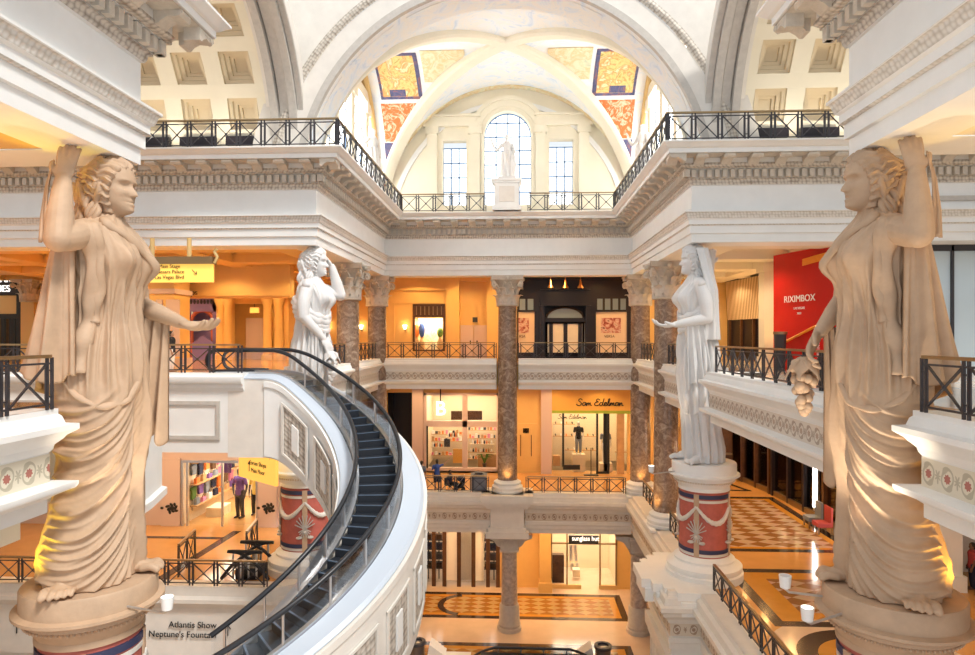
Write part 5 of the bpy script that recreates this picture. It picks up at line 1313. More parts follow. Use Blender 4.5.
text('letter', 'B', 1.4, (ax(440.5,YS-.6),YS-.6,az(408.5,YS)), FRONT, 'letter_lit', lt, .06)
obj('hanger', MB().box(ax(440.5,YS-.6)-.04,YS-.62,az(402,YS),ax(440.5,YS-.6)+.04,YS-.54,14.8), M['letter_black'], lt, 0)
def shelf(name, x0, x1, z, y, mat, label, grp, dep=.35):
    t = thing(name, label, 'shelf', ((x0+x1)/2,y,z), 0, grp)
    obj('board', MB().box(x0,y,z-.04,x1,y+dep,z), M[mat], t, 0)
    for x in (x0+.1,x1-.1): obj('bracket', MB().box(x-.02,y+dep-.05,z-.3,x+.02,y+dep,z-.04), M['steel'], t, 0)
    return t
BOT = None
def bottles(x0, x1, z, y, n, mats, label, grp, hs=(.22,.4), r=.06):
    for k in range(n):
        h = random.uniform(*hs); x = x0+(x1-x0)*(k+.5)/n
        b = MB().lathe([(r,0),(r,h*.65),(r*.4,h*.78),(r*.4,h)],x,y,8); b.v = [(a,c,zz+z) for a,c,zz in b.v]
        o = tag(obj('bottle', b, M[mats[k%len(mats)]], None, 40), label, 'bottle', grp)
for i, (p0, p1, py, lb) in enumerate(((468,494,452,'upper wooden counter shelf at the right of the cream shop'),(468,494,459,'lower wooden counter shelf at the right of the cream shop'),(470,494,444,'white wall shelf at the right of the cream shop'),(431,446,447,'tilted white shelf at the left of the cream shop'),(446,460,437,'white wall shelf at the middle of the cream shop'))):
    Y = YS+1.2+.6*(i % 2); x0, z = at(p0,py,Y); x1 = ax(p1,Y); shelf('wall_shelf', x0, x1, z, Y, 'shelf_wood' if i < 2 else 'shelf_white', lb, 'shelves in the cream shop')
    bottles(x0+.1,x1-.1,z,Y+.15,9,['cloth_white','cloth_navy','cloth_orange','shelf_wood'],'small bottle, '+lb,'bottles, '+lb)
def crate(px0,px1,py0,py1,Y,mat,label,name='display_box',cat='box',dep=.6):
    x0,z1 = at(px0,py0,Y); x1,z0 = at(px1,py1,Y); return tag(obj(name, MB().box(x0,Y,z0,x1,Y+dep,z1), M[mat], None, 0), label, cat)
crate(453,462,449,463,YS+1.0,'orange_fascia','square orange display panel in the cream shop','orange_board','board',.1)
crate(444,450,439,447,YS+1.4,'charcoal','square black screen in the cream shop','black_screen','screen',.06)
crate(451,462,411,420,YS+1.4,'dark_wood','dark framed panel above the bar of the cream shop','framed_panel','panel',.06)
crate(467,482,411,420,YS+1.4,'dark_wood','dark wide shelf box over the right bay, cream shop','wall_cabinet','cabinet',.3)
crate(478,496,455,468,YS+1.0,'shelf_wood','low wooden counter in the cream shop','counter','counter',.7)
for r_, (p0,p1,py,Y) in enumerate(((431,462,434,YS+3.9),(431,462,441,YS+3.9),(431,462,455,YS+3.9),(468,496,430,YS+3.9),(468,496,438,YS+3.9))):
    x0, z = at(p0,py,Y); x1 = ax(p1,Y); lb = ['upper left','middle left','lower left','upper right','lower right'][r_]+' back shelf of the cream shop'; shelf('wall_shelf', x0, x1, z, Y, 'shelf_wood', lb, 'back shelves in the cream shop')
    for k in range(9):
        x = x0+(x1-x0)*(k+.5)/9+random.uniform(-.04,.04); h = random.uniform(.15,.34); w_ = random.uniform(.06,.10)
        tag(obj('product_box', MB().box(x-w_,Y+.08,z,x+w_,Y+.24,z+h), M[['cloth_white','shelf_wood','cloth_pink','charcoal','cloth_orange'][(k*3+r_)%5]], None, 0), 'small product box, '+lb, 'box', 'boxes, '+lb)
pl = thing('potted_palm', 'small green potted plant on the cream shop sill', 'plant', (ax(484.5,YS+.6),YS+.6,az(467,YS+.6)))
obj('pot', MB().lathe([(.12,0),(.17,.25),(.14,.25)],0,0,12), M['charcoal'], pl, 40, False)
b = MB()
for k in range(12):
    a = k*.9; L_ = .5+.15*math.sin(k*2); b.tube([(0,0,.2),(L_*.4*math.cos(a),L_*.4*math.sin(a)*.5,.2+L_*1.1),(L_*math.cos(a),L_*.5*math.sin(a),.2+L_*1.0)],[.02,.06,.015],5)
obj('leaves', b, M['plant_green'], pl, 40, False)
# shoe shop with script sign
ss = thing('shoe_shop', 'shopfront with orange fascia and black script, middle gallery', 'shopfront', ((S0+S1)/2,YS,8.4))
obj('fascia', MB().box(S0,YS-.15,zS,S1,YS+.25,14.3), M['orange_fascia'], ss, 0)
obj('green_trim', MB().box(S0,YS-.2,zS-.12,S1,YS-.05,zS+.08), M['green_line'], ss, 0)
# handwritten script, drawn as strokes
def strokes(name, body, x, z, y, h, parent, mat):
    GL = {'S':[[(.75,.85),(.55,1.0),(.3,.92),(.3,.7),(.6,.5),(.72,.25),(.5,.02),(.2,.05),(.02,.2)]],'a':[[(.55,.42),(.3,.5),(.1,.3),(.15,.05),(.4,.05),(.55,.4),(.55,.1),(.72,.04)]],'m':[[(.0,.0),(.1,.45),(.12,.05)],[(.12,.1),(.3,.46),(.38,.1)],[(.38,.1),(.55,.46),(.64,.08),(.8,.05)]],
      'E':[[(.8,.85),(.5,1.0),(.3,.8),(.5,.58),(.62,.56)],[(.5,.56),(.2,.45),(.1,.18),(.4,.0),(.8,.15)]],'d':[[(.5,.4),(.25,.48),(.08,.25),(.2,.03),(.45,.1),(.62,1.0)],[(.62,1.0),(.52,.2),(.7,.04)]],'e':[[(.05,.22),(.4,.3),(.35,.5),(.12,.4),(.1,.1),(.35,.0),(.55,.15)]],'l':[[(.05,.1),(.3,.7),(.32,1.0),(.15,.9),(.12,.2),(.3,.02),(.42,.1)]],'n':[[(.0,.0),(.1,.45),(.12,.05)],[(.12,.1),(.35,.46),(.45,.08),(.62,.05)]],' ':[]}
    AD = {'S':.8,'a':.62,'m':.75,'E':.75,'d':.68,'e':.48,'l':.36,'n':.58,' ':.35}
    b = MB(); tot = sum(AD[c] for c in body)*h; cx = x-tot/2
    for c in body:
        for s in GL[c]:
            q = np.array(s); b.limb([(cx+(u+.12*v)*h, y, z+(v-.4)*h) for u, v in q], [.07*h]*len(q), 6, 3)
        cx += AD[c]*h
    return obj(name, b, M[mat], parent, 60)
xS, zL = at(599.5,403,YS-.2); strokes('script_lettering', 'Sam Edelman', xS, zL, YS-.2, .48, ss, 'letter_black')
xS2, zL2 = at(572,417,YS); strokes('window_script', 'Sam Edelman', xS2, zL2, YS-.03, .30, ss, 'letter_black')
b = MB(); x1_, x2_, x3_, x4_ = ax(563,YS), ax(597,YS), ax(608,YS), ax(611,YS); zb = az(466,YS)
b.box(x1_-.06,YS-.06,zb,x1_+.08,YS+.06,zS); b.box(x1_,YS-.06,zb-.2,ax(580,YS),YS+.06,zb+.12); b.box(x2_-.06,YS-.06,8.4,x2_+.08,YS+.06,zS); b.box(x3_-.06,YS-.06,8.4,x3_+.1,YS+.06,zS)
b.box(ax(604.5,YS),YS+.5,8.4,ax(609,YS),YS+.7,zS); b.box(x2_,YS-.06,8.4,x3_,YS+.06,8.55)
obj('door_frame', b, M['letter_black'], ss, 0)
obj('end_pier', MB().box(ax(617,YS),YS-.1,8.4,ax(624,YS),YS+.2,zS), M['shelf_wood'], ss, 0)
for a, c in ((S0,x1_),(x1_,x2_),(x3_,S1)): obj('pane', MB().box(a+.05,YS+.01,zb,c-.05,YS+.03,zS), M['shop_glass'], ss, 0)
room('wall_shoe_shop', S0, S1, 8.4, 14.2, YS+.3, 4.5, 'shelf_white', 'warm interior of the shoe shop', 420, (1,.80,.52))
for i, (p0, p1, py, lb) in enumerate(((553,575,424,'long top shelf on the back wall of the shoe shop'),(553,596,436,'middle shelf on the back wall of the shoe shop'),(565,596,450,'lower shelf on the back wall of the shoe shop'),(615,632,452,'right side shelf of the shoe shop'))):
    Y = YS+3.6 if i < 3 else YS+1.5; x0, z = at(p0,py,Y); x1 = ax(p1,Y); shelf('wall_shelf', x0, x1, z, Y, 'shelf_wood', lb, 'shelves in the shoe shop')
    n = max(3,int((x1-x0)/.4))
    for k in range(n):
        x = x0+(x1-x0)*(k+.5)/n; t = thing('shoe', 'single shoe, '+lb, 'shoe', (x,Y+.12,z), 0, 'shoes on the '+lb)
        m = M[['dark_wood','cloth_white','cloth_orange','letter_black'][k%4]]
        obj('upper', MB().limb([(0,.12,.12),(0,0,.1),(0,-.12,.04)],[.05,.05,.035],8,3), m, t, 60, False); obj('heel', MB().box(-.02,.1,0,.02,.14,.08), M['letter_black'], t, 0, False)
crate(553,560,456,466,YS+.9,'shelf_wood','wooden display cube at the left of the shoe shop','display_cube','plinth'); crate(575,583,452,463,YS+1.6,'orange_fascia','orange display cube in the shoe shop','display_cube','plinth')
st = thing('queue_stand', 'black post stand at the shoe shop entrance', 'stand', (ax(591,YS-.6),YS-.6,8.4)); obj('base', MB().box(-.5,-.2,0,.5,.2,.06), M['letter_black'], st, 0, False); obj('post', MB().tube([(0,0,0),(0,0,1.9)],.03,8), M['letter_black'], st, 40, False)
# ---- ground floor back wall
YG = 46.8
G0, G1 = ax(551,YG), ax(617,YG); H0, H1 = ax(405,YG), ax(499,YG)
holed('wall_ground_back', -14, 9, 0, 6.1, YG, [(G0,G1,0,5.6),(H0,H1,0,5.0)], 'honey_plaster', 'honey-coloured ground floor wall between two shops')
b = MB(); b.box(ax(539,YG),YG-.9,0,ax(550.5,YG),YG,6.1); b.box(ax(538,YG),YG-1,0,ax(551.5,YG),YG,.7)
struct('trim_25', b, M['honey_plaster'], None, 0, 'honey pier left of the sunglasses shop')
sg = thing('sunglasses_shop', 'bright ground floor shopfront under a black sign', 'shopfront', ((G0+G1)/2,YG,0))
b = MB(); zsg = az(541.5,YG)
for px in (551.5,567,600,616): b.box(ax(px,YG)-.05,YG-.08,0,ax(px,YG)+.05,YG+.08,5.6)
b.box(G0,YG-.08,zsg-.1,G1,YG+.08,zsg); b.box(G0,YG-.1,5.5,G1,YG+.1,5.6); obj('shop_frame', b, M['bronze'], sg, 0)
b = MB(); b.box(G0,YG-.12,0,ax(581,YG),YG+.1,.28); b.box(ax(599,YG),YG-.12,0,G1,YG+.1,.28); obj('sill', b, M['gold_trim'], sg, 0)
s_ = obj('sign_board', MB().box(ax(568.5,YG),YG-.3,az(541.5,YG),ax(598,YG),YG-.1,az(533.5,YG)), M['letter_black'], sg, 0)
x_, z_ = at(585,537.3,YG); text('lettering', 'sunglass hut', .46, (x_,YG-.32,z_), FRONT, 'letter_lit', sg, .02, 0, 'CENTER', .86)
for a, c in ((551.8,567),(600,616)): obj('pane', MB().box(ax(a,YG),YG-.01,.28,ax(c,YG),YG+.02,zsg), M['shop_glass'], sg, 0)
room('wall_sunglasses_shop', G0, G1, 0, 5.6, YG+.2, 4.0, 'shelf_white', 'cream interior of the sunglasses shop', 420, (1,.86,.66))
crate(552.5,564,555,583,YG+.5,'dark_wood','tall dark wooden cabinet in the sunglasses shop','display_cabinet','cabinet',.5)
for i,(px,py) in enumerate(((571,549),(575,549),(571,557),(576,557),(572,567),(577,567))):
    X,Z = at(px,py,YG+2.5); tag(obj('eyewear_panel', MB().box(X-.12,YG+2.5,Z-.3,X+.12,YG+2.54,Z+.3), M['steel'], None, 0), 'small eyewear display board in the grid inside the sunglasses shop', 'display board', 'eyewear boards')
crate(573,580,570,577,YG+1.5,'shelf_white','pale display table in the sunglasses shop','display_table','table',.6)
dp = thing('department_shopfront', 'dark framed shopfront with white door panels, ground floor left', 'shopfront', ((H0+H1)/2,YG,0))
b = MB(); b.box(H0,YG-.15,4.6,H1,YG+.1,5.0)
for px in (407,424,434,444.5,459,473.5,488,498): b.box(ax(px,YG)-.14,YG-.12,0,ax(px,YG)+.14,YG+.12,5.0)
obj('shop_frame', b, M['dark_wood'], dp, 0)
for a,c in ((446,457.5),(461,473),(475,484)): obj('white_panel', MB().box(ax(a,YG),YG+.02,.4,ax(c,YG),YG+.1,4.6), M['white_paint'], dp, 0)
for a,c in ((408,423),(424.5,433),(434.5,444),(460,472.5),(481.5,497)): obj('pane', MB().box(ax(a,YG),YG,.3,ax(c,YG),YG+.02,4.6), M['shop_glass'], dp, 0)
room('wall_department_shop', H0, H1, 0, 4.8, YG+.3, 3.0, 'shelf_white', 'white interior of the ground floor left shop', 150, (1,.92,.85))
for i,px in enumerate((412,419,428.5,439,466,488,494)):
    X = ax(px,YG+1.4); t = thing('display_rack', 'dark display rack with goods, number %s from the left in the ground floor shop'%['one','two','three','four','five','six','seven'][i], 'rack', (X,YG+1.4,0), 0, 'racks in the ground floor left shop')
    obj('pole', MB().box(-.04,-.04,0,.04,.04,3.6), M['letter_black'], t, 0, False)
    for z in (.8,1.5,2.2,2.9): obj('tray', MB().box(-.3,-.25,z,.3,.25,z+.06), M['charcoal'], t, 0, False); obj('goods', MB().box(-.24,-.2,z+.06,.24,.2,z+.45), M[['letter_black','dark_wood','cloth_navy','charcoal'][int(z*10)%4]], t, 0, False)
# ---- left side: upper hall
YP = 42.0
holed('wall_upper_left', -40, -14.4, 16.5, 22.6, YP, [(ax(184,YP),ax(217,YP),16.5,az(297,YP)),(ax(120,YP),ax(157,YP),16.5,az(297,YP)),(ax(233,YP),ax(264,YP),16.5,az(303,YP)),(ax(-30,YP),ax(22,YP),16.5,az(264,YP))], 'honey_plaster', 'honey-coloured wall of the far left hall')
struct('wall_upper_left_return', MB().box(-14.7,YP+.31,16.5,-14.41,45.99,22.6), M['honey_plaster'], None, 0, 'honey wall corner of the far left hall')
for i, (p0,p1) in enumerate(((184,217),(120,157))):
    x0,x1 = ax(p0,YP), ax(p1,YP); t = thing('purple_shopfront', ['purple shopfront right of the square pillar, upper left hall','purple shopfront left of the square pillar, upper left hall'][i], 'shopfront', ((x0+x1)/2,YP,16.5))
    zt = az(297,YP); b = MB(); b.box(x0,YP+.1,zt-.9,x1,YP+.3,zt); b.box(x0,YP+.1,16.5,x0+.35,YP+.3,zt); b.box(x1-.35,YP+.1,16.5,x1,YP+.3,zt); obj('facade', b, M['storefront_purple'], t, 0)
    b = MB()
    for k in range(9): x = x0+.2+k*(x1-x0-.4)/8; b.ball((x,YP+.1,zt-.25),(.10,.06,.16),8,6)
    obj('scallop_trim', b, M['navy_band'], t, 40)
    xm_ = (x0+x1)/2; b = MB(); b.tube([(xm_+.75*math.cos(a),YP+.25,19.0+.75*math.sin(a)) for a in np.linspace(0,PI,16)],.12,6); b.box(xm_-.87,YP+.15,16.5,xm_-.63,YP+.35,19.0); b.box(xm_+.63,YP+.15,16.5,xm_+.87,YP+.35,19.0); obj('door_arch', b, M['terracotta_red'], t, 40)
    obj('back_panel', MB().box(x0,YP+1.2,16.5,x1,YP+1.3,zt), M['storefront_purple'], t, 0)
    bt = MB(); bt.prism_xz([(xm_-.4,16.5),(xm_+1.0,16.5),(xm_+1.0,17.6),(xm_+.3,18.1),(xm_-.4,17.6)],YP-.3,YP-.1); obj('gabled_sign', bt, M['storefront_purple'], t, 0)
x0,x1 = ax(233,YP), ax(264,YP); t = thing('service_doorway', 'brown panelled doorway under a lit sign, upper left hall', 'door', ((x0+x1)/2,YP,16.5))
obj('recess_wall', MB().box(x0-.6,YP+1.5,16.5,x1+.6,YP+1.6,21), M['honey_plaster'], t, 0); obj('door_leaf', MB().box(x0+.3,YP+1.3,16.5,x1-.3,YP+1.45,19.3), M['pink_panel'], t, 0)
X,Z = at(252,310,YP); sgn = thing('exit_sign', 'small lit yellow sign over the brown doorway, upper left hall', 'sign', (X,YP+.4,Z)); obj('panel', MB().box(X-.3,YP+.35,Z-.18,X+.3,YP+.45,Z+.18), M['sign_lit'], sgn, 0); obj('hanger', MB().box(X-.02,YP+.38,Z+.18,X+.02,YP+.42,Z+.7), M['bronze'], sgn, 0)
b = MB()
for px in (221,228.5,268,279): X = ax(px,YP-.2); b.lathe([(.42,16.5),(.42,16.8),(.30,16.9),(.27,20.0),(.42,20.4),(.42,20.6)],X,YP-.25,20)
b.box(ax(216,YP),YP-.7,20.6,ax(284,YP),YP,21.0)
struct('trim_26', b, M['honey_plaster'], None, 40, 'engaged columns between the doorway and the purple shop')
t = thing('square_pillar', 'square pillar with pale panels behind the yellow hanging sign', 'pillar', (ax(171,33),33,16.5))
x0,x1 = ax(154.5,33), ax(182,33); obj('shaft', MB().box(x0,32.2,16.5,x1,33.8,21.9), M['honey_plaster'], t, 0)
b = MB()
for a,c in ((156.5,163),(166.5,180)): b.box(ax(a,32.2),32.14,17.0,ax(c,32.2),32.2,19.9)
pn = obj('pale_panel', b, M['pink_panel'], t, 0)
b = MB(); b.box(x0-.1,32.1,20.2,x1+.1,33.9,20.45); b.box(x0-.15,32.05,21.6,x1+.15,33.95,21.9); b.box(x0-.1,32.1,16.5,x1+.1,33.9,16.9); obj('molding', b, M['pink_panel'], t, 0)
b = MB(); z0 = az(297,34.5); z1 = az(281,34.5); b.box(ax(60,34.5),34.5,z0,ax(290,34.5),35.1,21.9); b.box(ax(60,34.5),34.4,z0+.1,ax(290,34.5),34.5,z0+.2)
struct('trim_27', b, M['honey_plaster'], None, 0, 'honey lintel across the far left hall')
lin = thing('lintel_lettering', 'small dark lettering on the honey lintel beside the square pillar', 'lettering', (ax(189,34.5),34.4,az(291,34.5))); text('letters', 'Shops', .42, (ax(189,34.4),34.36,az(291.5,34.4)), FRONT, 'dark_wood', lin, .02)
# far left dark shop
x0,x1 = ax(-30,YP), ax(22,YP); t = thing('dark_shopfront', 'dark purple-brown shopfront with lit lettering at the far left edge', 'shopfront', (x1-2,YP,16.5)); zt = az(264,YP)
b = MB(); b.box(x0,YP-.1,az(293,YP),x1,YP+.2,zt); b.box(x1-.3,YP-.12,16.5,x1,YP+.2,zt); b.box(x0,YP-.1,az(318,YP),x1,YP+.2,az(313,YP))
for px in (3,11,14): b.box(ax(px,YP)-.1,YP-.05,16.5,ax(px,YP)+.1,YP+.15,az(316,YP))
obj('facade', b, M['storefront_black'], t, 0); obj('tan_panel', MB().box(x0,YP-.05,az(313,YP),x1-.3,YP+.15,az(294,YP)), M['gold_trim'], t, 0)
X,Z = at(13,279.5,YP); text('lettering', 'TAR', .62, (X,YP-.15,Z), FRONT, 'letter_lit', t, .03, 0, 'RIGHT'); X,Z = at(12,289,YP); text('lettering', 'ORIES', .62, (X,YP-.15,Z), FRONT, 'letter_lit', t, .03, 0, 'RIGHT')
obj('inner_wall', MB().box(x0,YP+2,16.5,x1,YP+2.1,zt), M['dark_wood'], t, 0)
tp = thing('corinthian_pilaster', 'carved pilaster right of the dark shopfront at the left edge', 'pilaster', (ax(29.5,YP-.4),YP-.4,16.5)); obj('shaft', MB().box(-.45,-.2,0,.45,.4,3.8), M['gold_trim'], tp, 0, False)
c = bpy.data.objects.new('capital', CAP); C.objects.link(c); c.parent = tp; c.location = (0,0,3.8); c.scale = (.8,.8,.8)
# ---- left side: middle floor shop
YL = 32.3
L0, L1 = ax(181.5,YL), ax(258,YL); zL1 = az(463,YL)
holed('wall_middle_left', -40, -11.0, 8.4, 14.3, YL, [(L0,L1,8.4,zL1)], 'pink_panel', 'pink-beige wall around the bright shop under the landing')
struct('wall_middle_left_return', MB().box(-11.3,YL+.3,8.4,-11.0,46,14.3), M['honey_plaster'], None, 0, 'honey wall behind the red pedestal on the left')
lf = thing('fashion_shop', 'bright shopfront with pink panels and black emblems under the landing', 'shopfront', ((L0+L1)/2,YL,8.4))
for i,(p0,p1) in enumerate(((162.5,181),(258.5,277.5))):
    p = obj('pink_panel', MB().box(ax(p0,YL),YL-.12,8.4,ax(p1,YL),YL,az(461,YL)), M['pink_panel'], lf, 0)
    b = MB(); X,Z = at((p0+p1)/2+1.5,507.5,YL)
    for a, rr_, ln in ((.2,.2,.15),(1.0,.26,.10),(1.7,.2,.12),(2.7,.25,.13),(3.5,.2,.09),(4.2,.24,.14),(5.0,.18,.10),(5.7,.27,.11)): b.ball((X+rr_*math.cos(a),YL-.13,Z+rr_*.85*math.sin(a)),(ln,.02,.07),8,6,np.array([[math.cos(a+.7),0,-math.sin(a+.7)],[0,1,0],[math.sin(a+.7),0,math.cos(a+.7)]]))
    b.ball((X,YL-.13,Z),(.15,.02,.12),8,6); b.ball((X-.52,YL-.13,Z),(.09,.02,.07),8,6)
    obj('emblem', b, M['letter_black'], p, 60)
b = MB()
for px in (182.5,187.5,222.5,257): b.box(ax(px,YL)-.05,YL-.06,8.4,ax(px,YL)+.05,YL+.06,zL1)
b.box(L0,YL-.08,zL1-.12,L1,YL+.08,zL1); obj('shop_frame', b, M['steel'], lf, 0)
for a,c in ((183,222),(228,257)): obj('pane', MB().box(ax(a,YL),YL-.01,8.5,ax(c,YL),YL+.01,zL1-.1), M['shop_glass'], lf, 0)
room('wall_fashion_shop', L0, L1, 8.4, zL1+.2, YL+.3, 6.0, 'shelf_white', 'bright interior of the shop under the landing', 400, (1,.90,.74))
crate(221.5,231,463,473,YL+.6,'cloth_purple','purple hanging banner in the bright shop','hanging_banner','banner',.05)
LXW = L0+.02
for r_, (z, lb) in enumerate(((11.45,'top shelf on the left wall of the bright shop'),(10.3,'middle shelf on the left wall of the bright shop'),(9.2,'low shelf on the left wall of the bright shop'))):
    t = thing('wall_shelf', lb, 'shelf', (LXW,YL+3.2,z), 0, 'shelves in the bright shop')
    obj('board', MB().box(LXW,YL+.8,z-.05,LXW+.4,YL+5.8,z), M['shelf_wood'], t, 0)
    for y in (YL+1.0,YL+5.6): obj('bracket', MB().box(LXW,y-.02,z-.3,LXW+.06,y+.02,z-.05), M['steel'], t, 0)
    for k in range(7):
        y = YL+1.15+k*.7; col = ['cloth_pink','cloth_purple','cloth_orange','cloth_white','cloth_gray','shelf_wood','cloth_navy'][(k*3+r_*2)%7]; h = .22+.06*((k+r_)%3)
        b = thing('handbag', 'handbag, '+lb, 'bag', (LXW+.2,y,z), PI/2, 'handbags on the '+lb)
        obj('bag_body', MB().prism_xz([(-.2,0),(.2,0),(.16,h),(-.16,h)],-.08,.08), M[col], b, 0, False); obj('bag_handle', MB().tube([(.1*math.cos(a),0,h+.14*math.sin(a)) for a in np.linspace(0,PI,8)],.015,6), M['dark_wood'], b, 40, False)
for r_, (z, lb) in enumerate(((11.2,'garment hanging under the top shelf of the bright shop'),(10.05,'garment hanging under the middle shelf of the bright shop'))):
    for k in range(7):
        y = YL+1.0+k*.74; col = ['cloth_gray','cloth_pink','cloth_navy','plant_green','cloth_orange','cloth_purple','dark_wood'][(k*2+r_*3)%7]; h = .42+.12*((k+r_)%2)
        t = thing('hanging_garment', lb, 'garment', (LXW+.09,y,z), PI/2, lb.replace('garment','garments'))
        obj('cloth', MB().prism_xz([(-.28,0),(-.2,.1),(.2,.1),(.28,0),(.2,-.12),(.2,-h),(-.2,-h),(-.2,-.12)],-.06,.06), M[col], t, 0, False); obj('hanger', MB().tube([(-.2,0,.1),(0,0,.2),(.2,0,.1)],.012,6), M['steel'], t, 40, False)
crate(206,221,508,518,YL+1.6,'shelf_white','long white display counter in the bright shop','display_counter','counter',1.2)
# ---- right side: middle floor dark fronts along a gentle curve
CV = [(16.75,26.2),(16.6,29.0),(16.55,33.0),(16.5,37.5),(16.1,41.5),(15.3,46.0)]
def curve_wall(name, pts, z0, z1, mat, label, th=.3, uv=False):
    b = MB().sweep(pts, [(0,z0),(0,z1),(-th,z1),(-th,z0)]); return struct(name, b, M[mat], None, 30, label)
def cpt(y): ys = [p[1] for p in CV]; return np.interp(y,ys,[p[0] for p in CV])
curve_wall('wall_middle_right', CV, 8.4, 14.8, 'storefront_black', 'dark curved shop wall on the right middle floor')
def curved_front(name, label, y0, y1, z0, z1, mats, seed):
    xm = cpt((y0+y1)/2)-.12; t = thing(name, label, 'shopfront', (xm,(y0+y1)/2,z0)); b = MB()
    n = 3
    for k in range(n+1): y = y0+(y1-y0)*k/n; obj('mullion', MB().obox((cpt(y)-.1,y,(z0+z1)/2),(1,0,0),(0,1,0),(0,0,1),.3,.22,z1-z0), M[mats[0]], t, 0)
    for k in range(n):
        ya, yb = y0+(y1-y0)*(k+.06)/n, y0+(y1-y0)*(k+.94)/n; obj('shop_pane', MB().prism([(cpt(ya)-.06,ya),(cpt(yb)-.06,yb),(cpt(yb)-.02,yb),(cpt(ya)-.02,ya)],z0+.3,z1-.8), M[mats[1]], t, 0)
    obj('plinth', MB().prism([(cpt(y0)-.16,y0),(cpt(y1)-.16,y1),(cpt(y1),y1),(cpt(y0),y0)],z0,z0+.3), M['bronze'], t, 0)
    obj('header', MB().prism([(cpt(y0)-.2,y0),(cpt(y1)-.2,y1),(cpt(y1),y1),(cpt(y0),y0)],z1-.8,z1), M[mats[2]], t, 0)
curved_front('dark_shopfront', 'brown-black glazed front at the far end, right middle floor', 40.6, 45.6, 8.4, 13.6, ('dark_wood','smoke_glass','dark_wood'), 1)
curved_front('dark_shopfront', 'long black glazed front in the middle, right middle floor', 34.6, 40.2, 8.4, 13.6, ('storefront_black','smoke_glass','storefront_black'), 2)
curved_front('dark_shopfront', 'black front with lit showcases, right middle floor', 27.4, 34.2, 8.4, 13.6, ('dark_wood','smoke_glass','storefront_black'), 3)
for i,(y,w,mt,lb) in enumerate(((35.1,.35,'lamp_white','tall bright strip light of a dark front, right middle floor'),(31.2,.3,'lamp_white','second bright strip light nearer the statue, right middle floor'))):
    l = thing('strip_light', lb, 'lamp', (cpt(y)-.25,y,9.2)); obj('tube', MB().box(cpt(y)-.25,y-w/2,9.0,cpt(y)-.2,y+w/2,11.6), M[mt], l, 0); obj('housing', MB().box(cpt(y)-.2,y-w/2-.08,8.8,cpt(y)-.1,y+w/2+.08,11.8), M['steel'], l, 0)
for i,(y,mt,lb) in enumerate(((32.6,'cloth_red','red upholstered display seat by the dark front, right middle floor'),(33.6,'cloth_gray','grey display pedestal by the dark front, right middle floor'))):
    t = thing('upholstered_chair', lb, 'seat', (cpt(y)-1.0,y,8.4)); obj('seat', MB().box(-.35,-.35,.35,.35,.35,.55), M[mt], t, 0, False); obj('backrest', MB().box(.25,-.35,.55,.35,.35,1.3), M[mt], t, 0, False)
    for a in (-.3,.3):
        for c_ in (-.3,.3): obj('leg', MB().box(a-.03,c_-.03,0,a+.03,c_+.03,.35), M['bronze'], t, 0, False)
holed('wall_middle_right_end', 8.3, 15.4, 8.4, 14.8, 46, [], 'honey_plaster', 'honey end wall of the right middle floor')
t = thing('boutique_kiosk', 'dark kiosk with a glowing orange lantern behind the pale statue', 'kiosk', (14.0,44.4,8.4)); obj('cabinet', MB().box(12.6,44,8.4,14.9,45.2,12.6), M['dark_wood'], t, 0); obj('lantern', MB().lathe([(.2,11.6),(.36,12.0),(.36,12.6),(.2,13.0)],13.2,43.7,12), M['lamp_warm'], t, 40); obj('shelf', MB().box(12.7,43.7,10.2,14.8,44,10.3), M['bronze'], t, 0)
b = MB(); b.box(16.3,25.3,8.4,17.4,26.0,14.8); b.box(16.2,25.2,8.4,17.5,26.1,9.0); struct('wall_pier_right', b, M['white_plaster'], None, 0, 'white pier behind the near right statue, middle floor')
struct('wall_middle_right_far', MB().box(17.4,27.5,8.4,34,27.8,14.8), M['parapet_stone'], None, 0, 'pale wall beyond the white pier, right middle floor')
railing([(17.55,24.7),(25,24.7)], 8.45, 1.0, 'black railing beyond the white pier at the right edge', 'middle gallery railings')
# ---- right side: upper floor
curve_wall('wall_upper_right', CV[1:], 16.5, 22.6, 'cream_plaster', 'cream curved wall of the right upper gallery')
ys_ = np.linspace(35.5,45.5,24); P = np.array([[(cpt(y)-.5-.25*math.sin(PI*(y-35.5)/10)+(.15 if z < 20 else 0),y,z) for z in (az(318,40,700),az(275,40,700))] for y in ys_])
U = np.array([[(y,0),(y,3.2)] for y in ys_]); Q = P.copy(); Q[...,0] += .1
aw = thing('striped_awning_wall', 'curved brown and cream wavy striped panel, right upper gallery', 'shop sign', (15.5,40.5,18.5)); bm_ = MB(); bm_.grid(P, uv=U); obj('striped_panel', bm_, M['striped_wave'], aw, 30)
obj('top_rail', MB().tube([(p[1][0]-.02,p[1][1],p[1][2]+.05) for p in P], .06, 6), M['charcoal'], aw, 40)
t = thing('dark_shopfront', 'dark glazed front below the striped panel, right upper gallery', 'shopfront', (15.7,40.5,16.5))
zt = az(318,40,700); P = np.array([[(cpt(y)-.35,y,z) for z in (16.5,zt)] for y in ys_]); Q = P.copy(); Q[...,0] += .1; obj('dark_wall', MB().sheet(P,Q), M['storefront_black'], t, 30)
b = MB(); g2 = MB()
for k in range(7):
    y = 36+k*1.5; obj('mullion', MB().box(cpt(y)-.5,y-.08,16.5,cpt(y)-.35,y+.08,zt), M['dark_wood'], t, 0)
    if k < 6: obj('shop_pane', MB().box(cpt(y)-.42,y+.35,17.0,cpt(y)-.38,y+1.1,zt-.4), M['smoke_glass'], t, 0)
obj('end_post', MB().box(cpt(35.3)-.8,35.1,16.5,cpt(35.3)-.3,35.5,19.6), M['storefront_black'], t, 0)
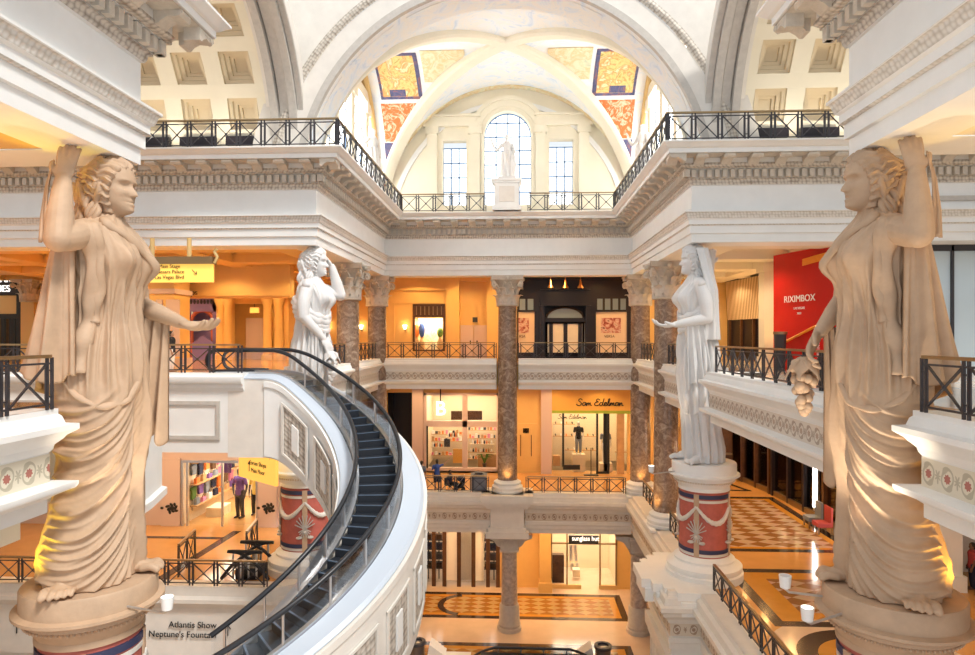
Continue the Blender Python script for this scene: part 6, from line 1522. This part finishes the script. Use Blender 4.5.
b = MB(); X = ax(771.5,33); b.box(X-.27,33.2,16.5,X+.27,34,22.2); b.box(X-.36,33.1,21.3,X+.36,34.1,21.6); b.box(X-.33,33.1,16.5,X+.33,34.1,17.0); struct('trim_28', b, M['cream_plaster'], None, 0, 'cream pilaster between the striped panel and red hoarding')
rp = thing('red_hoarding', 'tall glossy red curved hoarding with white lettering, right upper gallery', 'hoarding', (13.4,29.5,16.5))
hp = [(12.75,31.4),(12.95,30.6),(13.25,29.6),(13.55,28.6),(13.95,27.4)]
b = MB().sweep(hp[::-1], [(0,16.5),(0,21.85),(-.12,21.85),(-.12,16.5)]); obj('panel', b, M['red_poster'], rp, 30)
b = MB().prism([(13.95,27.4),(15.6,27.6),(15.6,27.75),(13.97,27.55)],16.5,21.85); obj('side_panel', b, M['red_poster'], rp, 0, label='darker return side')
dv = np.array(hp[1])-np.array(hp[3]); ha = math.atan2(dv[1],dv[0]); dn = unit((-dv[1],dv[0])) ; 
def onh(s): i = s*(len(hp)-1); k = min(int(i),len(hp)-2); f = i-k; return np.array(hp[k])*(1-f)+np.array(hp[k+1])*f
for body, size, s, z in (('RIXIMBOX',.42,.50,19.7),('LAS VEGAS',.14,.50,19.28),('2023',.13,.50,19.05)):
    p = onh(s); d_ = onh(s+.1)-onh(s-.1); ang = math.atan2(d_[1],d_[0]); nn = np.array((-abs(math.sin(ang)),-abs(math.cos(ang))))
    text('lettering', body, size, (p[0]-.10,p[1]-.06,z), (PI/2,0,ang), 'white_paint', rp, .01)
p = onh(.78); text('lettering', 'OPENING SOON', .20, (p[0]-.12,p[1]-.06,17.7), (PI/2,-PI/2,ang), 'white_paint', rp, .01)
b = MB()
pts = [(*(onh(s)-np.array((.09,.05))),17.35+1.5*s) for s in np.linspace(.12,1,10)]; b.tube(pts,.06,6)
for k in range(5): pts = [(*(onh(s)-np.array((.08,.05))),21.35+.1*k*.6-.4*(1-s)) for s in np.linspace(.55,1,6)]; b.tube(pts,.035,5)
obj('orange_ribbons', b, M['orange_ribbon'], rp, 40)
tb = thing('waste_bin', 'dark waste bin standing before the red hoarding', 'bin', (12.35,29.6,16.5)); obj('body', MB().lathe([(.2,0),(.26,1.6),(.29,1.65)],0,0,16), M['charcoal'], tb, 40, False); obj('rim', MB().lathe([(.30,1.62),(.30,1.74),(.2,1.74)],0,0,16), M['bronze'], tb, 40, False)
# glazed wall at the right end of the upper gallery
gw = thing('glazed_screen', 'pale blue glazed screen wall behind the near right statue', 'glass wall', (20,27.4,16.5))
simple('pale_blue_panel', (.62,.76,.86), .15)
obj('glazing', MB().box(15.7,27.35,16.5,30,27.45,21.75), M['pale_blue_panel'], gw, 0)
b = MB()
for x in (15.7,17.3,18.3,20.5,22.7,25): b.box(x-.05,27.25,16.5,x+.05,27.35,21.75)
b.box(15.7,27.25,21.5,30,27.35,21.75); obj('mullions', b, M['charcoal'], gw, 0)
tag(obj('air_grille', MB().box(16.6,26.02,23.3,20.5,26.1,23.48), M['gray_molding'], None, 0), 'long slotted air grille in the frieze above the blue glazing', 'grille')
# enclosing walls out of sight lines
for nm,x0,y0,x1,y1 in (('wall_right',34,0,34.3,47),('wall_left',-40.3,0,-40,47)): struct(nm, MB().box(x0,y0,0,x1,y1,25), M['cream_plaster'], None, 0, 'end wall of the side arm')
struct('wall_ground_right', MB().box(12.5,0,0,12.8,47,6.1), M['honey_plaster'], None, 0, 'ground floor wall on the right')
struct('wall_ground_left', MB().box(-12.8,24.7,0,-12.5,47,6.1), M['honey_plaster'], None, 0, 'ground floor wall on the left')
struct('wall_lettered', MB().box(-40,24.9,0,-8.6,25.1,6.1), M['parapet_stone'], None, 0, 'pale wall under the left middle gallery')
struct('wall_light_stop', MB().box(-40,51.6,0,34,51.9,22.6), M['cream_plaster'], None, 0, 'unseen wall added behind the back shops to stop light leaks')  # added out of view so bright sky does not leak through the shops
holed('wall_upper_right_end', 8.6, 15.4, 16.5, 22.6, 46, [], 'honey_plaster', 'honey end wall of the right upper gallery')

# ================================================================== SIGNS
hs = thing('hanging_sign', 'wide yellow hanging direction sign with three lines, upper left hall', 'sign', (ax(172,25.0),25.0,az(271,25.0)))
x0,x1 = ax(118,25), ax(213,25); z0,z1 = az(281,25), az(262.5,25)
obj('lit_panel', MB().box(x0,24.95,z0,x1,25.1,z1), M['sign_lit'], hs, 0)
b = MB(); b.box(x0,24.85,z1,x1+.05,25.2,az(255,25)); obj('top_box', b, M['bronze'], hs, 0)
for px in (152,189): X = ax(px,25); obj('hanger', MB().tube([(X,25.02,az(256,25)),(X,25.02,21.9)],.09,10), M['gold_trim'], hs, 40)
b = MB(); X,Z = at(215,257,25); b.tube([(X,24.95,Z-.25),(X+.12,24.95,Z),(X,24.95,Z+.2),(X+.1,24.95,Z+.3)],.06,6); obj('scroll_finial', b, M['gold_trim'], hs, 40)
for s_, py in (('Main Stage',266.3),('Caesars Palace',271.8),('Las Vegas Blvd',277.2)): X,Z = at(169,py,24.9); text('lettering', s_, .20, (X,24.93,Z), FRONT, 'dark_wood', hs, .008)
b = MB(); X,Z = at(146,272.8,24.9); arrow(b,X,Z,24.93,.11,-PI/4); X,Z = at(194,272,24.9); arrow(b,X,Z,24.93,.13,-PI/4); obj('arrows', b, M['dark_wood'], hs, 0)
hs = thing('hanging_sign', 'small tilted yellow direction sign above the red pedestal on the left', 'sign', (-11.6,26.6,12.9))
sa = math.radians(-38); F = np.array((math.cos(sa),math.sin(sa),0)); 
X0,Z0 = at(240,472,26.5); X1,_ = at(279,470,24.9); c = np.array(((X0+X1)/2,25.6,12.75)); F = unit((X1-X0,-1.8,0)); Nn = np.array((F[1],-F[0],0)); wd = np.linalg.norm((X1-X0,-1.8))
obj('lit_panel', MB().obox(c,F,Nn,(0,0,1),wd,.12,1.05), M['sign_lit'], hs, 0)
obj('hanger', MB().box(c[0]-wd*.35*F[0]-.05,c[1]-wd*.35*F[1]-.05,13.2,c[0]-wd*.35*F[0]+.05,c[1]-wd*.35*F[1]+.05,14.3).box(c[0]+wd*.35*F[0]-.05,c[1]+wd*.35*F[1]-.05,13.2,c[0]+wd*.35*F[0]+.05,c[1]+wd*.35*F[1]+.05,14.3), M['gold_trim'], hs, 0)
fa = math.atan2(F[1],F[0])
for s_, dz in (('Forum Shops',.17),('Main Floor',-.13)): q = c+Nn*.075+F*.12; text('lettering', s_, .24, (q[0],q[1],q[2]+dz), (PI/2,0,fa), 'dark_wood', hs, .006)
q = c+Nn*.075-F*.55; obj('arrow', MB().bar(q+(0,0,-.2),q+(0,0,.2),.03,.02).bar(q+(0,0,.2),q+F*.08+(0,0,.08),.03,.02).bar(q+(0,0,.2),q-F*.08+(0,0,.08),.03,.02), M['dark_wood'], hs, 0)
for i,(txt,pxr,pyy) in enumerate((('Atlantis Show',216,626),('Neptune\'s Fountain',216,636))): pass
wl = thing('wall_lettering', 'black direction lettering with arrow on the wall below the left railing', 'lettering', (ax(190,24.1),24.15,az(631,24.1)))
for s_, py in (('Atlantis Show',625.8),('Neptune\'s Fountain',635.6)): X,Z = at(216.5,py,24.12); text('lettering', s_, .335, (X,24.13,Z), FRONT, 'letter_black', wl, .01, 0, 'RIGHT')
b = MB(); X,Z = at(227.5,631,24.12); arrow(b,X,Z,24.15,.2,PI/2); obj('arrow', b, M['letter_black'], wl, 0)
b = MB(); X,Z = at(16,628,24.12); arrow(b,X,Z,24.15,.22,PI/2); tag(obj('wall_arrow', b, M['letter_black'], None, 0), 'black up arrow on the wall left of the round pedestal', 'arrow')

# ================================================================== SPOT LAMPS ON THE PEDESTALS
def bracket_lamp(base, tip, label, lit=True):
    t = thing('bracket_spotlight', label, 'lamp', base, 0, 'small white spotlights on pedestal brackets')
    d = np.array(tip)-np.array(base)
    obj('arm', MB().tube([(0,0,0), d*.9+(0,0,-.05), d],.025,8), M['steel'], t, 40, False)
    obj('lamp_head', MB().lathe([(.03,-.05),(.12,0),(.15,.36),(.12,.36),(.1,.05)],d[0],d[1],14), M['white_paint'], t, 40, False) if False else None
    b = MB().lathe([(.04,0),(.10,.03),(.125,.28),(.10,.28),(.08,.08)],0,0,14); b.v = [(x+d[0],y+d[1],z+d[2]) for x,y,z in b.v]; obj('lamp_head', b, M['white_paint'], t, 40, False)
    b = MB().lathe([(.09,.22),(.001,.23)],0,0,14); b.v = [(x+d[0],y+d[1],z+d[2]) for x,y,z in b.v]; obj('bulb', b, M['lamp_white' if lit else 'steel'], t, 40, False)
bracket_lamp((-PX+1.1,PYN-.55,12.65),(-PX+1.95,PYN-.6,12.6),'white spotlight on a bracket at the near left pedestal')
bracket_lamp((PX-1.2,PYN-.2,12.65),(PX-2.0,PYN-.5,12.6),'white spotlight on a bracket, closest to the near right pedestal')
bracket_lamp((PX-1.25,PYN+.5,12.7),(6.2,PYN+.6,12.8),'unlit spotlight farther behind the near right pedestal', False)
bracket_lamp((PX-1.25,PYF-.4,12.65),(PX-2.2,PYF-.5,12.6),'white spotlight on a bracket beside the pale right statue')

# ================================================================== PEOPLE AND MANNEQUINS
def person(x, y, z, rot, label, arms, skin, shirt, pants, hair='hair_black', h=1.75, cat='person', short=False, name='person', grp=None, sit=False, sleeve=True):
    t = thing(name, label, cat, (x,y,z), rot, grp); s = h/1.75
    b = MB(); sh = 1.43
    hipz, knz, kx = (.93,.50,.0)
    if sit: hipz = .50
    def leg(o, r0, r1, r2, zend=.07):
        if sit: return [(0,o,hipz),(.42,o,.50),(.44,o,zend)]
        return [(0,o*.9,hipz),(.02+.02*o,o,.5),(-.02,o*1.05,zend)]
    dz = hipz-.93
    b.limb([(0,0,.95+dz),(0,0,1.15+dz),(.0,0,1.38+dz)],[.13,.115,.13],12,4); b.limb([(0,0,1.38+dz),(.0,0,1.53+dz)],[.075,.055],10,3)
    H = head_grid((.02,0),1.65+dz,0,.2); b.grid(H,cv=True); n2 = H.shape[1]; k0 = len(b.v)-H.shape[0]*n2; b.f.append(tuple(k0+i for i in range(n2))[::-1]); b.f.append(tuple(k0+(H.shape[0]-1)*n2+i for i in range(n2)))
    for o in (-.1,.1):
        b.limb(leg(o,0,0,0),[.085,.06,.042],10,4); e = leg(o,0,0,0)[-1]; b.limb([(e[0]-.05,e[1],.05),(e[0]+.17,e[1],.035)],[.05,.035],8,3)
    sl = MB(); sl.limb([(0,0,.90+dz),(0,0,1.12+dz),(0,0,1.36+dz)],[.165,.145,.165],14,4,(1.0,1.0)); sl.limb([(0,-.14,1.38+dz),(0,.14,1.38+dz)],[.085,.085],10,3)
    for o, (E, Wr) in zip((-1,1), arms):
        S = np.array((0,.19*o,1.40+dz)); E = np.array(E); Wr = np.array(Wr); E = E+(0,0,dz); Wr = Wr+(0,0,dz)
        b.limb([S,E,Wr],[.052,.042,.03],10,4); hand(b,Wr,Wr-E,(-.3,-o,0),.4,.2,thumb=o)
        sl.limb([S,S*.35+E*.65],[.075,.062],10,4) if sleeve else None
    pt = MB()
    for o in (-.1,.1):
        L = leg(o,0,0,0)
        if short: pt.limb([L[0],np.array(L[0])*.1+np.array(L[1])*.9],[.115,.095],10,4)
        else: pt.limb([L[0],L[1],np.array(L[2])+(0,0,.03)],[.108,.08,.065],10,4)
    pt.limb([(0,0,.86+dz),(0,0,.99+dz)],[.15,.15],12,3)
    def put(nm, mb, mt, vx, par):
        mb.v = [(a*s,c*s,e*s) for a,c,e in mb.v]; me = remeshed(nm, mb, M[mt], vx, 2); o = bpy.data.objects.new(nm, me); C.objects.link(o); o.parent = t
    put('body', b, skin, .012, t); put('shirt', sl, shirt, .016, t); put('trousers', pt, pants, .016, t)
    if hair:
        hb = MB(); hb.ball((-.005,0,1.685+dz),(.108,.088,.105),16,10); hb.limb([(-.06,0,1.68+dz),(-.075,0,1.58+dz)],[.075,.06],10,3); put('hair', hb, hair, .012, t)
    return t
DOWN = (((0.0,-.25,1.12),(.08,-.24,.86)),((0.0,.25,1.12),(.08,.24,.86)))
YR = 40.35
person(ax(437,YR),YR,8.4,PI/2+.3,'person in blue shirt and dark shorts pointing to the right',(((.14,-.42,1.46),(.26,-.68,1.62)),((.05,.27,1.15),(.05,.24,.9))),'skin','cloth_blue','cloth_navy',short=True,h=1.95,grp='visitors at the middle railing')
person(ax(421.5,YR),YR,8.4,PI/2,'person in grey top half hidden by the escalator',DOWN,'skin','cloth_gray','cloth_black',h=1.85,grp='visitors at the middle railing')
person(ax(450,YR),YR,8.4,-.4,'person in dark top sitting beside the stroller',DOWN,'skin_dark','cloth_navy','cloth_black',h=1.7,sit=True,grp='visitors at the middle railing')
ch = thing('folding_chair', 'low dark chair under the sitting person at the middle railing', 'chair', (ax(450,YR)-.02,YR,8.4), -.4)
obj('seat', MB().box(-.2,-.22,.36,.25,.22,.40), M['charcoal'], ch, 0, False); obj('backrest', MB().box(-.26,-.22,.4,-.22,.22,.85), M['charcoal'], ch, 0, False)
for a in (-.2,.22):
    for c_ in (-.2,.2): obj('leg', MB().box(a-.015,c_-.015,0,a+.015,c_+.015,.36), M['steel'], ch, 0, False)
sr = thing('stroller', 'dark baby stroller by the sitting person, middle gallery', 'stroller', (ax(459,YR),YR,8.4))
obj('seat', MB().limb([(-.18,0,.38),(.12,0,.34),(.25,0,.62)],[.17,.17,.13],10,4), M['cloth_black'], sr, 60, False); obj('canopy', MB().ball((.14,0,.78),(.26,.2,.18),14,8), M['cloth_navy'], sr, 60, False)
for a in (-.25,.25):
    for c_ in (-.2,.2): obj('wheel', MB().tube([(a,c_-.02,.12),(a,c_+.02,.12)],.12,14), M['black_rubber'], sr, 40, False)
obj('push_handle', MB().tube([(-.25,-.2,.12),(.35,-.2,1.0),(.35,.2,1.0),(-.25,.2,.12)],.015,6), M['steel'], sr, 40, False)
wb = thing('waste_bin', 'square grey waste bin behind the middle railing, left of the column', 'bin', (ax(479,YR),YR,8.4)); obj('body', MB().box(-.45,-.35,0,.45,.35,1.0), M['bin_gray'], wb, 0, False); obj('lid', MB().box(-.5,-.4,1.0,.5,.4,1.1).box(-.25,-.2,1.1,.25,.2,1.2), M['charcoal'], wb, 0, False)
X = ax(171.5,27.5); person(X,27.5,16.5,.2,'person in black standing under the yellow hanging sign',DOWN,'skin','cloth_black','cloth_white',h=1.75)
person(17.95,25.6,8.4,PI*.9,'person in dark red top leaning at the right edge railing',DOWN,'skin_dark','cloth_red','cloth_navy',h=1.75)
YM = YL+1.6; X = ax(240,YM); person(X,YM,8.4,-PI/2-.3,'purple-topped mannequin in the bright shop under the landing',(((0,-.3,1.15),(.1,-.2,.95)),((0,.3,1.15),(.1,.3,.88))),'charcoal','cloth_purple','charcoal',hair=None,h=2.6,cat='mannequin',name='mannequin')
person(ax(256,YL+2.2),YL+2.2,8.4,-PI/2,'black and yellow mannequin by the right pink panel',DOWN,'charcoal','sign_yellow','cloth_black',hair=None,h=2.4,cat='mannequin',name='mannequin')
person(ax(578.5,YS+1.0),YS+1.0,9.6,-PI/2,'dark coated mannequin on a plinth in the shoe shop',DOWN,'cloth_white','cloth_black','cloth_gray',hair=None,h=2.3,cat='mannequin',name='mannequin')
tag(obj('display_plinth', MB().box(ax(578.5,YS+1.0)-.45,YS+.6,8.4,ax(578.5,YS+1.0)+.45,YS+1.4,9.6), M['shelf_white'], None, 0), 'pale plinth under the dark coated mannequin', 'plinth')
person(ax(605.5,YS+.9),YS+.9,9.0,-PI/2,'white mannequin with grey coat by the shoe shop door',DOWN,'cloth_white','cloth_gray','cloth_white',hair=None,h=2.5,cat='mannequin',name='mannequin')
tag(obj('display_plinth', MB().box(ax(605.5,YS+.9)-.45,YS+.5,8.4,ax(605.5,YS+.9)+.45,YS+1.3,9.0), M['shelf_white'], None, 0), 'pale plinth under the white mannequin', 'plinth')

# ================================================================== ATTIC STATUES
def small_statue(x, y, z, rot, label, ped, h=2.9):
    if ped:
        p = thing('statue_pedestal', 'white panelled pedestal at the middle of the attic railing', 'pedestal', (x,y,z)); 
        obj('die', MB().box(-.72,-.5,0,.72,.5,1.75), M['white_plaster'], p, 0, False); obj('molding', MB().box(-.85,-.6,0,.85,.6,.25).box(-.8,-.56,1.6,.8,.56,1.72).box(-.88,-.62,1.72,.88,.62,1.85), M['white_plaster'], p, 0, False)
        obj('panel', MB().box(-.45,-.54,.5,.45,-.5,1.4), M['parapet_stone'], p, 0, False); z += 1.85
    t = thing('attic_statue', label, 'statue', (x,y,z), rot, 'small white statues of the attic'); s = h/1.85
    b = MB(); b.limb([(0,0,.9),(0,0,1.15),(0,0,1.42)],[.17,.14,.17],12,4); b.limb([(0,0,1.4),(0,0,1.56)],[.08,.06],10,3)
    H = head_grid((.02,0),1.69,0,.21); b.grid(H,cv=True); n2 = H.shape[1]; k0 = len(b.v)-H.shape[0]*n2; b.f.append(tuple(k0+i for i in range(n2))[::-1]); b.f.append(tuple(k0+(H.shape[0]-1)*n2+i for i in range(n2)))
    for o in (-.11,.11): b.limb([(0,o*.9,.95),(.03,o,.5),(-.02,o,.08)],[.11,.08,.055],10,4); b.limb([(-.05,o,.06),(.17,o,.05)],[.06,.05],8,3)
    b.limb([(0,-.2,1.42),(.05,-.42,1.2),(.12,-.6,1.5)],[.07,.055,.04],10,4); hand(b,(.12,-.6,1.5),(0,-.2,.9),(1,0,0),.4,.2,thumb=-1)
    b.limb([(0,.2,1.42),(.03,.28,1.12),(.15,.2,.9)],[.07,.055,.04],10,4); hand(b,(.15,.2,.9),(.3,-.1,-.8),(0,-1,0),.5,.2,thumb=1)
    b.v = [(a*s,c*s,e*s) for a,c,e in b.v]; me = remeshed('body', b, M['white_statue'], .028, 2); o = bpy.data.objects.new('body', me); C.objects.link(o); o.parent = t
    d = MB(); th = np.linspace(0,2*PI,60,endpoint=False); zz = np.linspace(.12,1.12,30); P = np.array([[((.20+.05*(1.1-q)+.025*math.sin(a*9+q*4))*math.cos(a)*s,(.22+.06*(1.1-q)+.025*math.sin(a*9+q*4))*math.sin(a)*s,q*s) for a in th] for q in zz]); d.grid(P,cv=True)
    d.limb([np.array((.0,.24,.2))*s,np.array((-.05,.26,.8))*s,np.array((-.08,.1,1.45))*s],[.10*s,.11*s,.08*s],10,4); obj('drapery', d, M['white_statue'], t, 180, False)
    obj('plinth', MB().box(-.35*s,-.35*s,-.0,.35*s,.35*s,.08*s), M['white_statue'], t, 0, False); return t
small_statue(.0,38.5,25.42,-PI/2,'small white statue on the pedestal before the arched window',True,2.75)
small_statue(-7.6,36.6,26.9,-.6,'small white statue at the left clerestory of the choir',False,3.0)
small_statue(7.6,36.6,26.9,PI+.6,'small white statue at the right clerestory of the choir',False,3.0)
for i,x in enumerate((-7.6,7.6)): tag(obj('statue_plinth', MB().box(x-.5,36.1,25.38,x+.5,37.1,26.9), M['white_plaster'], None, 0), ['white block under the left clerestory statue','white block under the right clerestory statue'][i], 'plinth')

# ================================================================== GROUND FLOOR PIECES
def escal_head(name, label, x0, x1, y, z, h):
    t = thing(name, label, 'escalator', ((x0+x1)/2,y,z))
    for dy in (0,1.2):
        pts = [(x0,y+dy,z-.0),(x0+.5,y+dy,z+h*.55),(x0+1.1,y+dy,z+h*.93),(x0+1.6,y+dy,z+h),(x1-1.6,y+dy,z+h),(x1-1.1,y+dy,z+h*.93),(x1-.5,y+dy,z+h*.55),(x1,y+dy,z)]
        b = MB().limb(pts,[.07]*8,8,5); obj('handrail', b, M['black_rubber'], t, 60)
        obj('glass_balustrade', MB().box(x0+1.1,y+dy-.01,z,x1-1.1,y+dy+.01,z+h*.93), M['smoke_glass'], t, 0)
        for k in range(4): x = x0+1.4+(x1-x0-2.8)*k/3; obj('glass_post', MB().box(x-.03,y+dy-.03,z,x+.03,y+dy+.03,z+h), M['steel'], t, 0)
    obj('truss', MB().box(x0+.5,y+.1,z-.3 if z > 1 else 0,x1-.5,y+1.1,z+.35), M['tread_black'], t, 0)
x0, x1 = ax(470,33), ax(596,33); escal_head('escalator_head', 'black handrailed escalator head on the ground floor, bottom centre', x0, x1, 33, 1.1, .55)
for i,(px,lb) in enumerate(((417,'round grey bin left of the carved stone scroll, ground floor'),(603,'round grey bin right of the ground floor escalator'))):
    X = ax(px,35.5); t = thing('waste_bin', lb, 'bin', (X,35.5,0), 0, 'round ground floor bins'); obj('body', MB().lathe([(.42,0),(.42,1.15),(.46,1.2)],0,0,20), M['bin_gray'], t, 40, False); obj('rim', MB().lathe([(.48,1.15),(.48,1.3),(.30,1.3),(.28,1.1)],0,0,20), M['charcoal'], t, 40, False)
def scroll(x0, x1, y, label):
    t = thing('stone_balustrade_end', label, 'stone scroll', ((x0+x1)/2,y,0)); obj('wall', MB().box(min(x0,x1)+.6,y,0,max(x0,x1),y+.7,.9) if x1 > x0 else MB().box(x1,y,0,x0-.6,y+.7,.9), M['parapet_stone'], t, 0)
    b = MB(); s = 1 if x1 > x0 else -1
    for k in range(5): b.prism_xz([(x0+s*.16*k,0),(x0+s*(.16*k+.12),0),(x0+s*(.16*k+.5),1.5-.12*k),(x0+s*(.16*k+.3),1.6-.12*k)] if s > 0 else [(x0+s*(.16*k+.12),0),(x0+s*.16*k,0),(x0+s*(.16*k+.3),1.6-.12*k),(x0+s*(.16*k+.5),1.5-.12*k)],y-.1+k*.02,y+.8)
    obj('carved_leaf', b, M['parapet_stone'], t, 30)
scroll(ax(424,34.5),ax(470,34.5),34.5,'carved stone end piece left of the ground floor escalator')
scroll(ax(598,34.5),ax(585,34.5)-.8,34.6,'carved stone end piece right of the ground floor escalator')
escal_head('escalator_head', 'dark escalator head by the railing left of the red pedestal', ax(224,25.3), ax(270,25.3), 25.1, 8.5, 1.05)
# ================================================================== CAMERA, LIGHT
cam = bpy.data.cameras.new('camera'); co = bpy.data.objects.new('camera', cam); C.objects.link(co)
cam.sensor_width = 36; cam.lens = 24.0; cam.shift_y = 9.5/975; cam.clip_end = 300
co.location = (.71, 0, EYE); co.rotation_euler = (PI/2, 0, math.radians(2.77)); SC.camera = co
w = bpy.data.worlds.new('World'); SC.world = w; w.use_nodes = True
bg = w.node_tree.nodes['Background']; bg.inputs[0].default_value = (.88,.94,1.0,1); bg.inputs[1].default_value = .74
def area(name, loc, size, power, col=(1,.62,.28), down=True, rot=None):
    l = bpy.data.lights.new(name, 'AREA'); l.shape = 'RECTANGLE'; l.size, l.size_y = size; l.energy = power; l.color = col
    o = bpy.data.objects.new(name, l); C.objects.link(o); o.location = loc
    o.rotation_euler = rot if rot is not None else ((0,0,0) if down else (PI,0,0)); o.visible_camera = True
    return o
def spot(name, loc, target, power, col, ang=60, blend=.6):
    l = bpy.data.lights.new(name, 'SPOT'); l.energy = power; l.color = col; l.spot_size = math.radians(ang); l.spot_blend = blend; l.shadow_soft_size = .15
    o = bpy.data.objects.new(name, l); C.objects.link(o); o.location = loc
    o.rotation_euler = (Vector(target)-Vector(loc)).to_track_quat('-Z','Y').to_euler(); return o
def point(name, loc, power, col, r=.2):
    l = bpy.data.lights.new(name, 'POINT'); l.energy = power; l.color = col; l.shadow_soft_size = r
    o = bpy.data.objects.new(name, l); C.objects.link(o); o.location = loc; return o
W = (1,.62,.22)
def downlights(x0,x1,y0,y1,z,nx,ny,power,col,up=False):
    """grid of recessed lamps; aimed up, they are added fill without fixtures"""
    for i in range(nx):
        for k in range(ny):
            x = x0+(x1-x0)*(i+.5)/nx; y = y0+(y1-y0)*(k+.5)/ny
            spot('ceiling_downlight' if not up else 'up_fill', (x,y,z), (x,y+.01,z+(5 if up else -5)), power*(.55 if up else .8)/(nx*ny), col, 150, .5)
downlights(-8,8,41,45.5,22.2,5,2,2200,W)
downlights(-8,8,40.8,45.5,14.7,5,2,1900,(1,.62,.28))
downlights(-8,8,41,46,6.0,5,2,2600,(1,.60,.26))
downlights(-28,-9,28,41,21.7,5,4,5200,(1,.66,.28))
downlights(-22,-10,25.5,31.5,14.1,4,2,1800,(1,.64,.32))
downlights(9,16,28,45,14.6,2,5,2400,(1,.56,.20))
downlights(9,16,15,24,14.6,2,3,1000,(1,.62,.30))
downlights(9.5,15.5,29,45,21.7,2,4,1900,(1,.74,.45))
downlights(-19,-9,2,12,16.9,3,3,2200,(1,.52,.17),True)  # unseen fill added for the warm bounce on the near left soffit
downlights(9,19,2,12,16.9,3,3,2000,(1,.72,.42),True)  # same added upward fill for the near right soffit
downlights(9.5,15,29,44,16.9,2,3,900,(1,.62,.24),True)  # added upward fill for the far right gallery ceiling
# daylight entering the clerestory windows of the choir
# unseen fill spots added along the attic terrace to brighten the coffered vaults
for s_ in (-1,1): downlights(s_*10 if s_ > 0 else -22, 22 if s_ > 0 else -10, 25.3,25.7,25.6,5,1,760,(1,.90,.74),True)
for a_, b_, p_ in (((-PX+1.95,PYN-.6,12.95),(-PX+.2,PYN-.2,20.6),360),((PX-2.0,PYN-.5,12.95),(PX-.2,PYN-.2,20.6),640),((PX-2.2,PYF-.5,12.95),(PX-.2,PYF,20),120)): spot('bracket_light', a_, b_, p_, (1,.86,.66), 58)
spot('statue_spot', (-PX-1.35,PYN-1.0,13.15), (-PX-.3,PYN-.2,14.9), 120, (1,.74,.03), 90)
spot('statue_spot', (PX+1.25,PYN-.6,13.15), (PX+.3,PYN+.1,15.0), 130, (1,.52,.06), 90)
spot('statue_spot', (-PX-1.15,PYN-.75,19.9), (-PX-.15,PYN-1.1,21.3), 60, (1,.80,.03), 70)
spot('statue_spot', (PX+1.35,PYN-.9,19.6), (PX+.2,PYN-.9,21.2), 70, (1,.60,.10), 60)
for x_, y_ in ((0,39.2),(8.0,39.2),(-8,39.2),(7.3,32.6),(-7.3,32.6)): spot('column_uplight', (x_,y_,9.35), (x_,y_+.75,11.5), 60, (1,.55,.15), 110)
sl = bpy.data.lights.new('skylight_sun','SUN'); sl.energy = 2.3; sl.angle = math.radians(12); sl.color = (1,.97,.92)
so = bpy.data.objects.new('skylight_sun', sl); C.objects.link(so); so.location = (8,-8,40); so.rotation_euler = (-Vector((.45,-.42,.80))).to_track_quat('-Z','Y').to_euler()
SC.view_settings.view_transform = 'Standard'; SC.view_settings.look = 'None'; SC.view_settings.gamma = 1; SC.view_settings.exposure = .47
try: SC.view_settings.use_curve_mapping = False
except Exception: pass
for x,y,z,sx,sy,p,c in SHOPL:
    if p: area("shop_light", (x,y,z), (max(.4,sx),max(.4,sy)), p*.62, c)
